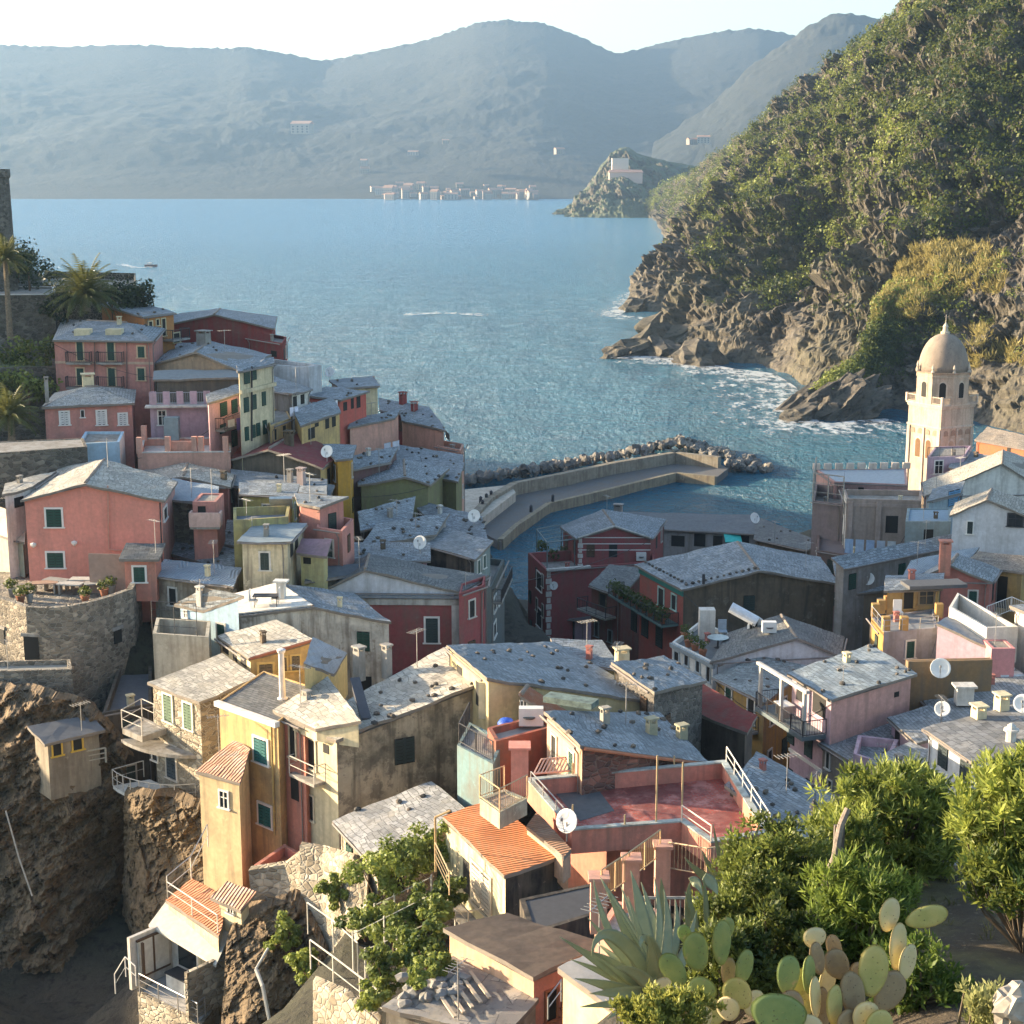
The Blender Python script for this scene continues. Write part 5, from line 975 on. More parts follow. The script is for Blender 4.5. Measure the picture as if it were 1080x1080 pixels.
h.wins('f', [(708,565,722,577),(732,563,744,577),(752,565,762,577),(776,565,790,578)], 'd', None); q = MB(); p = h.wp('f', 772, 566)+Vector((0,-.8,0)); q.box(p, 1.9, 1.6, .1, Vector((1,.1,0)), Vector((0,.9,.35))); q.build('awning', plain((.03,.40,.36), .7), h.o)
h.chimney(652,541,1.2,1.0,c_grey)
h = house('endgable', 'dark cluttered slate roofs at the seaward end of the long grey building', 170, (797,568), (850,580), R=(863,572), S=(800,546), roof='quad', rise=(0,0,.2,.8), wall=c_brown, rm=SLD, base=6, stones=6); dish('white dish on the end of the long grey building', at(796,552,172), .6, R(30), .4, .6)
h = house('bigroof', 'large brown gabled house with broad weathered slate roof above the harbour square', 124, (721,620), (880,614), R=(862,588), S=(675,595.5), roof='gf', M1=(800,601), M2=(778,572), wall=c_brown, walls={'l': plaster((.36,.10,.08), .3)}, rm=SLR, base=13, stones=0, over=.35)
h.win('f', 784,628,796,645, 'g', None, shut=plain((.02,.035,.03), .6)); h.wins('l', [(666,644,672,667),(677,650,684,673),(692,657,699,684)], 'g', None, shut=plain((.02,.03,.028), .6)); h.wins('l', [(694,619,701,640),(708,626,714,644)], 'd', c_mint)
q = MB(); a, b = h.D, h.A; X, out = h.frame('l'); q.box((a+b)/2-Z*.45+out*.06, (b-a).length, .12, .5, X); q.build('fascia', plain((.03,.17,.14), .6), h.o)
o, a, b, out = h.slab('l', 658, 716, 641, 1.5, rm=IRON, m=plain((.10,.16,.15), .8)); 
for k in range(9):
    p = a.lerp(b, (k+.5)/9) + out*1.1; e = empty('plant_pot', p, ['leftmost balcony plant on the plant filled long balcony','drooping plant second along the long balcony','third plant along the long balcony','plant left of centre on the long balcony','middle plant on the long balcony','plant right of centre on the long balcony','third last plant on the long balcony','second last plant on the long balcony','rightmost plant on the long balcony under the brown corner'][k], 'potted plant'); q = MB(); q.lathe(p, [(.18,0),(.25,.4),(.28,.42)], 8); q.build('pot', TERRA, e); leaf_mesh('foliage', [tuple(p+Z*.8)], [.75], [.1], 110, .3, LF_SCRUB, parent=e)
for k in range(24):
    a, b = (h.D, h.A) if k < 12 else (h.A, h.rl[0]); t = (k % 12+.5)/12; p = a.lerp(b, t) + (Vector((.35,.3,.12)) if k < 12 else Vector((0,.3,.05))); STONES.append((h, [p]))
q = MB(); p = h.on_roof(742,616); q.tube(p, p+Z*.8, .12, 5); q.build('vent_pipe', IRON, h.roof)
h = house('whiteterr2', 'white house with cluttered roof terrace below the brown gable', 103, (709,677), (754,700), R=(800,680), S=(738,655), roof='flat', ph=.35, wall=c_white, walls={'l': plaster((.5,.55,.57), .3)}, rm=plain((.16,.16,.16), .8), base=7); h.wins('f', [(711,686,717,698),(722,690,727,703),(734,696,739,710),(745,701,750,720)], 'd', plaster((.45,.5,.52), .2)); h.band('f', 683, .3, plain((.25,.28,.29), .7), .2, px=715)
fz = h.floor_z
def on(x, y): return atz(x, y, fz)
q = MB(); p = on(745,672); q.box(p+Z*1.0, 1.1, .9, 2.2); tag(q.build('cupboard', WHITED, origin=p), 'white cupboard at the back of the cluttered roof terrace', 'cupboard')
e = empty('solar_heater', on(786,678), 'white solar water heater with tilted tank on the cluttered terrace', 'solar heater'); p = wloc(e); q = MB(); q.tube(p+Vector((-1.1,0,2.6)), p+Vector((.7,-.6,1.7)), .38, 12); q.build('tank', plain((.6,.62,.65), .35), e); q = MB(); q.box(p+Z*.9+Vector((.5,-.2,0)), .5, .5, 1.9); q.build('stand', plain((.02,.02,.02), .6), e)
t = empty('garden_table', on(757,683), 'round glass topped table on the cluttered white house terrace', 'table'); p = wloc(t); q = MB(); q.lathe(p+Z*.72, [(.75,0),(.75,.04)], 18); q.build('tabletop', plain((.3,.36,.36), .3), t); q = MB(); q.lathe(p, [(.3,0),(.06,.1),(.06,.72)], 8); q.build('leg', IRON, t)
t = empty('chair', on(762,672), 'pale blue chair behind the round glass table', 'chair'); p = wloc(t); q = MB(); q.box(p+Z*.45, .6, .6, .06); q.build('seat', plain((.4,.45,.5), .6), t); q = MB(); q.box(p+Z*.85+Vector((0,.3,0)), .6, .06, .75); q.build('backrest', plain((.4,.45,.5), .6), t)
for sx in (-.25,.25):
    for sy in (-.25,.25): q = MB(); q.tube(p+Vector((sx,sy,0)), p+Vector((sx,sy,.45)), .03, 5); q.build('leg', METAL, t)
dish('grey dish on the cluttered white house terrace', on(797,680), .7, R(-40), .4, 1.3)
for k, (x, y) in enumerate(((726,682),(733,686),(741,692),(722,674))): p = on(x, y); e = empty('plant_pot', p, ['potted plant at the left edge of the cluttered terrace','second potted plant along the cluttered terrace edge','terracotta potted plant at the front corner of the cluttered terrace','bare twig plant in a pot at the back left of the cluttered terrace'][k], 'potted plant'); q = MB(); q.lathe(p, [(.2,0),(.3,.45),(.33,.47)], 8); q.build('pot', TERRA, e); leaf_mesh('foliage', [tuple(p+Z*.8)], [.45], [.2], 70, .2, LF_SCRUB, parent=e)
h = house('whitegable2', 'white gabled house with dark roof and thin cable line below the brown gable', 104.5, (752,697), (884,690), R=(888,672), S=(770,668), roof='gf', M1=(840,673), M2=(824,649), wall=plaster((.62,.63,.64), .2), rm=SLD, base=6, over=.2); X, out = h.frame('f'); q = MB(); p = h.on_roof(811,667)+Z*.4; q.box(p, .95, .5, .75); q.lathe(p+Vector((0,-.26,0)), [(.25,-.02),(.25,.02)], 10, mi=1); tag(q.build('air_conditioner', [WHITEP, IRON], origin=p), 'white air conditioner on the dark roof beside the solar heater', 'air conditioner')
h = house('ochre', 'ochre house with grey green slate hip roof and tall dark doors', 97, (756,714), (806,739), R=(850,703), S=(800,694), rise=(0,0,.4,.8), wall=plaster((.42,.27,.10), .35), walls={'r': plaster((.33,.20,.06), .4)}, rm=slate((.25,.28,.28), (.34,.36,.34), .5, .5, .28), base=8, stones=12); h.wins('f', [(765,724,773,740)], 'g'); h.door('f', 788,735,797,764, 'd'); h.slab('f', 786, 800, 768, 1.0); laundry('white sheet hanging below the ochre house door', h.wp('f',787,776)+h.frame('f')[1]*.8, h.wp('f',800,784)+h.frame('f')[1]*.8, [(.6,.6,.62),(.7,.7,.72)], 1.2)
h = house('pinkbalc', 'pink house with open roofed terrace and blue slate roof on the right', 89, (836,710), (877,736), R=(961,710), S=(917,682), rise=(.1,0,.3,.4), wall=c_lilac, walls={'r': plaster((.62,.36,.31), .25)}, rm=slate((.25,.29,.31), (.36,.38,.38), .6, .6, .32), base=13, stones=14, over=.3)
h.wins('f', [(831,763,838,786),(849,775,857,800),(830,810,836,824),(850,822,856,836)], 'g', None, shut=plain((.03,.06,.06), .6)); h.win('r', 943,730,948,736, 'd', None); X, out = h.frame('f')
h.wins('f', [(840,722,851,742),(857,732,871,756)], 'd', None); o, a, b, out = h.slab('f', 820, 872, 758, 1.6, th=.25, m=plain((.12,.15,.16), .8), rm=IRON)
for t in (.05,.5,.97): q = MB(); p = a.lerp(b, t)+out*1.4; q.box(p+Z*1.35, .2, .2, 2.7, X); q.build('post', WHITED, h.o)
q = MB(); q.box((a+b)/2+out*1.4+Z*2.75, (b-a).length+.3, .22, .18, X); q.build('beam', WHITED, h.o); h.band('f', 795, .2, WHITEP, .08, px=840)
antenna('small antenna on the blue slate roof of the pink terrace house', h.on_roof(889,722), 1.2, .3)
tab = empty('garden_table', a.lerp(b,.35)+out*.7, 'white table on the open terrace of the pink house', 'table'); p = wloc(tab); q = MB(); q.box(p+Z*.75, 1.2, .8, .05, X); q.build('tabletop', WHITEP, tab)
for sx in (-.5,.5): q = MB(); q.box(p+Z*.36+X*sx, .06, .6, .72, X); q.build('leg', METAL, tab)
h = house('greystrip', 'low grey slate lean-to in front of the pink terrace house', 85, (868,783), (914,812), R=(946,772), S=(935,760), rise=(0,0,.3,.3), wall=c_grey, rm=SL, base=8, over=.2); h.wins('f', [(871,792,876,812),(873,822,878,840)], 'd')
h = house('lilacyard', 'sunken lilac walled terrace with round table right of the grey lean-to', 84, (900,795), (935,806), R=(948,780), S=(905,775), roof='flat', ph=1.2, wall=c_lilac, rm=DARK, base=5)
h = house('greyroof', 'grey slate roof with white dish at the right middle', 86, (941,757), (968,782), R=(1062,752), S=(1040,728), rise=(0,0,.3,.3), wall=c_lilac, rm=SL, base=5, over=.25); h.door('f', 944,768,949,790, 'd', None); dish('white dish above the grey slate roof at right', h.on_roof(993,765), .45, R(-25), .4, 1.0); q = MB(); p = h.on_roof(1016,745); q.box(p+Z*.7, 1.0, .7, 1.1); q.box(p+Z*1.3, 1.3, 1.0, .12); q.build('chimney', WHITED, h.roof)
h = house('greyback', 'broad grey slate roof with two bright skylights near the right edge', 92, (974,735), (986,748), R=(1120,735), S=(1060,702), rise=(0,0,.3,.5), wall=c_grey, rm=SL, base=5)
for x, y in ((1056,705),(1065,712)): q = MB(); p = h.on_roof(x, y)+Z*.08; q.box(p, 1.5, .8, .12, Vector((1,.1,0))); q.build('skylight', plain((.6,.62,.65), .2), h.roof)
h = house('whiteright', 'white house with black shuttered windows and ribbed dark roof at the right edge', 77, (980,769), (1027,801), R=(1110,782), S=(1082,742), rise=(0,0,.4,.4), wall=plaster((.58,.60,.62), .2), rm=slate((.20,.20,.20), (.3,.29,.27), .4, .6, .45), base=7, over=.3); h.wins('f', [(990,784,1000,812),(1013,800,1024,826)], 'g', None, shut=plain((.02,.035,.04), .6))
h.chimney(1032,757,.9,.6,c_cream); h.chimney(1056,748,.9,.8,c_cream); h.chimney(1066,781,.7,.9,WHITED, kind='pipe'); dish('pale dish at the right edge above the ribbed dark roof', at(1079,742,82)-Z*.5, .5, R(-25), .4, .5)
h = house('lowgrey', 'low grey roof in front of the white house with black shutters', 81, (921,803), (957,822), R=(990,797), S=(960,786), rise=(0,0,.2,.2), wall=c_white, rm=SL, base=4)
h = house('gardenwall', 'long brown wall with red coping on the right', 94, (958,698), (1047,696), L=.5, roof='flat', ph=.05, wall=plaster((.27,.17,.09), .5), rm=plaster((.30,.10,.08), .3), base=4, name='garden_wall', cat='wall', ctrl=False)
dish('large grey dish on the brown wall with red coping', at(992,703,93)-Z*.6, .6, R(-15), .35, .5)
h = house('lilacwall', 'lilac stair wall with slanting grey coping below the sunlit white parapet', 98, (989,658), (1046,684), R=(1060,676), S=(1000,652), wall=plaster((.55,.40,.46), .2), rm=plain((.25,.26,.27), .8), base=5, rise=(1.0,0,0,1.0), over=.05)
h = house('whitestair', 'sunlit white terrace parapet rising to the left at the right edge', 99, (1001,640), (1041,662), R=(1074,661), S=(1010,625), roof='flat', ph=.9, wall=plaster((.72,.66,.58), .15), rm=CONC, base=2.4, rise=(.6,0,0,.6))
h = house('pinkbox', 'rose pink wall box under the sunlit white parapet', 97, (1046,684), (1071,684), L=2, roof='flat', ph=.05, wall=plaster((.62,.28,.27), .15), rm=CONC, base=2, ctrl=False)
h = house('whiteedge', 'white house corner cut by the right edge of the picture', 97, (1071,640), (1110,655), L=5, wall=c_white, rm=SL, base=7)
h = house('orangeterr', 'orange pillared terrace with grey plinth wall on the right', 105, (932,667), (989,662), R=(985,642), S=(919,651), roof='flat', ph=.1, wall=plaster((.32,.30,.31), .4), walls={'l': plaster((.42,.25,.08), .3)}, rm=plain((.2,.21,.22), .8), base=4)
for x, y in ((934,664),(953,664),(923,650),(929,646),(990,650),(936,642)): p = atz(x, y, h.z0); q = MB(); q.box(p+Z*.45, .5, .5, .95); q.build('terrace_pillar', plaster((.44,.27,.10), .4), h.o)
fence('thin rail along the orange pillared terrace', [h.B+Z*.02, h.A+Z*.02, h.D+Z*.02], .8, 'rails', METAL); t = empty('chair', atz(947,652,h.z0), 'white plastic chair on the orange pillared terrace', 'chair'); p = wloc(t); q = MB(); q.box(p+Z*.45, .6, .6, .06); q.build('seat', WHITEP, t); q = MB(); q.box(p+Z*.85+Vector((0,.3,0)), .6, .06, .8); q.build('backrest', WHITEP, t)
for sx in (-.25,.25):
    for sy in (-.25,.25): q = MB(); q.tube(p+Vector((sx,sy,0)), p+Vector((sx,sy,.45)), .03, 5); q.build('leg', WHITEP, t)
h = house('orangehouse2', 'orange house with glazed doors and dark canopy behind the pillared terrace', 110, (936,622), (990,620), R=(992,606), S=(938,608), rise=(0,0,.2,.2), wall=plaster((.42,.27,.11), .4), rm=SLB, base=3.5); h.door('f', 951,622,965,643, 'd', plain((.3,.2,.08), .7)); h.wins('f', [(968,622,986,638)], 'w', plain((.25,.18,.1), .7)); q = MB(); X, out = h.frame('f'); a, b = h.wp('f', 950,616), h.wp('f', 1010,616); q.box((a+b)/2+out*.8+Z*.2, (b-a).length, 1.7, .25, X); q.build('canopy', plain((.08,.08,.085), .8), h.o)
h = house('coralgable', 'coral gabled house with dark slate roof and coral chimney on the right', 116, (966,611), (1044,613), R=(1052,600), S=(985,598), roof='gf', M1=(1002,595), M2=(1010,585), wall=c_dpink, rm=SL, base=5); h.chimney(996,598,1.0,2.2,c_coral2)
h = house('ochreright', 'ochre house with dark doorway at the right edge', 119, (1022,593), (1078,603), R=(1090,590), S=(1035,583), wall=plaster((.50,.33,.13), .35), rm=slate((.24,.21,.18), (.3,.26,.2), .5), base=5, rise=(0,0,.4,.4)); h.door('f', 1048,607,1062,642, 'd', None); fence('white railings beside the ochre doorway at the right edge', [at(1040,655,112), at(1066,645,113), at(1082,652,112)], 1.1, 'bars', WHITEP)
h = house('cluttera', 'patchwork slate roofs with blue tarpaulin on the right below the white gable', 124, (888,626), (945,620), R=(960,596), S=(882,594), rise=(0,0,.8,.8), wall=plaster((.22,.18,.13), .5), rm=SLR, base=6, stones=14)
h = house('clutterb', 'striped pale slate roof above the patchwork roofs', 129, (890,598), (1004,575), R=(1003,566), S=(882,590), rise=(0,0,.5,.5), wall=c_grey, rm=SLB, base=5, stones=8)
h = house('clutterc', 'ribbed pale roof between the patchwork roofs and the coral gable', 122, (955,607), (1018,594), R=(1030,578), S=(962,592), rise=(0,0,.5,.5), wall=c_grey, rm=corrugated((.38,.42,.45)), base=5)
h = house('whitegable3', 'white gabled house with tan roof edge and one black window near the church roof', 126, (1005,542), (1090,546), R=(1095,532), S=(1010,530), roof='gf', M1=(1041,527), M2=(1046,516), wall=plaster((.62,.61,.62), .2), rm=slate((.40,.36,.30), (.4,.34,.25), .6), base=6); h.win('f', 1019,549,1027,564, 'g', WHITEP, shut=plain((.02,.03,.03), .6)); h.win('f', 1062,541,1080,556, 'w', IRON)
h = house('beigeblock', 'beige flat block with plaster pilasters and black square window by the harbour', 141, (893,526), (972,528), R=(972,517), S=(889,516), roof='flat', ph=.5, wall=plaster((.38,.29,.24), .3), walls={'l': c_white}, rm=CONC, base=8); h.win('f', 934,544,947,563, 'd', None); X, out = h.frame('f')
for x in (896,926): a, b = h.wp('f', x, 529), h.wp('f', x, 572); q = MB(); q.box((a+b)/2+out*.1, .45, .2, (a-b).length, X); q.build('pilaster', plaster((.42,.32,.27), .3), h.o)
h.band('f', 533, .3, plaster((.42,.32,.27), .3), .08, px=930)
laundry('light blue washing in front of the beige block', at(890,568,137), at(946,571,137), [(.4,.5,.65),(.42,.5,.62),(.35,.45,.62),(.45,.5,.6),(.55,.58,.62)], 1.3)
h = house('pinkflat', 'long flat roofed pink house above the beige block', 152, (880,508), (957,511), R=(956,494), S=(861,495), roof='flat', ph=.05, wall=plaster((.50,.30,.27), .3), rm=plain((.33,.36,.38), .8), base=8); h.wins('f', [(885,513,890,518),(905,514,911,519)], 'd', None); 
q = MB()
for k in range(9): p = h.D.lerp(h.C, k/8); q.box(p+Z*.3, .7, .5, .6)
q.build('parapet', plaster((.6,.5,.42), .3), h.o)
h = house('pinkend', 'brownish terrace house with poles at the sea end of the beige block', 145, (857,528), (889,532), R=(890,514), S=(860,510), roof='flat', ph=1.2, wall=plaster((.26,.20,.19), .4), rm=CONC, base=9)
fence('tangle of poles on the brownish terrace by the sea', [h.D, h.A, h.B], 2.6, 'rails', WOODG, 2, 1.5, .05)
h = house('brownlow', 'dark brown yard house below the beige block washing', 136, (862,580), (935,592), R=(935,572), S=(862,562), roof='flat', ph=.3, wall=plaster((.17,.11,.10), .4), rm=plain((.14,.11,.11), .8), base=7)
h = house('bluesheds', 'low blue grey sheds between beige block and church', 132, (955,550), (1003,550), R=(1003,536), S=(957,536), roof='flat', ph=.1, wall=plaster((.25,.31,.32), .3), rm=plain((.20,.27,.33), .7), base=5)
h = house('bluedoor', 'blue grey house with blue doors under the church nave roof', 142, (980,528), (1012,520), R=(1016,508), roof='quad', wall=plaster((.33,.40,.44), .3), rm=SLB, base=5); h.door('f', 1000,517,1012,534, 't', None, shut=plain((.10,.25,.42), .6))
h = house('nave', 'church nave with long tan slate roof and white end wall', 152, (977,522), (1110,520), R=(1100,488), S=(975,508), roof='gf', M1=(1057,489), M2=(1058,475), wall=c_white, walls={'l': c_pink}, rm=slate((.46,.42,.35), (.5,.42,.32), .6), base=8, name='church', cat='church')
h = house('pinktower', 'pinkish church annex with one window at the foot of the bell tower', 186, (978,482), (1017,481), R=(1024,470), roof='flat', ph=.2, wall=c_lilac, walls={'l': c_salmon}, rm=CONC, base=7); h.win('f', 985,485,995,500, 'w', WHITEP); fence('iron rail on the church annex roof', [h.A+Z*.02, h.B+Z*.02], 1.1, 'bars', IRON)
h = house('tanroof', 'house with tan roof and orange red wall at the right edge above the church', 192, (1030,464), (1085,474), R=(1090,462), S=(1042,451), rise=(0,0,.5,.5), wall=plaster((.45,.16,.08), .3), rm=slate((.45,.36,.27), (.45,.36,.26), .6), base=6); h.wins('f', [(1062,472,1066,480)], 'd', None)
h = house('slatechurch', 'grey slate roofs stepping down beside the bell tower', 178, (1002,493), (1048,503), R=(1062,486), S=(1012,474), rise=(0,0,.6,.6), wall=c_salmon, rm=SL, base=5, stones=8)
# small village clutter: dishes, antennas, tarpaulins
for k, (hk, x, y, lb) in enumerate((('maroonroof',328,470,'antenna on the dull maroon roof'),('mottled',440,705,'antenna on the cream slate roof of the mottled house'),('harbourred',640,545,'antenna on the striped harbour gable roof'),('coral',114,494,'antenna on the coral house roof ridge'),('longblueroof',300,508,'antenna on the long plain blue roof'),('maroongable',379,600,'antenna at the left of the white gable band'),('bigblue',660,765,'antenna on the roof with three chimneys'),('nave',1012,505,'antenna on the tan church roof'),('olive',400,500,'antenna on the olive gable roof'))): antenna(lb, H[hk].on_roof(x, y), 2.2, k)
for hk, x, y, lb in (('maroonroof',345,488,'dish on the maroon roof end'),('slateback',348,402,'white dish on the grey slate roof behind the red narrow house'),('roofe',500,556,'dish on the slate roof nearest the harbour'),('lilacstrip',443,585,'dish on the low lilac house'),('cluttera',915,622,'pale dish on the patchwork roofs')): dish(lb, H[hk].on_roof(x, y)+Z*.1, .5, R(-20), .4, .8)
q = MB(); p = H['bigblue'].on_roof(602,744)+Z*.25; q.box(p, 2.6, .9, .3, Vector((1,-.5,0))); tag(q.build('tarpaulin', plain((.12,.16,.14), .8, 0, .6), origin=p), 'bundle of dark green and white sheeting on the roof with three chimneys', 'tarpaulin')
q = MB(); p = atz(534,767,H['terr2'].floor_z); q.lathe(p, [(.05,.0),(.42,.02),(.46,.2),(.3,.42),(.1,.46),(.03,.47)], 9); tag(q.build('tarp_bundle', plain((.02,.09,.5), .6), origin=p, smooth=True), 'bright blue covered bundle on the small terrace by the mint dormer', 'bundle')
q = MB(); p = atz(560,764,H['terr2'].floor_z)+Vector((0,-.6,.3)); q.box(p+Z*.35, 1.2, .5, .9); q.lathe(p+Vector((-.1,-.26,.35)), [(.3,-.02),(.3,.02)], 12, mi=1); tag(q.build('air_conditioner', [WHITEP, IRON], origin=p), 'white air conditioner below the mint green dormer', 'air conditioner')
q = MB(); p = atz(515,760,H['tealbox'].z0)+Vector((0,1,0)); q.box(p+Z*.8, 1.0, .6, 1.9); tag(q.build('cupboard', plaster((.62,.58,.42), .2), origin=p), 'cream cupboard against the wall above the dark terrace railing', 'cupboard')

# ---- windows, chimneys, gutters and aerials that fill the crowded village
SK = {'coral','annex','screen','bay','paleblue','longwall','salmonterrace','blueyard','darkyard','landing','gardenwall','pinkbox','castlewall','salmona','salmonb','whiteblock','frontroof','creamgable','brownstep','corner','redplanter','lowbastion','cliffbase','maroonlean','mottled','hatch','curved','arbour','tilelow','turret','orange','peach','ruin','shedcream','pinkstair','cliffshed','orangeterrace','yellow','stonehouse','lilacyard','whitestair','lilacwall','whiteterr','bigroof','maroonbig','olive','oliveb','maroonroof','browngable','terr2','mintgable','tealbox','oliveterr'}
r3 = random.Random(21)
def auto_win(h, w, hh_=1.35, ww=.8, st='g', shut=None):
    a, b = h.edge(w); X, out = h.frame(w); L = Vector((b.x-a.x, b.y-a.y, 0)).length
    vis = (CAM - (a+b)/2).dot(out) > 0
    if not vis or L < 2.2: return
    n = max(1, int(L/2.3)); zt_ = min(a.z, b.z)
    for row in range(3):
        zc = zt_ - 1.35 - row*2.9
        if zc < h.base + 2.5: break
        for k in range(n):
            if r3.random() < .18: continue
            p = a.lerp(b, (k+.5)/n + r3.uniform(-.04,.04)); p.z = zc; c = [proj(p + X*sx*ww/2) for sx in (-1, 1)]; t = proj(p + Z*hh_/2)[1]; bb = proj(p - Z*hh_/2)[1]
            s_ = st if r3.random() < .7 else 'd'
            h.win(w, c[0][0], t, c[1][0], bb, s_, WHITED if r3.random() < .35 else None, shut=shut if s_ == 'g' else None)
SHC = [GREEN, plain((.02,.035,.03), .6), plain((.05,.07,.06), .6), BROWNW]
for k_, h in H.items():
    if k_ in SK: continue
    wv = [w for w in 'flr' if (CAM - (h.edge(w)[0]+h.edge(w)[1])/2).dot(h.frame(w)[1]) > 0]
    if h.nw == 0:
        for w in wv: auto_win(h, w, shut=r3.choice(SHC))
    elif h.nw <= 2:
        for w in wv:
            if w != 'f': auto_win(h, w, shut=r3.choice(SHC))
    for w in wv:       # gutter and a downpipe
        a, b = h.edge(w); X, out = h.frame(w)
        if abs(a.z-b.z) < .05 and r3.random() < .75 and (b-a).length > 2:
            q = MB(); q.tube(a+out*.34-Z*.10, b+out*.34-Z*.10, .06, 6); c = (a if r3.random() < .5 else b); c = c + (X*.3 if c is a else -X*.3); q.tube(c+out*.34-Z*.1, c+out*.08-Z*.5, .04, 5); q.tube(c+out*.08-Z*.5, Vector((c.x,c.y,max(h.base, c.z-7)))+out*.08, .04, 5); q.build('gutter', plain((.20,.17,.15), .6), h.o)
    if h.nch == 0 and h.tris and r3.random() < .5:
        a, b, c = max(h.tris, key=lambda t: (t[1]-t[0]).cross(t[2]-t[0]).length); u, v = r3.uniform(.2,.45), r3.uniform(.2,.4); p = a+(b-a)*u+(c-a)*v; x, y = proj(p)
        h.chimney(x, y, r3.uniform(.35,.55), r3.uniform(.35,.7), r3.choice([CONC, c_cream, c_white, c_dpink, c_brown]))
keys = [k for k in H if k not in ('castlewall','longwall','gardenwall','screen','corner')]
for n_ in range(40):
    h = H[keys[(n_*7+3) % len(keys)]]; a, b, c = r3.choice(h.tris); u, v = r3.uniform(.1,.5), r3.uniform(.1,.45); o = antenna('thin television aerial standing on a slate roof of the village', a+(b-a)*u+(c-a)*v, r3.uniform(1.4,2.4), r3.random()*6); o['group'] = 'television aerials on the village roofs'

for ka, kb in (('farpink','browngable'),('maroonroof','olive'),('maroongable','harbourred'),('bigroof','whitegable2'),('ochre','pinkbalc'),('greyroof','orangeterr'),('salmonterrace','creamtall'),('roofd','darkhouse'),('cluttera','beigeblock'),('longblueroof','pinkterr')):
    a = H[ka].A + Z*-.4 + Vector((0,-.15,0)); b = H[kb].B + Z*-.3 + Vector((0,-.15,0)); q = MB(); pts_ = [a.lerp(b, k/10) - Z*1.6*(1-(2*k/10-1)**2) for k in range(11)]
    for p0, p1 in zip(pts_[:-1], pts_[1:]): q.tube(p0, p1, .022, 4)
    tag(q.build('cable', IRON, origin=a), 'thin dark cable sagging between two village houses', 'cable', 'cables strung between the village houses')
# ---------------------------------------------------------------- bell tower
D0 = 215; zt = at(993,424,D0).z; c0 = at(993,424,D0); cx, cy = c0.x, c0.y; base = 2.0; th = R(31)
e = empty('bell_tower', (cx, cy, base), 'cream church bell tower with octagonal belfry and grey brown dome', 'bell tower'); CTRL.append((cx, cy, 3)); TW = plaster((.55,.44,.335), .3); TRIM = plaster((.60,.51,.41), .25)
X1 = Vector((math.cos(th), math.sin(th), 0)); Y1 = Vector((-math.sin(th), math.cos(th), 0)); cc = Vector((cx, cy, 0)); hs = 3.0
def sq(h, z): return [cc + X1*a*h + Y1*b*h + Z*z for a, b in ((-1,-1),(1,-1),(1,1),(-1,1))]
q = MB(); q.hexa(sq(hs, base), sq(hs, zt-.5)); q.build('wall', TW, e)
q = MB(); q.hexa(sq(hs+.1, zt-.5), sq(hs+.2, zt-.1)); q.hexa(sq(hs+.12, zt-3.1), sq(hs+.12, zt-2.85)); q.hexa(sq(hs+.3, zt-.1), sq(hs+.3, zt+.1)); q.build('cornice', TRIM, e)
q = MB(); pts = sq(hs+.2, zt+.1); fence_mb(q, pts+[pts[0]], .95, 'bars', r=.06); 
for p in pts: q.box(p+Z*.55, .3, .3, 1.1, X1)
q.build('balustrade', TRIM, e)
def arch(m, c, w, h, X, out, dep, mi=0):
    n = 8; loop = [c - X*w/2, c + X*w/2] + [c + X*w/2*math.cos(math.pi*k/n) + Z*(h - w/2 + w/2*math.sin(math.pi*k/n)) for k in range(n+1)]
    lo = [p for p in loop]; m.hexa([p + out*.0 for p in lo], [p + out*dep for p in lo], mi)
for fc, (X, out) in {'l': (-Y1, -X1), 'f': (X1, -Y1)}.items():
    for k in (-1, 1):
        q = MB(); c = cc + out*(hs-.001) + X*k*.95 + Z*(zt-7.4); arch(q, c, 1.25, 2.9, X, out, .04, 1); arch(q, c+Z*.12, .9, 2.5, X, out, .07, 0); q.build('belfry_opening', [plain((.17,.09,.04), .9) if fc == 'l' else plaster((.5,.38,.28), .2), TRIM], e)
    q = MB()
    for k in range(4): c = cc + out*(hs-.001) + X*(k-1.5)*1.35 + Z*(zt-4.1); arch(q, c, .8, .75, X, out, .06)
    q.build('arch_frieze', plaster((.36,.26,.19), .2), e)
    q = MB()
    for k in (-1, 0, 1): c = cc + out*(hs+.08) + X*k*2.75; q.box(c + Z*(base+(zt-base-3)/2), .5 if k else .3, .14, zt-base-3.4, X)
    q.build('pilaster', TRIM, e)
orr = 3.62; rot8 = th + R(22.5); zo = zt+.1; ho = 4.2
oct_ = [(orr, zo), (orr, zo+ho-.7), (orr+.12, zo+ho-.68), (orr+.12, zo+ho-.5), (orr, zo+ho-.48), (orr+.1, zo+ho-.2), (orr+.3, zo+ho)]
q = MB(); q.lathe(cc, oct_, 8, rot8); q.build('belfry', TW, e)
for k in range(8):
    a = rot8 + R(22.5) + k*R(45); out = Vector((math.cos(a), math.sin(a), 0)); X = Vector((-out.y, out.x, 0)); rin = orr*math.cos(R(22.5))
    q = MB(); arch(q, cc + out*(rin-.01) + Z*(zo+.75), 1.15, 2.3, X, out, .06, 1); arch(q, cc + out*(rin-.01) + Z*(zo+.85), .85, 2.05, X, out, .09, 0); q.build('belfry_window', [DARK, TRIM], e)
def dome_f(nt, n, l, b):
    g = geo(nt); c = mix(nt, ramp(nt, noi(nt, mapping(nt, g, (1,1,.35)), 1.1, 7, .7), [(.35, 0), (.7, 1)]), (.30,.24,.19), (.19,.155,.125)); c = mix(nt, ramp(nt, noi(nt, g, 3, 5), [(.6, 0), (.7, .5)]), c, (.1,.085,.07)); l.new(c, b.inputs['Base Color']); b.inputs['Roughness'].default_value = .95
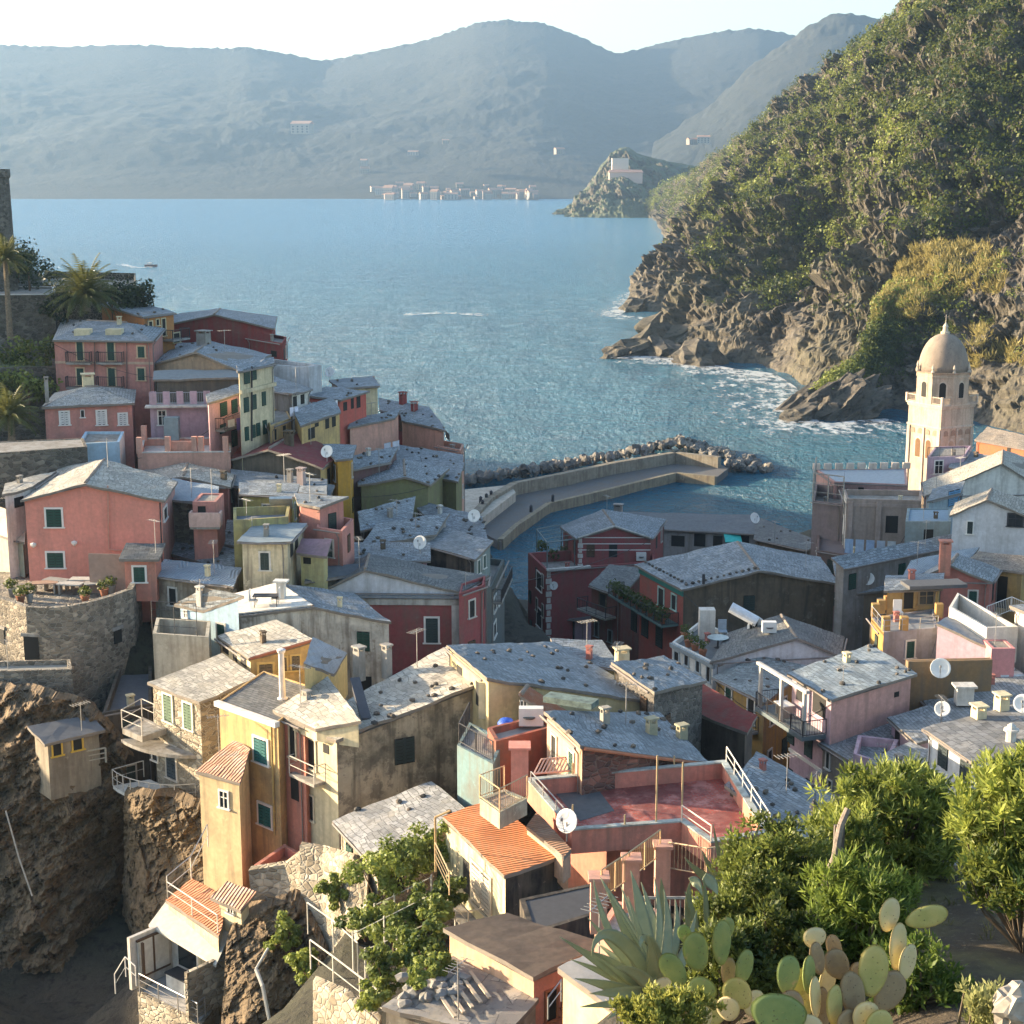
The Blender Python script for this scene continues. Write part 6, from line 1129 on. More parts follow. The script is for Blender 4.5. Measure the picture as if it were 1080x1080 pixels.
zd = zo+ho; dp = [(3.3*math.cos(t)**.9 if t < 1.5 else .25, zd + 4.9*math.sin(t)) for t in [k*math.pi/2/12 for k in range(12)]] + [(.35, zd+4.88)]
q = MB(); q.lathe(cc, dp, 24, rot8); q.build('dome', mat('dome_plaster', dome_f), e, smooth=True)
q = MB(); q.lathe(cc, [(.6,zd+4.75),(.65,zd+5.1),(.4,zd+5.2),(.3,zd+5.7),(.42,zd+5.75),(.1,zd+6.3),(.04,zd+6.4),(.04,zd+7.4)], 10); q.box(cc+Z*(zd+7.1), .5, .05, .06); q.build('finial', TRIM, e)
for k in range(8):
    a = rot8 + k*R(45); p = cc + Vector((math.cos(a), math.sin(a), 0))*(orr-.05); q = MB(); q.lathe(p+Z*(zd-.02), [(.22,0),(.22,.2),(.12,.3),(.2,.6),(.05,1.1)], 8); q.build('pinnacle', TRIM, e)
# ---------------------------------------------------------------- castle headland on the left
e = empty('castle_tower', at(-14,262,166), 'dark round castle tower with narrow slits at the left edge above the palms', 'tower'); p = wloc(e); q = MB(); q.lathe(p+Vector((0,0,-6)), [(3.0,0),(2.72,6),(2.62,13.0),(2.75,13.1),(2.75,13.9)], 24); q.build('wall', RUBD, e)
q = MB(); q.lathe(p, [(2.76,7.88),(2.3,7.9),(2.3,8.0)], 24)
for z, a in ((3.2,-.25),(5.6,-.15)):
    q = MB(); t = Vector((math.sin(R(35)), -math.cos(R(35)), 0)); q.box(p + Vector((0,0,z)) + t*2.66, .35, .2, .9, Vector((t.y,-t.x,0))); q.build('arrow_slit', DARK, e)
h = house('castlewall', 'dark castle bastion wall on the headland above the palms', 164, (44,300), (143,306), R=(143,288), S=(46,286), roof='flat', ph=.8, wall=stonewall((.075,.07,.05),(.04,.04,.03),2), rm=plain((.18,.17,.14), .9), base=9, name='castle_wall', cat='wall')
h = house('gardenwalls', 'long lit stone terrace wall with white coping under the castle tower', 158, (-60,312), (57,311), R=(58,303), S=(-60,303), roof='flat', ph=.1, wall=RUBD, rm=CONC, base=8, cap=plain((.5,.48,.44), .8), name='terrace_wall', cat='wall')
h = house('lowwallleft', 'rough brown stone wall below the palms at left of the dusty pink house', 146, (-60,390), (58,386), R=(57,378), S=(-60,380), roof='flat', ph=.1, wall=RUBD, rm=plain((.06,.08,.03), .9, 0, .4), base=7, name='terrace_wall', cat='wall')
h = house('pinklow', 'low dusty red house with pale hip roof and white shuttered windows at the left', 134, (47,428), (139,424), R=(141,411), S=(60,414), roof='hip', h=.9, wall=c_pink, rm=slate((.40,.38,.35), (.5,.44,.36), .6), base=6, hipin=.42); h.wins('f', [(62,433,74,449),(101,432,113,449),(124,435,135,449)], 'g', WHITEP, shut=plain((.6,.58,.55), .6)); h.win('f', 85,432,89,441, 'd', WHITEP); h.chimney(93,406,1.2,.9,c_cream); h.chimney(50,425,.4,2.4,CONC)
# ---------------------------------------------------------------- mole
def P0(x, y, z): return atz(x, y, z)
e = empty('breakwater', P0(640,520,1.6), 'concrete harbour mole with sea wall and bent end curling round the inner harbour', 'breakwater'); zdk = 1.2
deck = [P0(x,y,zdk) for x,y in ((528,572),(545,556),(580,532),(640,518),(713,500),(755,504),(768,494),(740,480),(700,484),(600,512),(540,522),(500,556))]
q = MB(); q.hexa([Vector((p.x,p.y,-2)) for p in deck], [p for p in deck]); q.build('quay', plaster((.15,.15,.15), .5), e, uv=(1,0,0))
q = MB(); K = [P0(x,y,zdk) for x,y in ((530,571),(546,556),(580.5,532.5),(640,518.5),(713,500.5),(754,504.5))]
for a, b in zip(K[:-1], K[1:]):
    n_ = Vector((-(b.y-a.y), b.x-a.x, 0)).normalized()*.7; q.hexa([a-Z*2.2-n_*.15, b-Z*2.2-n_*.15, b+n_-Z*2.2, a+n_-Z*2.2], [a+Z*.3-n_*.15, b+Z*.3-n_*.15, b+n_+Z*.3, a+n_+Z*.3])
q.build('kerb', plaster((.28,.245,.175), .7), e)
q = MB(); W_ = [P0(x,y,zdk) for x,y in ((500,560),(520,538),(546,522),(590,513),(650,500),(712,489),(757,494))]; hw = 1.9
for a, b in zip(W_[:-1], W_[1:]):
    n_ = Vector((-(b.y-a.y), b.x-a.x, 0)).normalized()*1.2; q.hexa([a-Z*3, b-Z*3, b+n_-Z*3, a+n_-Z*3], [a+Z*hw, b+Z*hw, b+n_+Z*hw, a+n_+Z*hw])
q.build('sea_wall', plaster((.29,.26,.205), .7), e, uv=(1,0,0))
h2 = blk('sunlit paved square with pale slabs beside the breakwater boulders', 'square', 'square', [P0(x,y,2.2) for x,y in ((478,560),(500,556),(544,522),(538,514),(480,520))], -1, 2.6, plaster((.52,.46,.38), .3), kind='structure')
for k, (x, y) in enumerate(((507,531),(513,528),(518,525),(509,535),(583,529),(560,540))): q = MB(); p = P0(x,y,2.6 if k < 4 else 1.8); q.lathe(p, [(.25,0),(.22,.8),(.3,.85),(.1,1.1)], 8); tag(q.build('bollard', IRON, origin=p), 'small black bollard standing on the quay', 'bollard', 'bollards on the harbour quay')
# boulders
shapes = [rock_blob('boulder', (0,0,-50), 1, 1, 1, plaster(c, .35, (.12,.11,.10)), 80+k, (0,0,0), 2, .34) for k, c in enumerate(((.21,.20,.185),(.16,.152,.14),(.30,.265,.22),(.09,.088,.085),(.18,.172,.165),(.25,.22,.185)))]
path = [P0(x,y,0) for x,y in ((486,515),(540,506),(600,496),(660,484),(712,473),(745,477),(775,489),(799,499))]; used = set()
rb = random.Random(5)
for k in range(285):
    t = rb.random(); p = lerp_list(path, t); d_ = lerp_list(path, min(1,t+.02))-lerp_list(path, max(0,t-.02)); n_ = Vector((-d_.y, d_.x, 0)).normalized()
    off = rb.uniform(-4.6, 4.8) if t < .68 else rb.uniform(-4, 4.5); s_ = rb.uniform(.5, 1.12); src = shapes[k % 6]
    o = src if k % 6 not in used and not used.add(k % 6) else src.copy()
    if o is not src: COL.objects.link(o)
    o.location = p - n_*off + Z*(.2 + max(0, 2.5 - .30*(4.6-off))*(1 if t < .68 else .5) * rb.uniform(.7,1)); o.scale = (s_*rb.uniform(.8,1.3), s_*rb.uniform(.8,1.2), s_*rb.uniform(.65,.95)); o.rotation_euler = (rb.random()*3, rb.random()*3, rb.random()*6)
    tag(o, 'grey angular boulder heaped with others outside the harbour mole', 'boulder', 'boulders heaped along the breakwater')
# ---------------------------------------------------------------- things far across the bay
FB = [None]; rb = random.Random(11)
cols = [plain(c, .9) for c in ((.27,.245,.215),(.30,.275,.245),(.23,.19,.165),(.25,.215,.17))]
protos = []
for k in range(4):
    q = MB(); q.hexa([Vector((a,b,0)) for a,b in ((-1,-1),(1,-1),(1,1),(-1,1))], [Vector((a,b,1)) for a,b in ((-1,-1),(1,-1),(1,1),(-1,1))])
    q.mi = 1; q.hexa([Vector((a*1.06,b*1.06,1)) for a,b in ((-1,-1),(1,-1),(1,1),(-1,1))], [Vector((-1.06,0,1.3)), Vector((1.06,0,1.3)), Vector((1.06,0.02,1.3)), Vector((-1.06,0.02,1.3))])
    q.mi = 2
    for i in range(4):
        for j in range(3): q.box((-.75+i*.5, -1.002, .2+j*.26), .16, .02, .13)
    protos.append(q.build('seafront_house', [cols[k], plain((.34,.20,.14), .9), DARK]))
spots = [(rb.uniform(395,565), rb.uniform(196,210), None) for _ in range(52)] + [(rb.uniform(455,560), rb.uniform(203,210), 1) for _ in range(16)]
for k, (x, y, b_) in enumerate(spots):
    o = protos[k % 4] if k < 4 else protos[k % 4].copy()
    if k >= 4: COL.objects.link(o)
    dd = 3010 + (210-y)*22; p = at(x, y, dd); o.location = (p.x, p.y, max(1, p.z-6)); s_ = rb.uniform(4,8); o.scale = (s_*rb.uniform(.8,1.6), s_, s_*rb.uniform(1.0,2.2)); o.rotation_euler = (0,0,rb.uniform(-.4,.4))
    tag(o, 'pale block in the hazy distant seafront town across the bay', 'house', 'pale houses of the distant seafront town')
for k, (x, y, w_, hh_, lb) in enumerate(((319,136,17,13,'lone white villa high on the hazy far hillside'),(742,148,8,6,'small white house on the dark slope above the monastery'),(730,150,6,5,'tiny pale hut left of the small white house'),(385,182,8,10,'pale tower house on the far slope left of the seafront town'),(384,172,6,7,'small pale villa above the tower house on the far slope'),(436,162,9,5,'low pale farmhouse on the far slope'),(590,160,7,6,'tiny white house on the far slope left of the monastery'),(470,150,6,5,'faint pale hut high on the far slope'))):
    o = protos[k % 4].copy(); COL.objects.link(o); dd = 2500 if x in (742,730) else 3500
    if x == 590: dd = 3000
    p = at(x, y, dd); o.location = p - Z*hh_*.8; o.scale = (w_*1.2, w_, hh_*1.6); o.name = 'villa'; tag(o, lb, 'house')
e = empty('monastery', at(658,186,1990), 'pink monastery with long wall and upper chapel on the far rock', 'monastery'); p = wloc(e); q = MB(); q.box(p+Vector((2,0,-2)), 40, 16, 13); q.build('wall', plain((.60,.42,.35), .9), e); q = MB(); q.box(p+Vector((-4,14,14)), 20, 14, 15, mi=0); q.build('chapel', plain((.58,.50,.42), .9), e)
q = MB(); q.hexa([p+Vector((a,b,4.6)) for a,b in ((-19,-9),(23,-9),(23,9),(-19,9))], [p+Vector((a,b,8)) for a,b in ((-17,-1),(21,-1),(21,1),(-17,1))]); q.build('roof', plain((.36,.22,.17), .9), e)
# boat with wake
p = atz(159,281,0.2); e = empty('motor_boat', p, 'small dark motor boat trailing a white wake on the open sea', 'boat'); q = MB()
st = [(-3.2,1.1),(-2,1.25),(0,1.3),(2,.95),(3.2,.3),(3.7,.02)]
for (x0,w0),(x1,w1) in zip(st[:-1], st[1:]): q.hexa([p+Vector((x0,-w0*.6,-.3)),p+Vector((x1,-w1*.6,-.3)),p+Vector((x1,w1*.6,-.3)),p+Vector((x0,w0*.6,-.3))],[p+Vector((x0,-w0,.9)),p+Vector((x1,-w1,1.1)),p+Vector((x1,w1,1.1)),p+Vector((x0,w0,.9))])
q.build('hull', plain((.2,.12,.10), .5), e); q = MB(); q.box(p+Vector((-.4,0,1.6)), 2.2, 1.7, 1.2); q.build('cabin', WHITEP, e)
tag(foam('wake', [atz(x,y,0) for x,y in ((158,282),(145,283),(128,279))], 9, 1), kind='stuff')
foam('foam_and_sheen', [atz(x,y,0) for x,y in ((425,333),(470,331),(515,334))], 14, 1)  # shiny wind streak: its sheen drawn on the water in white foam colour
# ---------------------------------------------------------------- palms and dark trees on the castle hill
LF_PALM = leafmat('palm_leaf', (.035,.055,.015), (.20,.19,.05), .25)
def palm(label, foot, H_, crown, nf=34, seed=1):
    r2 = random.Random(seed); e = empty('palm_tree', foot, label, 'palm tree')
    q = MB(); n = 9
    for k in range(n): a = foot + Z*H_*k/n; q.tube(a, a + Z*H_/n*1.05, crown*.12*(1-.3*k/n), 8, crown*.11*(1-.3*k/n))
    q.build('trunk', plain((.20,.15,.10), .95, 0, .4, 6), e); top = foot + Z*H_; q = MB()
    for k in range(nf):
        az = k*2.399; el = 1.35 - 1.7*(k/nf); L = crown*(.85+.3*r2.random()); d = Vector((math.cos(az)*math.cos(el), math.sin(az)*math.cos(el), math.sin(el))); pos = top.copy(); s_ = Vector((-math.sin(az), math.cos(az), 0)); ns = 9
        for i in range(ns):
            nxt = pos + d*L/ns; dr = d.copy(); d = (d + Vector((0,0,-.06-.022*i))).normalized(); q.tube(pos, nxt, .03, 3)
            for sd in (-1, 1):
                for jj in (0, .5):
                    ll = crown*.20*(math.sin(math.pi*(.12+.85*i/ns)))+.1; b0 = pos.lerp(nxt, jj); tip = b0 + (s_*sd*.8 + dr*.6 + Vector((0,0,-.35))).normalized()*ll; w_ = dr*.05*crown/2; q.face([b0, b0+w_*1.6, tip])
            pos = nxt
    o = q.build('frond', LF_PALM, e); a = o.data.attributes.new('tint', 'FLOAT', 'POINT'); a.data.foreach_set('value', [min(1, max(0, .35+.5*noise.noise(v.co*.5))) for v in o.data.vertices]); return e
palm('tall slim palm in front of the castle tower at the left edge', at(11,358,154), 7.6, 2.7, 44, 1)
palm('broad bushy palm with lit fronds beside the orange house', at(91,328,156), 1.6, 3.8, 64, 2)
palm('palm crown at the left edge beside the low dusty red house', at(13,470,131), 2.5, 2.9, 52, 3)
LF_DARK = leafmat('dark_leaf', (.012,.024,.010), (.045,.060,.020), .15)
for k, (x, y, d, r_, lb) in enumerate(((30,282,165,2.6,'dark round tree beside the castle tower'),(18,270,170,2.0,'dark small tree right behind the castle tower'),(118,312,160,2.5,'dark evergreen between bushy palm and orange house'),(136,314,162,2.3,'dark evergreen above the orange house roof'),(150,318,163,1.7,'last dark bush before the maroon house by the sea'),(70,318,158,2.2,'dark bush left of the bushy palm'),(22,385,150,2.4,'green shrub on the terraces below the tall palm'),(48,372,148,2.0,'dark shrub at the left corner of the dusty pink house'),(5,400,145,2.6,'bright green shrub at the left edge terraces'),(30,410,142,2.0,'dark shrub above the low dusty red house'))):
    p = at(x, y, d); e = empty('tree', p - Z*r_*1.2, lb, 'tree'); q = MB(); q.tube(p-Z*r_*1.4, p, .15, 6, .08); q.build('trunk', BROWNW, e)
    cs = [tuple(p + Vector((random.gauss(0,r_*.5), random.gauss(0,r_*.5), random.gauss(0,r_*.35)))) for _ in range(9)]; leaf_mesh('crown', cs, [r_*.55]*9, [random.random()*.8 for _ in cs], 90, .35, LF_DARK if k < 6 else LF_SCRUB, parent=e)
# ---------------------------------------------------------------- village ground
WATER = [(300,400),(420,410),(505,470),(540,590),(600,560),(620,535),(700,525),(790,545),(850,545),(860,510),(900,490),(945,475),(950,450),(60,240),(200,300),(350,380),(760,530),(535,610),(545,625)]
for x, y in WATER: p = atz(x, y, 0); CTRL.append((p.x, p.y, -7))
for x, y, z in ((0,1000,5),(30,990,5),(60,985,6),(90,980,6),(110,975,6),(-40,1010,5),(20,1060,4),(100,1040,5),(-60,1040,8),(60,1075,5),(120,1000,6),(135,900,8),(300,1075,10),(420,1075,16),(400,960,17),(440,1000,16),(540,640,1),(548,655,1.5),(537,612,-5),(545,625,-2),(535,640,1),(560,640,4),(545,660,3),(650,700,4),(800,640,4),(870,700,10),(1000,700,16),(1060,620,18)): p = atz(x, y, z); CTRL.append((p.x, p.y, z))
for x, y, z in ((-62,168,40),(-70,140,36),(-85,180,44),(-95,154,48),(-95,166,49),(-95,178,49),(-97,190,48),(-97,205,48),(-97,220,47),(-97,232,45),(-97,250,20),(-95,143,36),(-110,170,44),(-55,150,33),(-90,120,30),(-62,108,20),(-130,150,36),(-48,128,22),(5,32,33),(12,40,30),(-5,40,20),(18,50,24),(-15,50,14),(-30,62,8),(-60,70,8),(30,60,20),(45,80,20),(60,110,22),(80,150,20),(95,200,14),(70,215,4),(120,240,16),(55,240,-3),(-20,30,12),(-40,45,8)): CTRL.append((x, y, z))  # ridge out of view at far left, raised to shade the middle village
cp = np.array(CTRL); gx = np.arange(-170, 150, 2.5); gy = np.arange(22, 300, 2.5); XX, YY = np.meshgrid(gx, gy)
d2 = (XX[...,None]-cp[:,0])**2 + (YY[...,None]-cp[:,1])**2 + .5; w_ = d2**-2.2; ZZ = (w_*cp[:,2]).sum(-1)/w_.sum(-1)
V = [(float(x), float(y), float(z) + .5*noise.noise(Vector((x*.2,y*.2,0)))) for x, y, z in zip(XX.ravel(), YY.ravel(), ZZ.ravel())]; nx = len(gx)
F = [(j*nx+i, j*nx+i+1, (j+1)*nx+i+1, (j+1)*nx+i) for j in range(len(gy)-1) for i in range(nx-1)]
me = bpy.data.meshes.new('ground'); me.from_pydata(V, [], F); me.polygons.foreach_set('use_smooth', [True]*len(F))
GRD = rockmat('village_ground', (.055,.045,.032), (.03,.025,.019), (.035,.036,.018), 1.4, veg=((.04,.05,.018), 1.25)); me.materials.append(GRD); o = bpy.data.objects.new('ground', me); COL.objects.link(o); tag(o, kind='structure')  # ground colour darkened to deepen the shade in gaps between houses
# ---------------------------------------------------------------- cliffs at the bottom left
CLIFF = rockmat('cliff_rock', (.25,.17,.098), (.085,.06,.036), (.15,.105,.056), 1.7, (.5,.9,.3), veg=((.05,.05,.02), 1.2))
def d_cl(amp):
    def f(p, s, t):
        st = noise.fractal(Vector((p.x*.25+p.z*.12, p.y*.1, p.z*.5-p.x*.3)), .8, 2.2, 5)
        return Vector((.1,-1,.15))*((rdg(p, .13, 7, .75)-1.0)*amp*.8 + st*amp*.5 + noise.fractal(Vector((p.x*.8+p.z*.5,p.y,p.z*1.6-p.x*.9)), .5, 2.1, 4)*.22 + (noise.cell(Vector((p.x*.6+p.z*.45, p.y*.3, p.z*1.2-p.x*.8)))-.5)*.28 + (noise.cell(Vector((p.x*1.7+p.z*.9, p.y*.5, p.z*3-p.x*2)))-.5)*.14)
    return f
def cliff(name, top, bot, amp=1.6, nu=170, nv=200): return ruled(name, [at(*b) for b in bot], [at(*t) for t in top], nu, nv, lambda s, t: s, d_cl(amp), CLIFF, [(0,1.0,.1),(0,2.5,-.6)], False)
cliff('cliff', [(-60,715,94),(0,726,93),(40,730,92),(80,742,91.5),(108,765,91),(134,800,91)], [(-60,1035,86),(0,1025,86),(50,1020,86),(90,1015,87),(125,1010,89),(150,995,92)], 1.7)
cliff('cliff', [(132,835,88),(150,836,86),(175,842,85),(200,848,84),(216,855,83)], [(128,1000,90),(150,1000,84),(175,995,81),(205,985,80),(222,975,80)], .8, 110, 150)
cliff('cliff', [(240,985,70.3),(256,968,70.6),(278,955,71),(312,945,71.5),(335,985,69.5),(345,1010,68)], [(232,1100,66),(262,1100,65),(285,1100,65),(318,1095,66),(335,1090,66),(350,1090,66)], 1.0, 110, 140)
# rubble retaining walls in the rocky garden
def wallsheet(label, top, bot, m, th=.5):
    T = [at(*t) for t in top]; B_ = [at(*b) for b in bot]; q = MB()
    for k in range(len(T)-1):
        o_ = Vector((.1, 1, 0))*th; q.hexa([B_[k], B_[k+1], B_[k+1]+o_, B_[k]+o_], [T[k], T[k+1], T[k+1]+o_, T[k]+o_])
    o = q.build('retaining_wall', m, origin=B_[0], uv=(1,0,0)); return tag(o, label, 'wall')
wallsheet('steep sunlit rubble wall under the coral strip house', [(316,892,73),(340,896,72.4),(372,905,69.5),(388,925,68.5)], [(318,990,70),(340,1005,69),(368,1000,67),(384,985,66)], RUBL)
wallsheet('rubble wall under the gold house beside the rock', [(262,918,73.5),(300,912,73.5),(318,898,73)], [(270,1000,72.5),(300,1000,72),(318,990,71)], RUBL)
wallsheet('rubble path wall with pipe railing at the bottom of the garden', [(330,1035,60),(365,1050,58),(400,1078,56)], [(330,1100,59),(365,1110,57),(400,1120,55)], RUBL)
fence('long pipe railing sloping along the garden path at the bottom', [at(328,1022,61), at(352,1040,59.5), at(380,1062,58), at(410,1085,56.5)], 1.3, 'rails', plain((.5,.47,.4), .5), 1, 2.0, .03)
fence('upper thin pipe rail beside the sunlit rubble wall', [at(325,985,66), at(352,1005,64), at(378,1030,61)], 1.5, 'rails', plain((.5,.47,.4), .5), 0, 2.5, .025)
q = MB(); pp = [at(270,1022,64.5), at(277,1040,64), at(286,1085,63.5)]; q.tube(pp[0], pp[1], .09, 6); q.tube(pp[1], pp[2], .09, 6); q.tube(at(283,1000,65), at(270,1022,64.5), .06, 6); tag(q.build('drain_pipe', plain((.55,.52,.46), .5), origin=pp[0]), 'pale bent drain pipe running down the rock at the bottom', 'pipe')
q = MB(); pp = [at(6,855,85), at(20,905,84.5), at(34,945,84)]; q.tube(pp[0], pp[1], .05, 5); q.tube(pp[1], pp[2], .05, 5); tag(q.build('cable', plain((.4,.37,.32), .7), origin=pp[0]), 'thin pale cable hanging down the dark left cliff', 'cable')
q = MB(); a = at(128,1048,69)
fence('white metal stair rail beyond the open terrace house at the bottom left', [at(122,1048,69.5), at(133,1030,69), at(144,1040,68.5)], 1.0, 'rails', plain((.5,.48,.45), .5))
# ---------------------------------------------------------------- garden greenery in the middle foreground
LF_GAR = leafmat('garden_leaf', (.030,.065,.014), (.25,.29,.06), .3)
gar = [(400,925,64,1.5,'olive green bush against the low grey roof',.75),(430,905,65,1.7,'rounded yellow green bush under the grey annex roof',.7),(455,890,66,1.3,'sunlit bush beside the rusty pole',.6),(385,965,63,1.3,'dark green bush at the foot of the sunlit rubble wall',.2),(415,975,62,1.5,'bright green fig like bush in the garden middle',.55),(440,960,62,1.2,'dark bush behind the washing lines',.2),(458,962,60,.9,'small sunlit lemon tree below the tan railing',.75),(430,1000,58,1.2,'leafy bush above the ruined outhouse',.45),(452,1000,57,1.1,'dark glossy bush left of the peach house',.3),(405,1020,57,1.1,'low dark bush by the path wall',.3),(395,1045,56,.8,'yellowish bush at the bottom of the path',.85),(470,940,62,1.0,'ivy clump under the orange roofed house balcony',.15),(350,940,69,.9,'scrubby tuft on the sunlit rubble wall',.7),(300,985,69,1.0,'ivy tuft hanging on the rock below the gold house',.65),(325,1010,67,1.1,'ochre tuft growing on the rock by the path',.9),(465,1020,53,.7,'weeds on the edge of the broken slab roof',.8),(440,1032,51.5,.5,'bright weed tuft in the stones of the broken roof',.9)]
for x, y, d, r_, lb, tn in gar:
    r_ *= .72
    p = at(x, y, d); e = empty('bush', p-Z*r_, lb, 'bush'); q = MB()
    for k in range(4): q.tube(p-Z*r_*1.3, p+Vector((random.gauss(0,.4), random.gauss(0,.4), .2))*r_, .04, 5, .015)
    q.build('branch', BROWNW, e); n_ = 16; cs = [tuple(p + Vector((random.gauss(0,r_*.5), random.gauss(0,r_*.5), random.gauss(0,r_*.42)))) for _ in range(n_)]
    leaf_mesh('foliage', cs, [r_*.42]*n_, [min(1, max(0, tn+random.gauss(0,.2))) for _ in cs], 120, .20, LF_GAR, parent=e, aspect=1.8)
for k, (a, b) in enumerate(((at(385,1002,59.5), at(480,962,60.5)), (at(372,985,61), at(466,938,62)), (at(395,955,63), at(455,925,63.5)))): q = MB(); q.tube(a, b, .02, 4); [q.tube(p-Z*1.6, p+Z*.1, .04, 5) for p in (a, a.lerp(b,.35), b)]; tag(q.build('wire', plain((.5,.48,.42), .6), origin=a), ['lowest wire strung across the garden bushes','middle wire strung across the garden bushes','upper wire strung across the garden bushes'][k], 'wire')
# stones weighing down the slates
ST = [rock_blob('roof_stone', (0,0,-60), 1, 1, 1, plain(c, .9, 0, .3), 120+k, (0,0,0), 1, .2) for k, c in enumerate(((.09,.075,.06),(.13,.11,.09),(.06,.055,.05)))]
free = set(ST); ns = 0
for hh, P in STONES:
    for p in P:
        if ns > 292: break
        src = ST[ns % 3]; o = src if src in free else src.copy()
        if src in free: free.discard(src)
        else: COL.objects.link(o)
        o.location = p + Z*.10; s_ = random.uniform(.12,.19); o.scale = (s_*1.3, s_, s_*.7); o.rotation_euler = (0,0,random.random()*6); ns += 1
        tag(o, 'dark stone lying on a slate roof to hold the slates down', 'stone', 'stones weighing down the slate roofs')
# ---------------------------------------------------------------- foreground slope
def soil_f(nt, n, l, b):
    g = geo(nt); c = mix(nt, noi(nt, g, 2.2, 7, .7), (.040,.031,.021), (.12,.092,.06)); c = mix(nt, ramp(nt, noi(nt, g, .7, 5), [(.5, 0), (.65, .7)]), c, (.20,.17,.07)); c = mix(nt, ramp(nt, noi(nt, g, 14, 4), [(.6, 0), (.68, .6)]), c, (.24,.20,.14))
    l.new(c, b.inputs['Base Color']); b.inputs['Roughness'].default_value = .95; bump(nt, noi(nt, g, 6, 8, .7), .9, .12, b)
SOIL = mat('garden_soil', soil_f)
def gz(x, y):
    z = 42.05 - (y-14)*.20 - max(0, 4.2-x)*.28 + .12*noise.noise(Vector((x*.6,y*.6,0))) + .05*noise.noise(Vector((x*2.2,y*2.2,3)))
    ed = x - (1.15 + .24*(y-13)) - .2*noise.noise(Vector((y*.9,0,1)))
    if ed < 0: z += ed*4
    if y > 20.5: z -= (y-20.5)*2.5
    return z
V = []; F = []; xs = np.arange(-3, 15, .2); ys = np.arange(8, 30, .25); nx = len(xs)
for y in ys:
    for x in xs: V.append((x, y, gz(x, y)))
F = [(j*nx+i, j*nx+i+1, (j+1)*nx+i+1, (j+1)*nx+i) for j in range(len(ys)-1) for i in range(nx-1) if V[j*nx+i][2] > 42.6-(V[j*nx+i][1]-14)*.2-9]
me = bpy.data.meshes.new('hillside_ground'); me.from_pydata(V, [], F); me.polygons.foreach_set('use_smooth', [True]*len(F)); me.materials.append(SOIL); o = bpy.data.objects.new('hillside_ground', me); COL.objects.link(o); tag(o, kind='structure')
def on_slope(px, py):
    r = ray(px, py); t = 9.0
    while t < 30:
        p = CAM + r*t
        if p.z < gz(p.x, p.y): return p
        t += .05
    return p
# dry grass on the path
C = []; 
for _ in range(520):
    p = Vector((random.uniform(1.5,11), random.uniform(11,22), 0)); p.z = gz(p.x, p.y)
    if noise.noise(p*.8) > -.05: C.append(tuple(p))
tag(leaf_mesh('short_grass', C, [.10]*len(C), np.random.default_rng(2).random(len(C)), 12, .14, leafmat('grass_blade', (.06,.07,.02), (.30,.26,.10), .3), aspect=9, droop=1.5), kind='stuff')
LF_OLE = leafmat('oleander_leaf', (.016,.044,.009), (.31,.35,.075), .32); LF_IVY = leafmat('shrub_leaf', (.011,.028,.006), (.21,.245,.055), .24); LF_YOUNG = leafmat('young_leaf', (.03,.065,.010), (.22,.28,.055), .35)
def bush(label, px, py, d, r, ncl, cr, leaf, asp, per, m, tn=.5, tv=.25, droop=.5, name='bush'):
    p = at(px, py, d); foot = Vector((p.x, p.y, gz(p.x, p.y))); e = empty(name, foot, label, 'bush'); cs = []; ts = []
    q = MB()
    for k in range(ncl):
        v = Vector((random.gauss(0,1), random.gauss(0,1), random.gauss(0,1))).normalized(); rad = random.random()**.38*(1+.28*noise.noise(v*1.7+Vector((px*.1,0,0)))); c = p + Vector((v.x*r[0], v.y*r[1], v.z*r[2]))*rad; cs.append(tuple(c)); ts.append(min(1, max(0, tn + random.gauss(0, tv))))
        if k % 4 == 0: mid = (foot + c)/2 + Vector((v.x,v.y,.3))*.15; q.tube(foot, mid, .022, 4, .016); q.tube(mid, c, .016, 4, .005)
    q.build('branch', plain((.12,.09,.06), .9), e); leaf_mesh('foliage', cs, [cr*random.uniform(.7,1.3) for _ in cs], ts, per, leaf, m, aspect=asp, parent=e, droop=droop, flat=(1,1,.9), shell=.35); return e
bush('large oleander bush with long sunlit leaves behind the leaning post', 940, 872, 20, (1.05,.9,.92), 420, .17, .135, 4.8, 50, LF_OLE, .5)
bush('lower skirt of darker oleander shoots left of the large oleander', 888, 905, 19, (.6,.5,.6), 150, .16, .13, 4.6, 44, LF_OLE, .45)
bush('dark undergrowth of the oleander at the right edge', 1085, 925, 16.4, (.75,.5,.35), 120, .16, .12, 4.6, 44, LF_OLE, .15)
bush('pale tipped oleander at the right edge above the shaded path', 1090, 862, 17, (.84,.7,.78), 300, .17, .14, 4.8, 50, LF_OLE, .68)
bush('dense dark small leaved shrub between agave and leaning post', 822, 950, 18, (.80,.8,.95), 400, .17, .060, 1.7, 85, LF_IVY, .55)
bush('bright yellow green young shrub with narrow leaves behind the prickly pear', 912, 960, 16, (.62,.5,.58), 210, .14, .13, 6, 48, LF_YOUNG, .5)
bush('dark low growth at the foot of the leaning post', 825, 1010, 15.8, (.75,.5,.55), 150, .15, .08, 2.4, 60, LF_IVY, .2)
bush('deep green shrub low in front of the leaning post base', 800, 985, 16.9, (.78,.5,.7), 300, .16, .06, 1.8, 75, LF_IVY, .38)
bush('dark tangle behind the left prickly pear', 770, 1020, 15.4, (.5,.4,.5), 130, .15, .07, 2.2, 60, LF_IVY, .25)
bush('dark green growth under the tall prickly pear', 965, 1035, 14.6, (.5,.4,.42), 110, .13, .08, 3, 50, LF_YOUNG, .12)
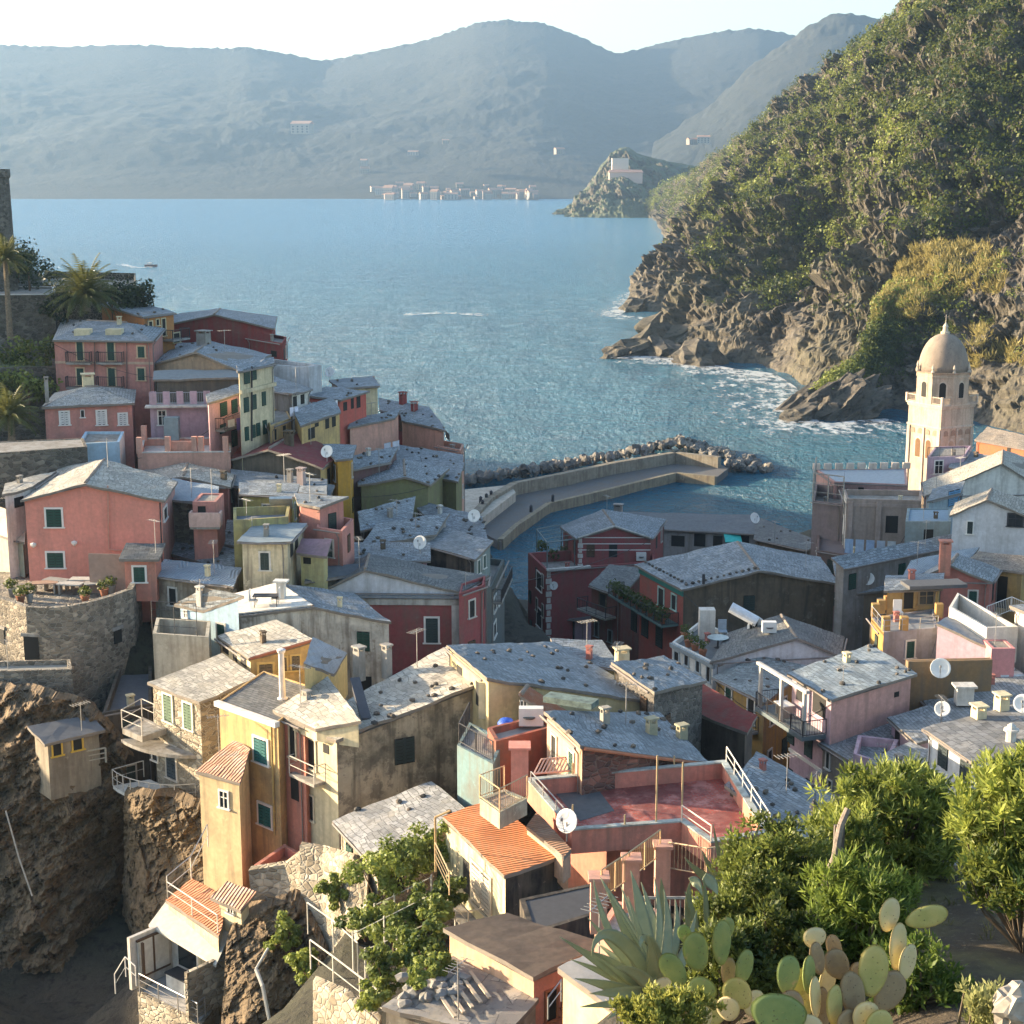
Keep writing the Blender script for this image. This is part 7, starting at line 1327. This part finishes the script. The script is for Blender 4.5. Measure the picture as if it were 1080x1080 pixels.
bush('low yellow green succulent cushion in front of the agave', 702, 1064, 12, (.42,.25,.14), 110, .07, .045, 2.2, 60, leafmat('cushion_leaf', (.07,.10,.02), (.34,.34,.08), .3), .55, droop=.9)
bush('pale weeds beside the grey stone at the bottom right corner', 1035, 1062, 12.6, (.22,.2,.24), 45, .10, .07, 3, 36, leafmat('weed_leaf', (.10,.12,.04), (.36,.36,.15), .3), .6, droop=.8)
o = rock_blob('stone', at(1068,1062,12.4), .2, .16, .24, plain((.33,.29,.24), .95, 0, .3, 8), 200, (.2,.1,.4), 3, .25); tag(o, 'rough grey stone at the bottom right corner among pale weeds', 'stone')
e = empty('post', on_slope(856,990), 'leaning weathered wooden post with a split plank in front of the oleander', 'post'); q = MB(); a = at(856,990,16.6); b = at(893,853,17.1); n_ = 8; off = [Vector((random.gauss(0,.012),0,random.gauss(0,.01))) for _ in range(n_+1)]
for k in range(n_): q.tube(a.lerp(b,k/n_)+off[k], a.lerp(b,(k+1)/n_)+off[k+1], .062-.003*k, 7, .062-.003*(k+1))
q.build('shaft', plain((.21,.17,.14), .95, 0, .4, 14), e); q = MB(); a = at(878,935,17.0); b = at(890,868,17.2); q.box((a+b)/2, .12, .04, (b-a).length, Vector((1,.2,0))); q.build('plank', plain((.10,.085,.075), .95, 0, .4, 14), e)
# ---- agaves -----------------------------------------------------------
def agave_f(nt, n, l, b):
    g = geo(nt); u = N(nt, 'ShaderNodeAttribute', attribute_name='tint'); c = mix(nt, noi(nt, g, 7, 5), (.15,.185,.11), (.29,.30,.18)); c = mix(nt, ramp(nt, u.outputs['Fac'], [(.72, 0), (.98, .8)]), c, (.38,.35,.20)); c = mix(nt, ramp(nt, noi(nt, g, 2.3, 5), [(.6, 0), (.72, .6)]), c, (.36,.33,.20)); l.new(c, b.inputs['Base Color']); b.inputs['Roughness'].default_value = .5; b.inputs['Specular IOR Level'].default_value = .35
AGAVE = mat('agave_leaf', agave_f)
def agave_leaf(e, base, ctrl, tip, w, bend=None):
    ns = 16; V = []; T = []; F = []; pts = []
    for i in range(ns+1):
        t = i/ns
        if bend: p = (1-t)**3*base + 3*(1-t)**2*t*ctrl + 3*(1-t)*t*t*bend + t**3*tip
        else: p = (1-t)**2*base + 2*(1-t)*t*ctrl + t*t*tip
        pts.append(p)
    for i, p in enumerate(pts):
        t = i/ns; d = (pts[min(i+1,ns)]-pts[max(i-1,0)]).normalized(); s_ = d.cross(Vector((0,-1,.35))).normalized(); nn = s_.cross(d).normalized()
        ww = w*(.55+.75*math.sin(math.pi*min(1,(t*.8+.12))))*(1-t**2.5)**.9*.5 + .003; k = .32*ww
        for u, v in ((-1,.55),(-.55,.05),(0,-.16),(.55,.05),(1,.55),(.55,-.45),(0,-.75),(-.55,-.45)): V.append(p + s_*u*ww + nn*v*k); T.append(abs(u)*.9 if abs(u) == 1 else .2)
    for i in range(ns):
        for k in range(8): j = (k+1) % 8; F.append((i*8+k, i*8+j, (i+1)*8+j, (i+1)*8+k))
    F.append(tuple(range(7,-1,-1))); F.append(tuple(ns*8+k for k in range(8)))
    org = wloc(e); me = bpy.data.meshes.new('leaf'); me.from_pydata([tuple(v-org) for v in V], [], F); me.materials.append(AGAVE); a = me.attributes.new('tint', 'FLOAT', 'POINT'); a.data.foreach_set('value', T); me.polygons.foreach_set('use_smooth', [True]*len(F))
    o = bpy.data.objects.new('leaf', me); COL.objects.link(o); o.parent = e
c = at(700,1052,14.6); e = empty('agave', c, 'large grey green agave with long arching and folded leaves at the slope edge', 'agave')
for tx, ty, td, cx_, cy_, cd, w in ((626,927,14.9,634,985,14.7,.07),(633,925,15.2,668,985,15,.12),(665,918,15.0,684,975,14.8,.14),(590,988,14.2,640,1018,14.3,.09),(640,938,14.4,668,1000,14.4,.12),(606,1032,14.0,655,1040,14.2,.11),(622,1048,13.8,665,1045,14,.12),(700,938,15.3,712,990,15.1,.09),(712,948,15.6,722,1000,15.3,.08),(650,960,14.2,672,1015,14.2,.13),(640,1075,13.7,670,1052,13.9,.10),(684,985,14.0,690,1020,14.1,.12),(735,960,15.2,725,1005,15,.08),(615,1003,14.3,648,1010,14.3,.10),(676,930,15.6,696,985,15.4,.10),(648,1020,13.7,676,1020,13.9,.11),(655,935,15.4,676,990,15,.08),(620,968,14.6,652,1005,14.6,.08),(602,1012,14.3,646,1028,14.3,.07),(630,995,14.8,662,1020,14.6,.09),(690,925,15.7,703,985,15.3,.07),(612,1062,13.6,655,1056,13.9,.08),(724,990,15.2,715,1020,15,.08),(662,945,14.7,682,1000,14.5,.07)):
    agave_leaf(e, at(696+random.uniform(-12,8), 1056+random.uniform(-6,4), 14.5), at(cx_,cy_,cd), at(tx,ty,td), w)
agave_leaf(e, at(692,1045,14.3), at(668,990,14.1), at(624,1009,13.9), .12, at(628,962,14.0))
agave_leaf(e, at(700,1040,14.4), at(690,975,14.2), at(676,1000,14.0), .08, at(672,985,14.1))
c = at(722,985,16.2); e = empty('agave', c, 'withered agave with pale folded dry leaf stubs behind the big agave', 'agave')
for bx, by, mx, my, tx, ty, w in ((728,992,724,945,728,930,.07),(728,930,735,926,741,945,.09),(746,990,745,950,742,925,.05),(742,925,752,930,757,944,.11),(700,985,700,950,697,926,.08),(735,985,732,960,722,940,.06)):
    agave_leaf(e, at(bx,by,16.2), at(mx,my,16.2), at(tx,ty,16.1), w)
c = at(768,940,19.5); e = empty('agave', c, 'slim upright agave in front of the landing railing', 'agave')
for tx, ty, w in ((752,868,.055),(771,866,.06),(779,874,.06),(803,862,.06),(760,888,.07),(790,884,.06),(722,904,.10),(740,896,.08),(812,890,.05)):
    agave_leaf(e, at(770+random.uniform(-6,6),942,19.5), at((768+tx)/2+(tx-768)*.15, (940+ty)/2+4, 19.4), at(tx,ty,19.4), w)
# ---- prickly pears ----------------------------------------------------
def pad_f(a, b2):
    def f(nt, n, l, b):
        tc = nt.nodes.new('ShaderNodeTexCoord').outputs['Object']; v = N(nt, 'ShaderNodeTexVoronoi', i={'Scale': 26}); l.new(tc, v.inputs['Vector']); g = geo(nt)
        c = mix(nt, ramp(nt, noi(nt, g, 5, 6, .65), [(.35, 0), (.65, 1)]), a, b2); c = mix(nt, ramp(nt, v.outputs['Distance'], [(.10, .75), (.16, 0)]), c, (.07,.05,.025)); c = mix(nt, ramp(nt, noi(nt, g, 11, 5), [(.62, 0), (.70, .6)]), c, (.34,.24,.12))
        l.new(c, b.inputs['Base Color']); b.inputs['Roughness'].default_value = .6; bump(nt, ramp(nt, v.outputs['Distance'], [(.0, 1), (.2, 0)]), .5, .02, b)
    return mat('cactus_pad_%s' % (a,), f)
PG = pad_f((.13,.19,.06), (.21,.25,.075)); PY = pad_f((.30,.29,.085), (.42,.36,.13)); PP = pad_f((.46,.40,.19), (.52,.42,.24)); PB = pad_f((.26,.20,.11), (.20,.14,.08))  # PY and PP hold sunlight in the pad colour, PB holds shade
def pad(e, x, y, d, w, h, ang, m, yaw=0):
    ppm = 1/d*FPX; W = w/ppm/max(.45, math.cos(yaw)); Hh = h/ppm/.96; c = at(x, y, d); n1, n2 = 20, 12; V = []; F = []
    rm_ = Matrix.Rotation(yaw, 3, 'Z') @ Matrix.Rotation(-.12, 3, 'X'); roll = Matrix.Rotation(R(ang), 3, 'Y')
    for sd in (-1, 1):
        for i in range(9):
            rr = (i/8)**.75
            for k in range(n1):
                an = 2*math.pi*k/n1; zz = math.cos(an); V.append(Vector((math.sin(an)*rr*W/2*(1+.13*zz), sd*(.020 if W > .15 else .016)*(1-rr**5)**.5*(1+.15*noise.noise(Vector((i*.7,k*.5,w)))), zz*rr*Hh/2)))
    wob = random.random()*9
    V = [rm_ @ (roll @ (v*(1+.05*noise.noise(v*9+Vector((wob,0,0)))))) + c for v in V]
    for h0 in (0, 9*n1):
        for i in range(8):
            for k in range(n1):
                j = (k+1) % n1; f = (h0+i*n1+k, h0+i*n1+j, h0+(i+1)*n1+j, h0+(i+1)*n1+k); F.append(f if h0 else tuple(reversed(f)))
    F += [(8*n1+k, 8*n1+(k+1) % n1, 17*n1+(k+1) % n1, 17*n1+k) for k in range(n1)]
    org = wloc(e); me = bpy.data.meshes.new('pad'); me.from_pydata([tuple(v-org) for v in V], [], F); me.materials.append(m); me.polygons.foreach_set('use_smooth', [True]*len(F)); o = bpy.data.objects.new('pad', me); COL.objects.link(o); o.parent = e
e = empty('prickly_pear', at(745,1075,13.2), 'smaller prickly pear with dark green oval pads beside the agave', 'cactus')
for a in ((734,1004,13.3,30,46,-12,PG,.3),(710,1023,13.1,26,46,-32,PG,.2),(740,1046,13.0,34,34,20,PG,-.2),(761,994,13.4,24,52,4,PG,.7),(699,1045,12.8,24,32,0,PP,.4),(778,1048,12.9,32,40,-35,PY,.1),(767,978,13.5,18,24,-5,PG,.3),(795,1058,13.2,26,30,20,PP,.4),(768,1064,12.7,26,28,-10,PP,-.4),(722,985,13.6,16,22,-20,PG,.2),(768,1025,13.5,18,34,5,PB,.5),(750,1068,13.1,36,34,15,PY,0),(722,1058,12.9,26,34,-15,PB,.2),(785,1020,13.4,22,40,18,PG,.5),(738,1075,12.6,30,30,5,PP,.3)): pad(e, *a)
e = empty('prickly_pear', at(880,1090,11.8), 'tall many branched prickly pear with sunlit yellowish pads at the bottom', 'cactus')
for a in ((821,1070,11.2,64,48,8,PG,-.1),(831,1028,11.7,28,46,4,PG,.2),(806,1068,11.8,26,34,-20,PP,.5),(859,989,12.0,28,24,10,PP,.3),(862,1011,11.9,18,40,-12,PB,.6),(883,1017,12.0,28,40,-32,PB,.3),(938,965,12.2,26,38,14,PP,.4),(977,967,12.2,26,48,76,PY,0),(947,998,12.1,22,54,8,PP,.5),(957,1015,12.0,22,42,20,PP,.5),(921,1024,11.8,36,60,4,PY,.1),(938,1046,11.9,38,50,32,PB,.3),(900,1050,11.7,30,62,-15,PB,.5),(913,1072,11.5,34,34,20,PP,.3),(853,1028,11.8,16,44,6,PG,.8),(843,1038,11.9,24,38,30,PY,.5),(880,1060,11.6,22,46,5,PY,.7),(868,1062,11.9,20,48,-8,PB,.6),(860,1052,11.6,14,50,0,PP,.8),(842,1060,12.0,34,40,-25,PY,.2),(895,1082,11.5,30,40,-5,PB,.4),(835,1062,11.5,30,42,-18,PB,.2),(872,1038,12.2,22,44,24,PP,.7),(928,1082,11.4,34,38,-28,PY,.3),(906,1030,12.3,20,40,-30,PB,.6),(850,1085,11.2,40,34,10,PP,.1),(880,1000,12.3,18,34,-20,PB,.3)): pad(e, *a)
# ---------------------------------------------------------------- haze over the bay
q = MB(); q.box((0, 3120, 285), 10900, 6560, 590); hz = q.build('haze', mat('haze', lambda nt, n, l, b: None), origin=(0,3120,285)); tag(hz, kind='stuff')
nt = _M['haze'].node_tree; nt.nodes.clear(); ou = nt.nodes.new('ShaderNodeOutputMaterial'); pv = nt.nodes.new('ShaderNodeVolumePrincipled'); pv.inputs['Color'].default_value = (.34,.55,.84,1); pv.inputs['Density'].default_value = HAZE; pv.inputs['Anisotropy'].default_value = .35; nt.links.new(pv.outputs[0], ou.inputs['Volume']); hz.display_type = 'WIRE'
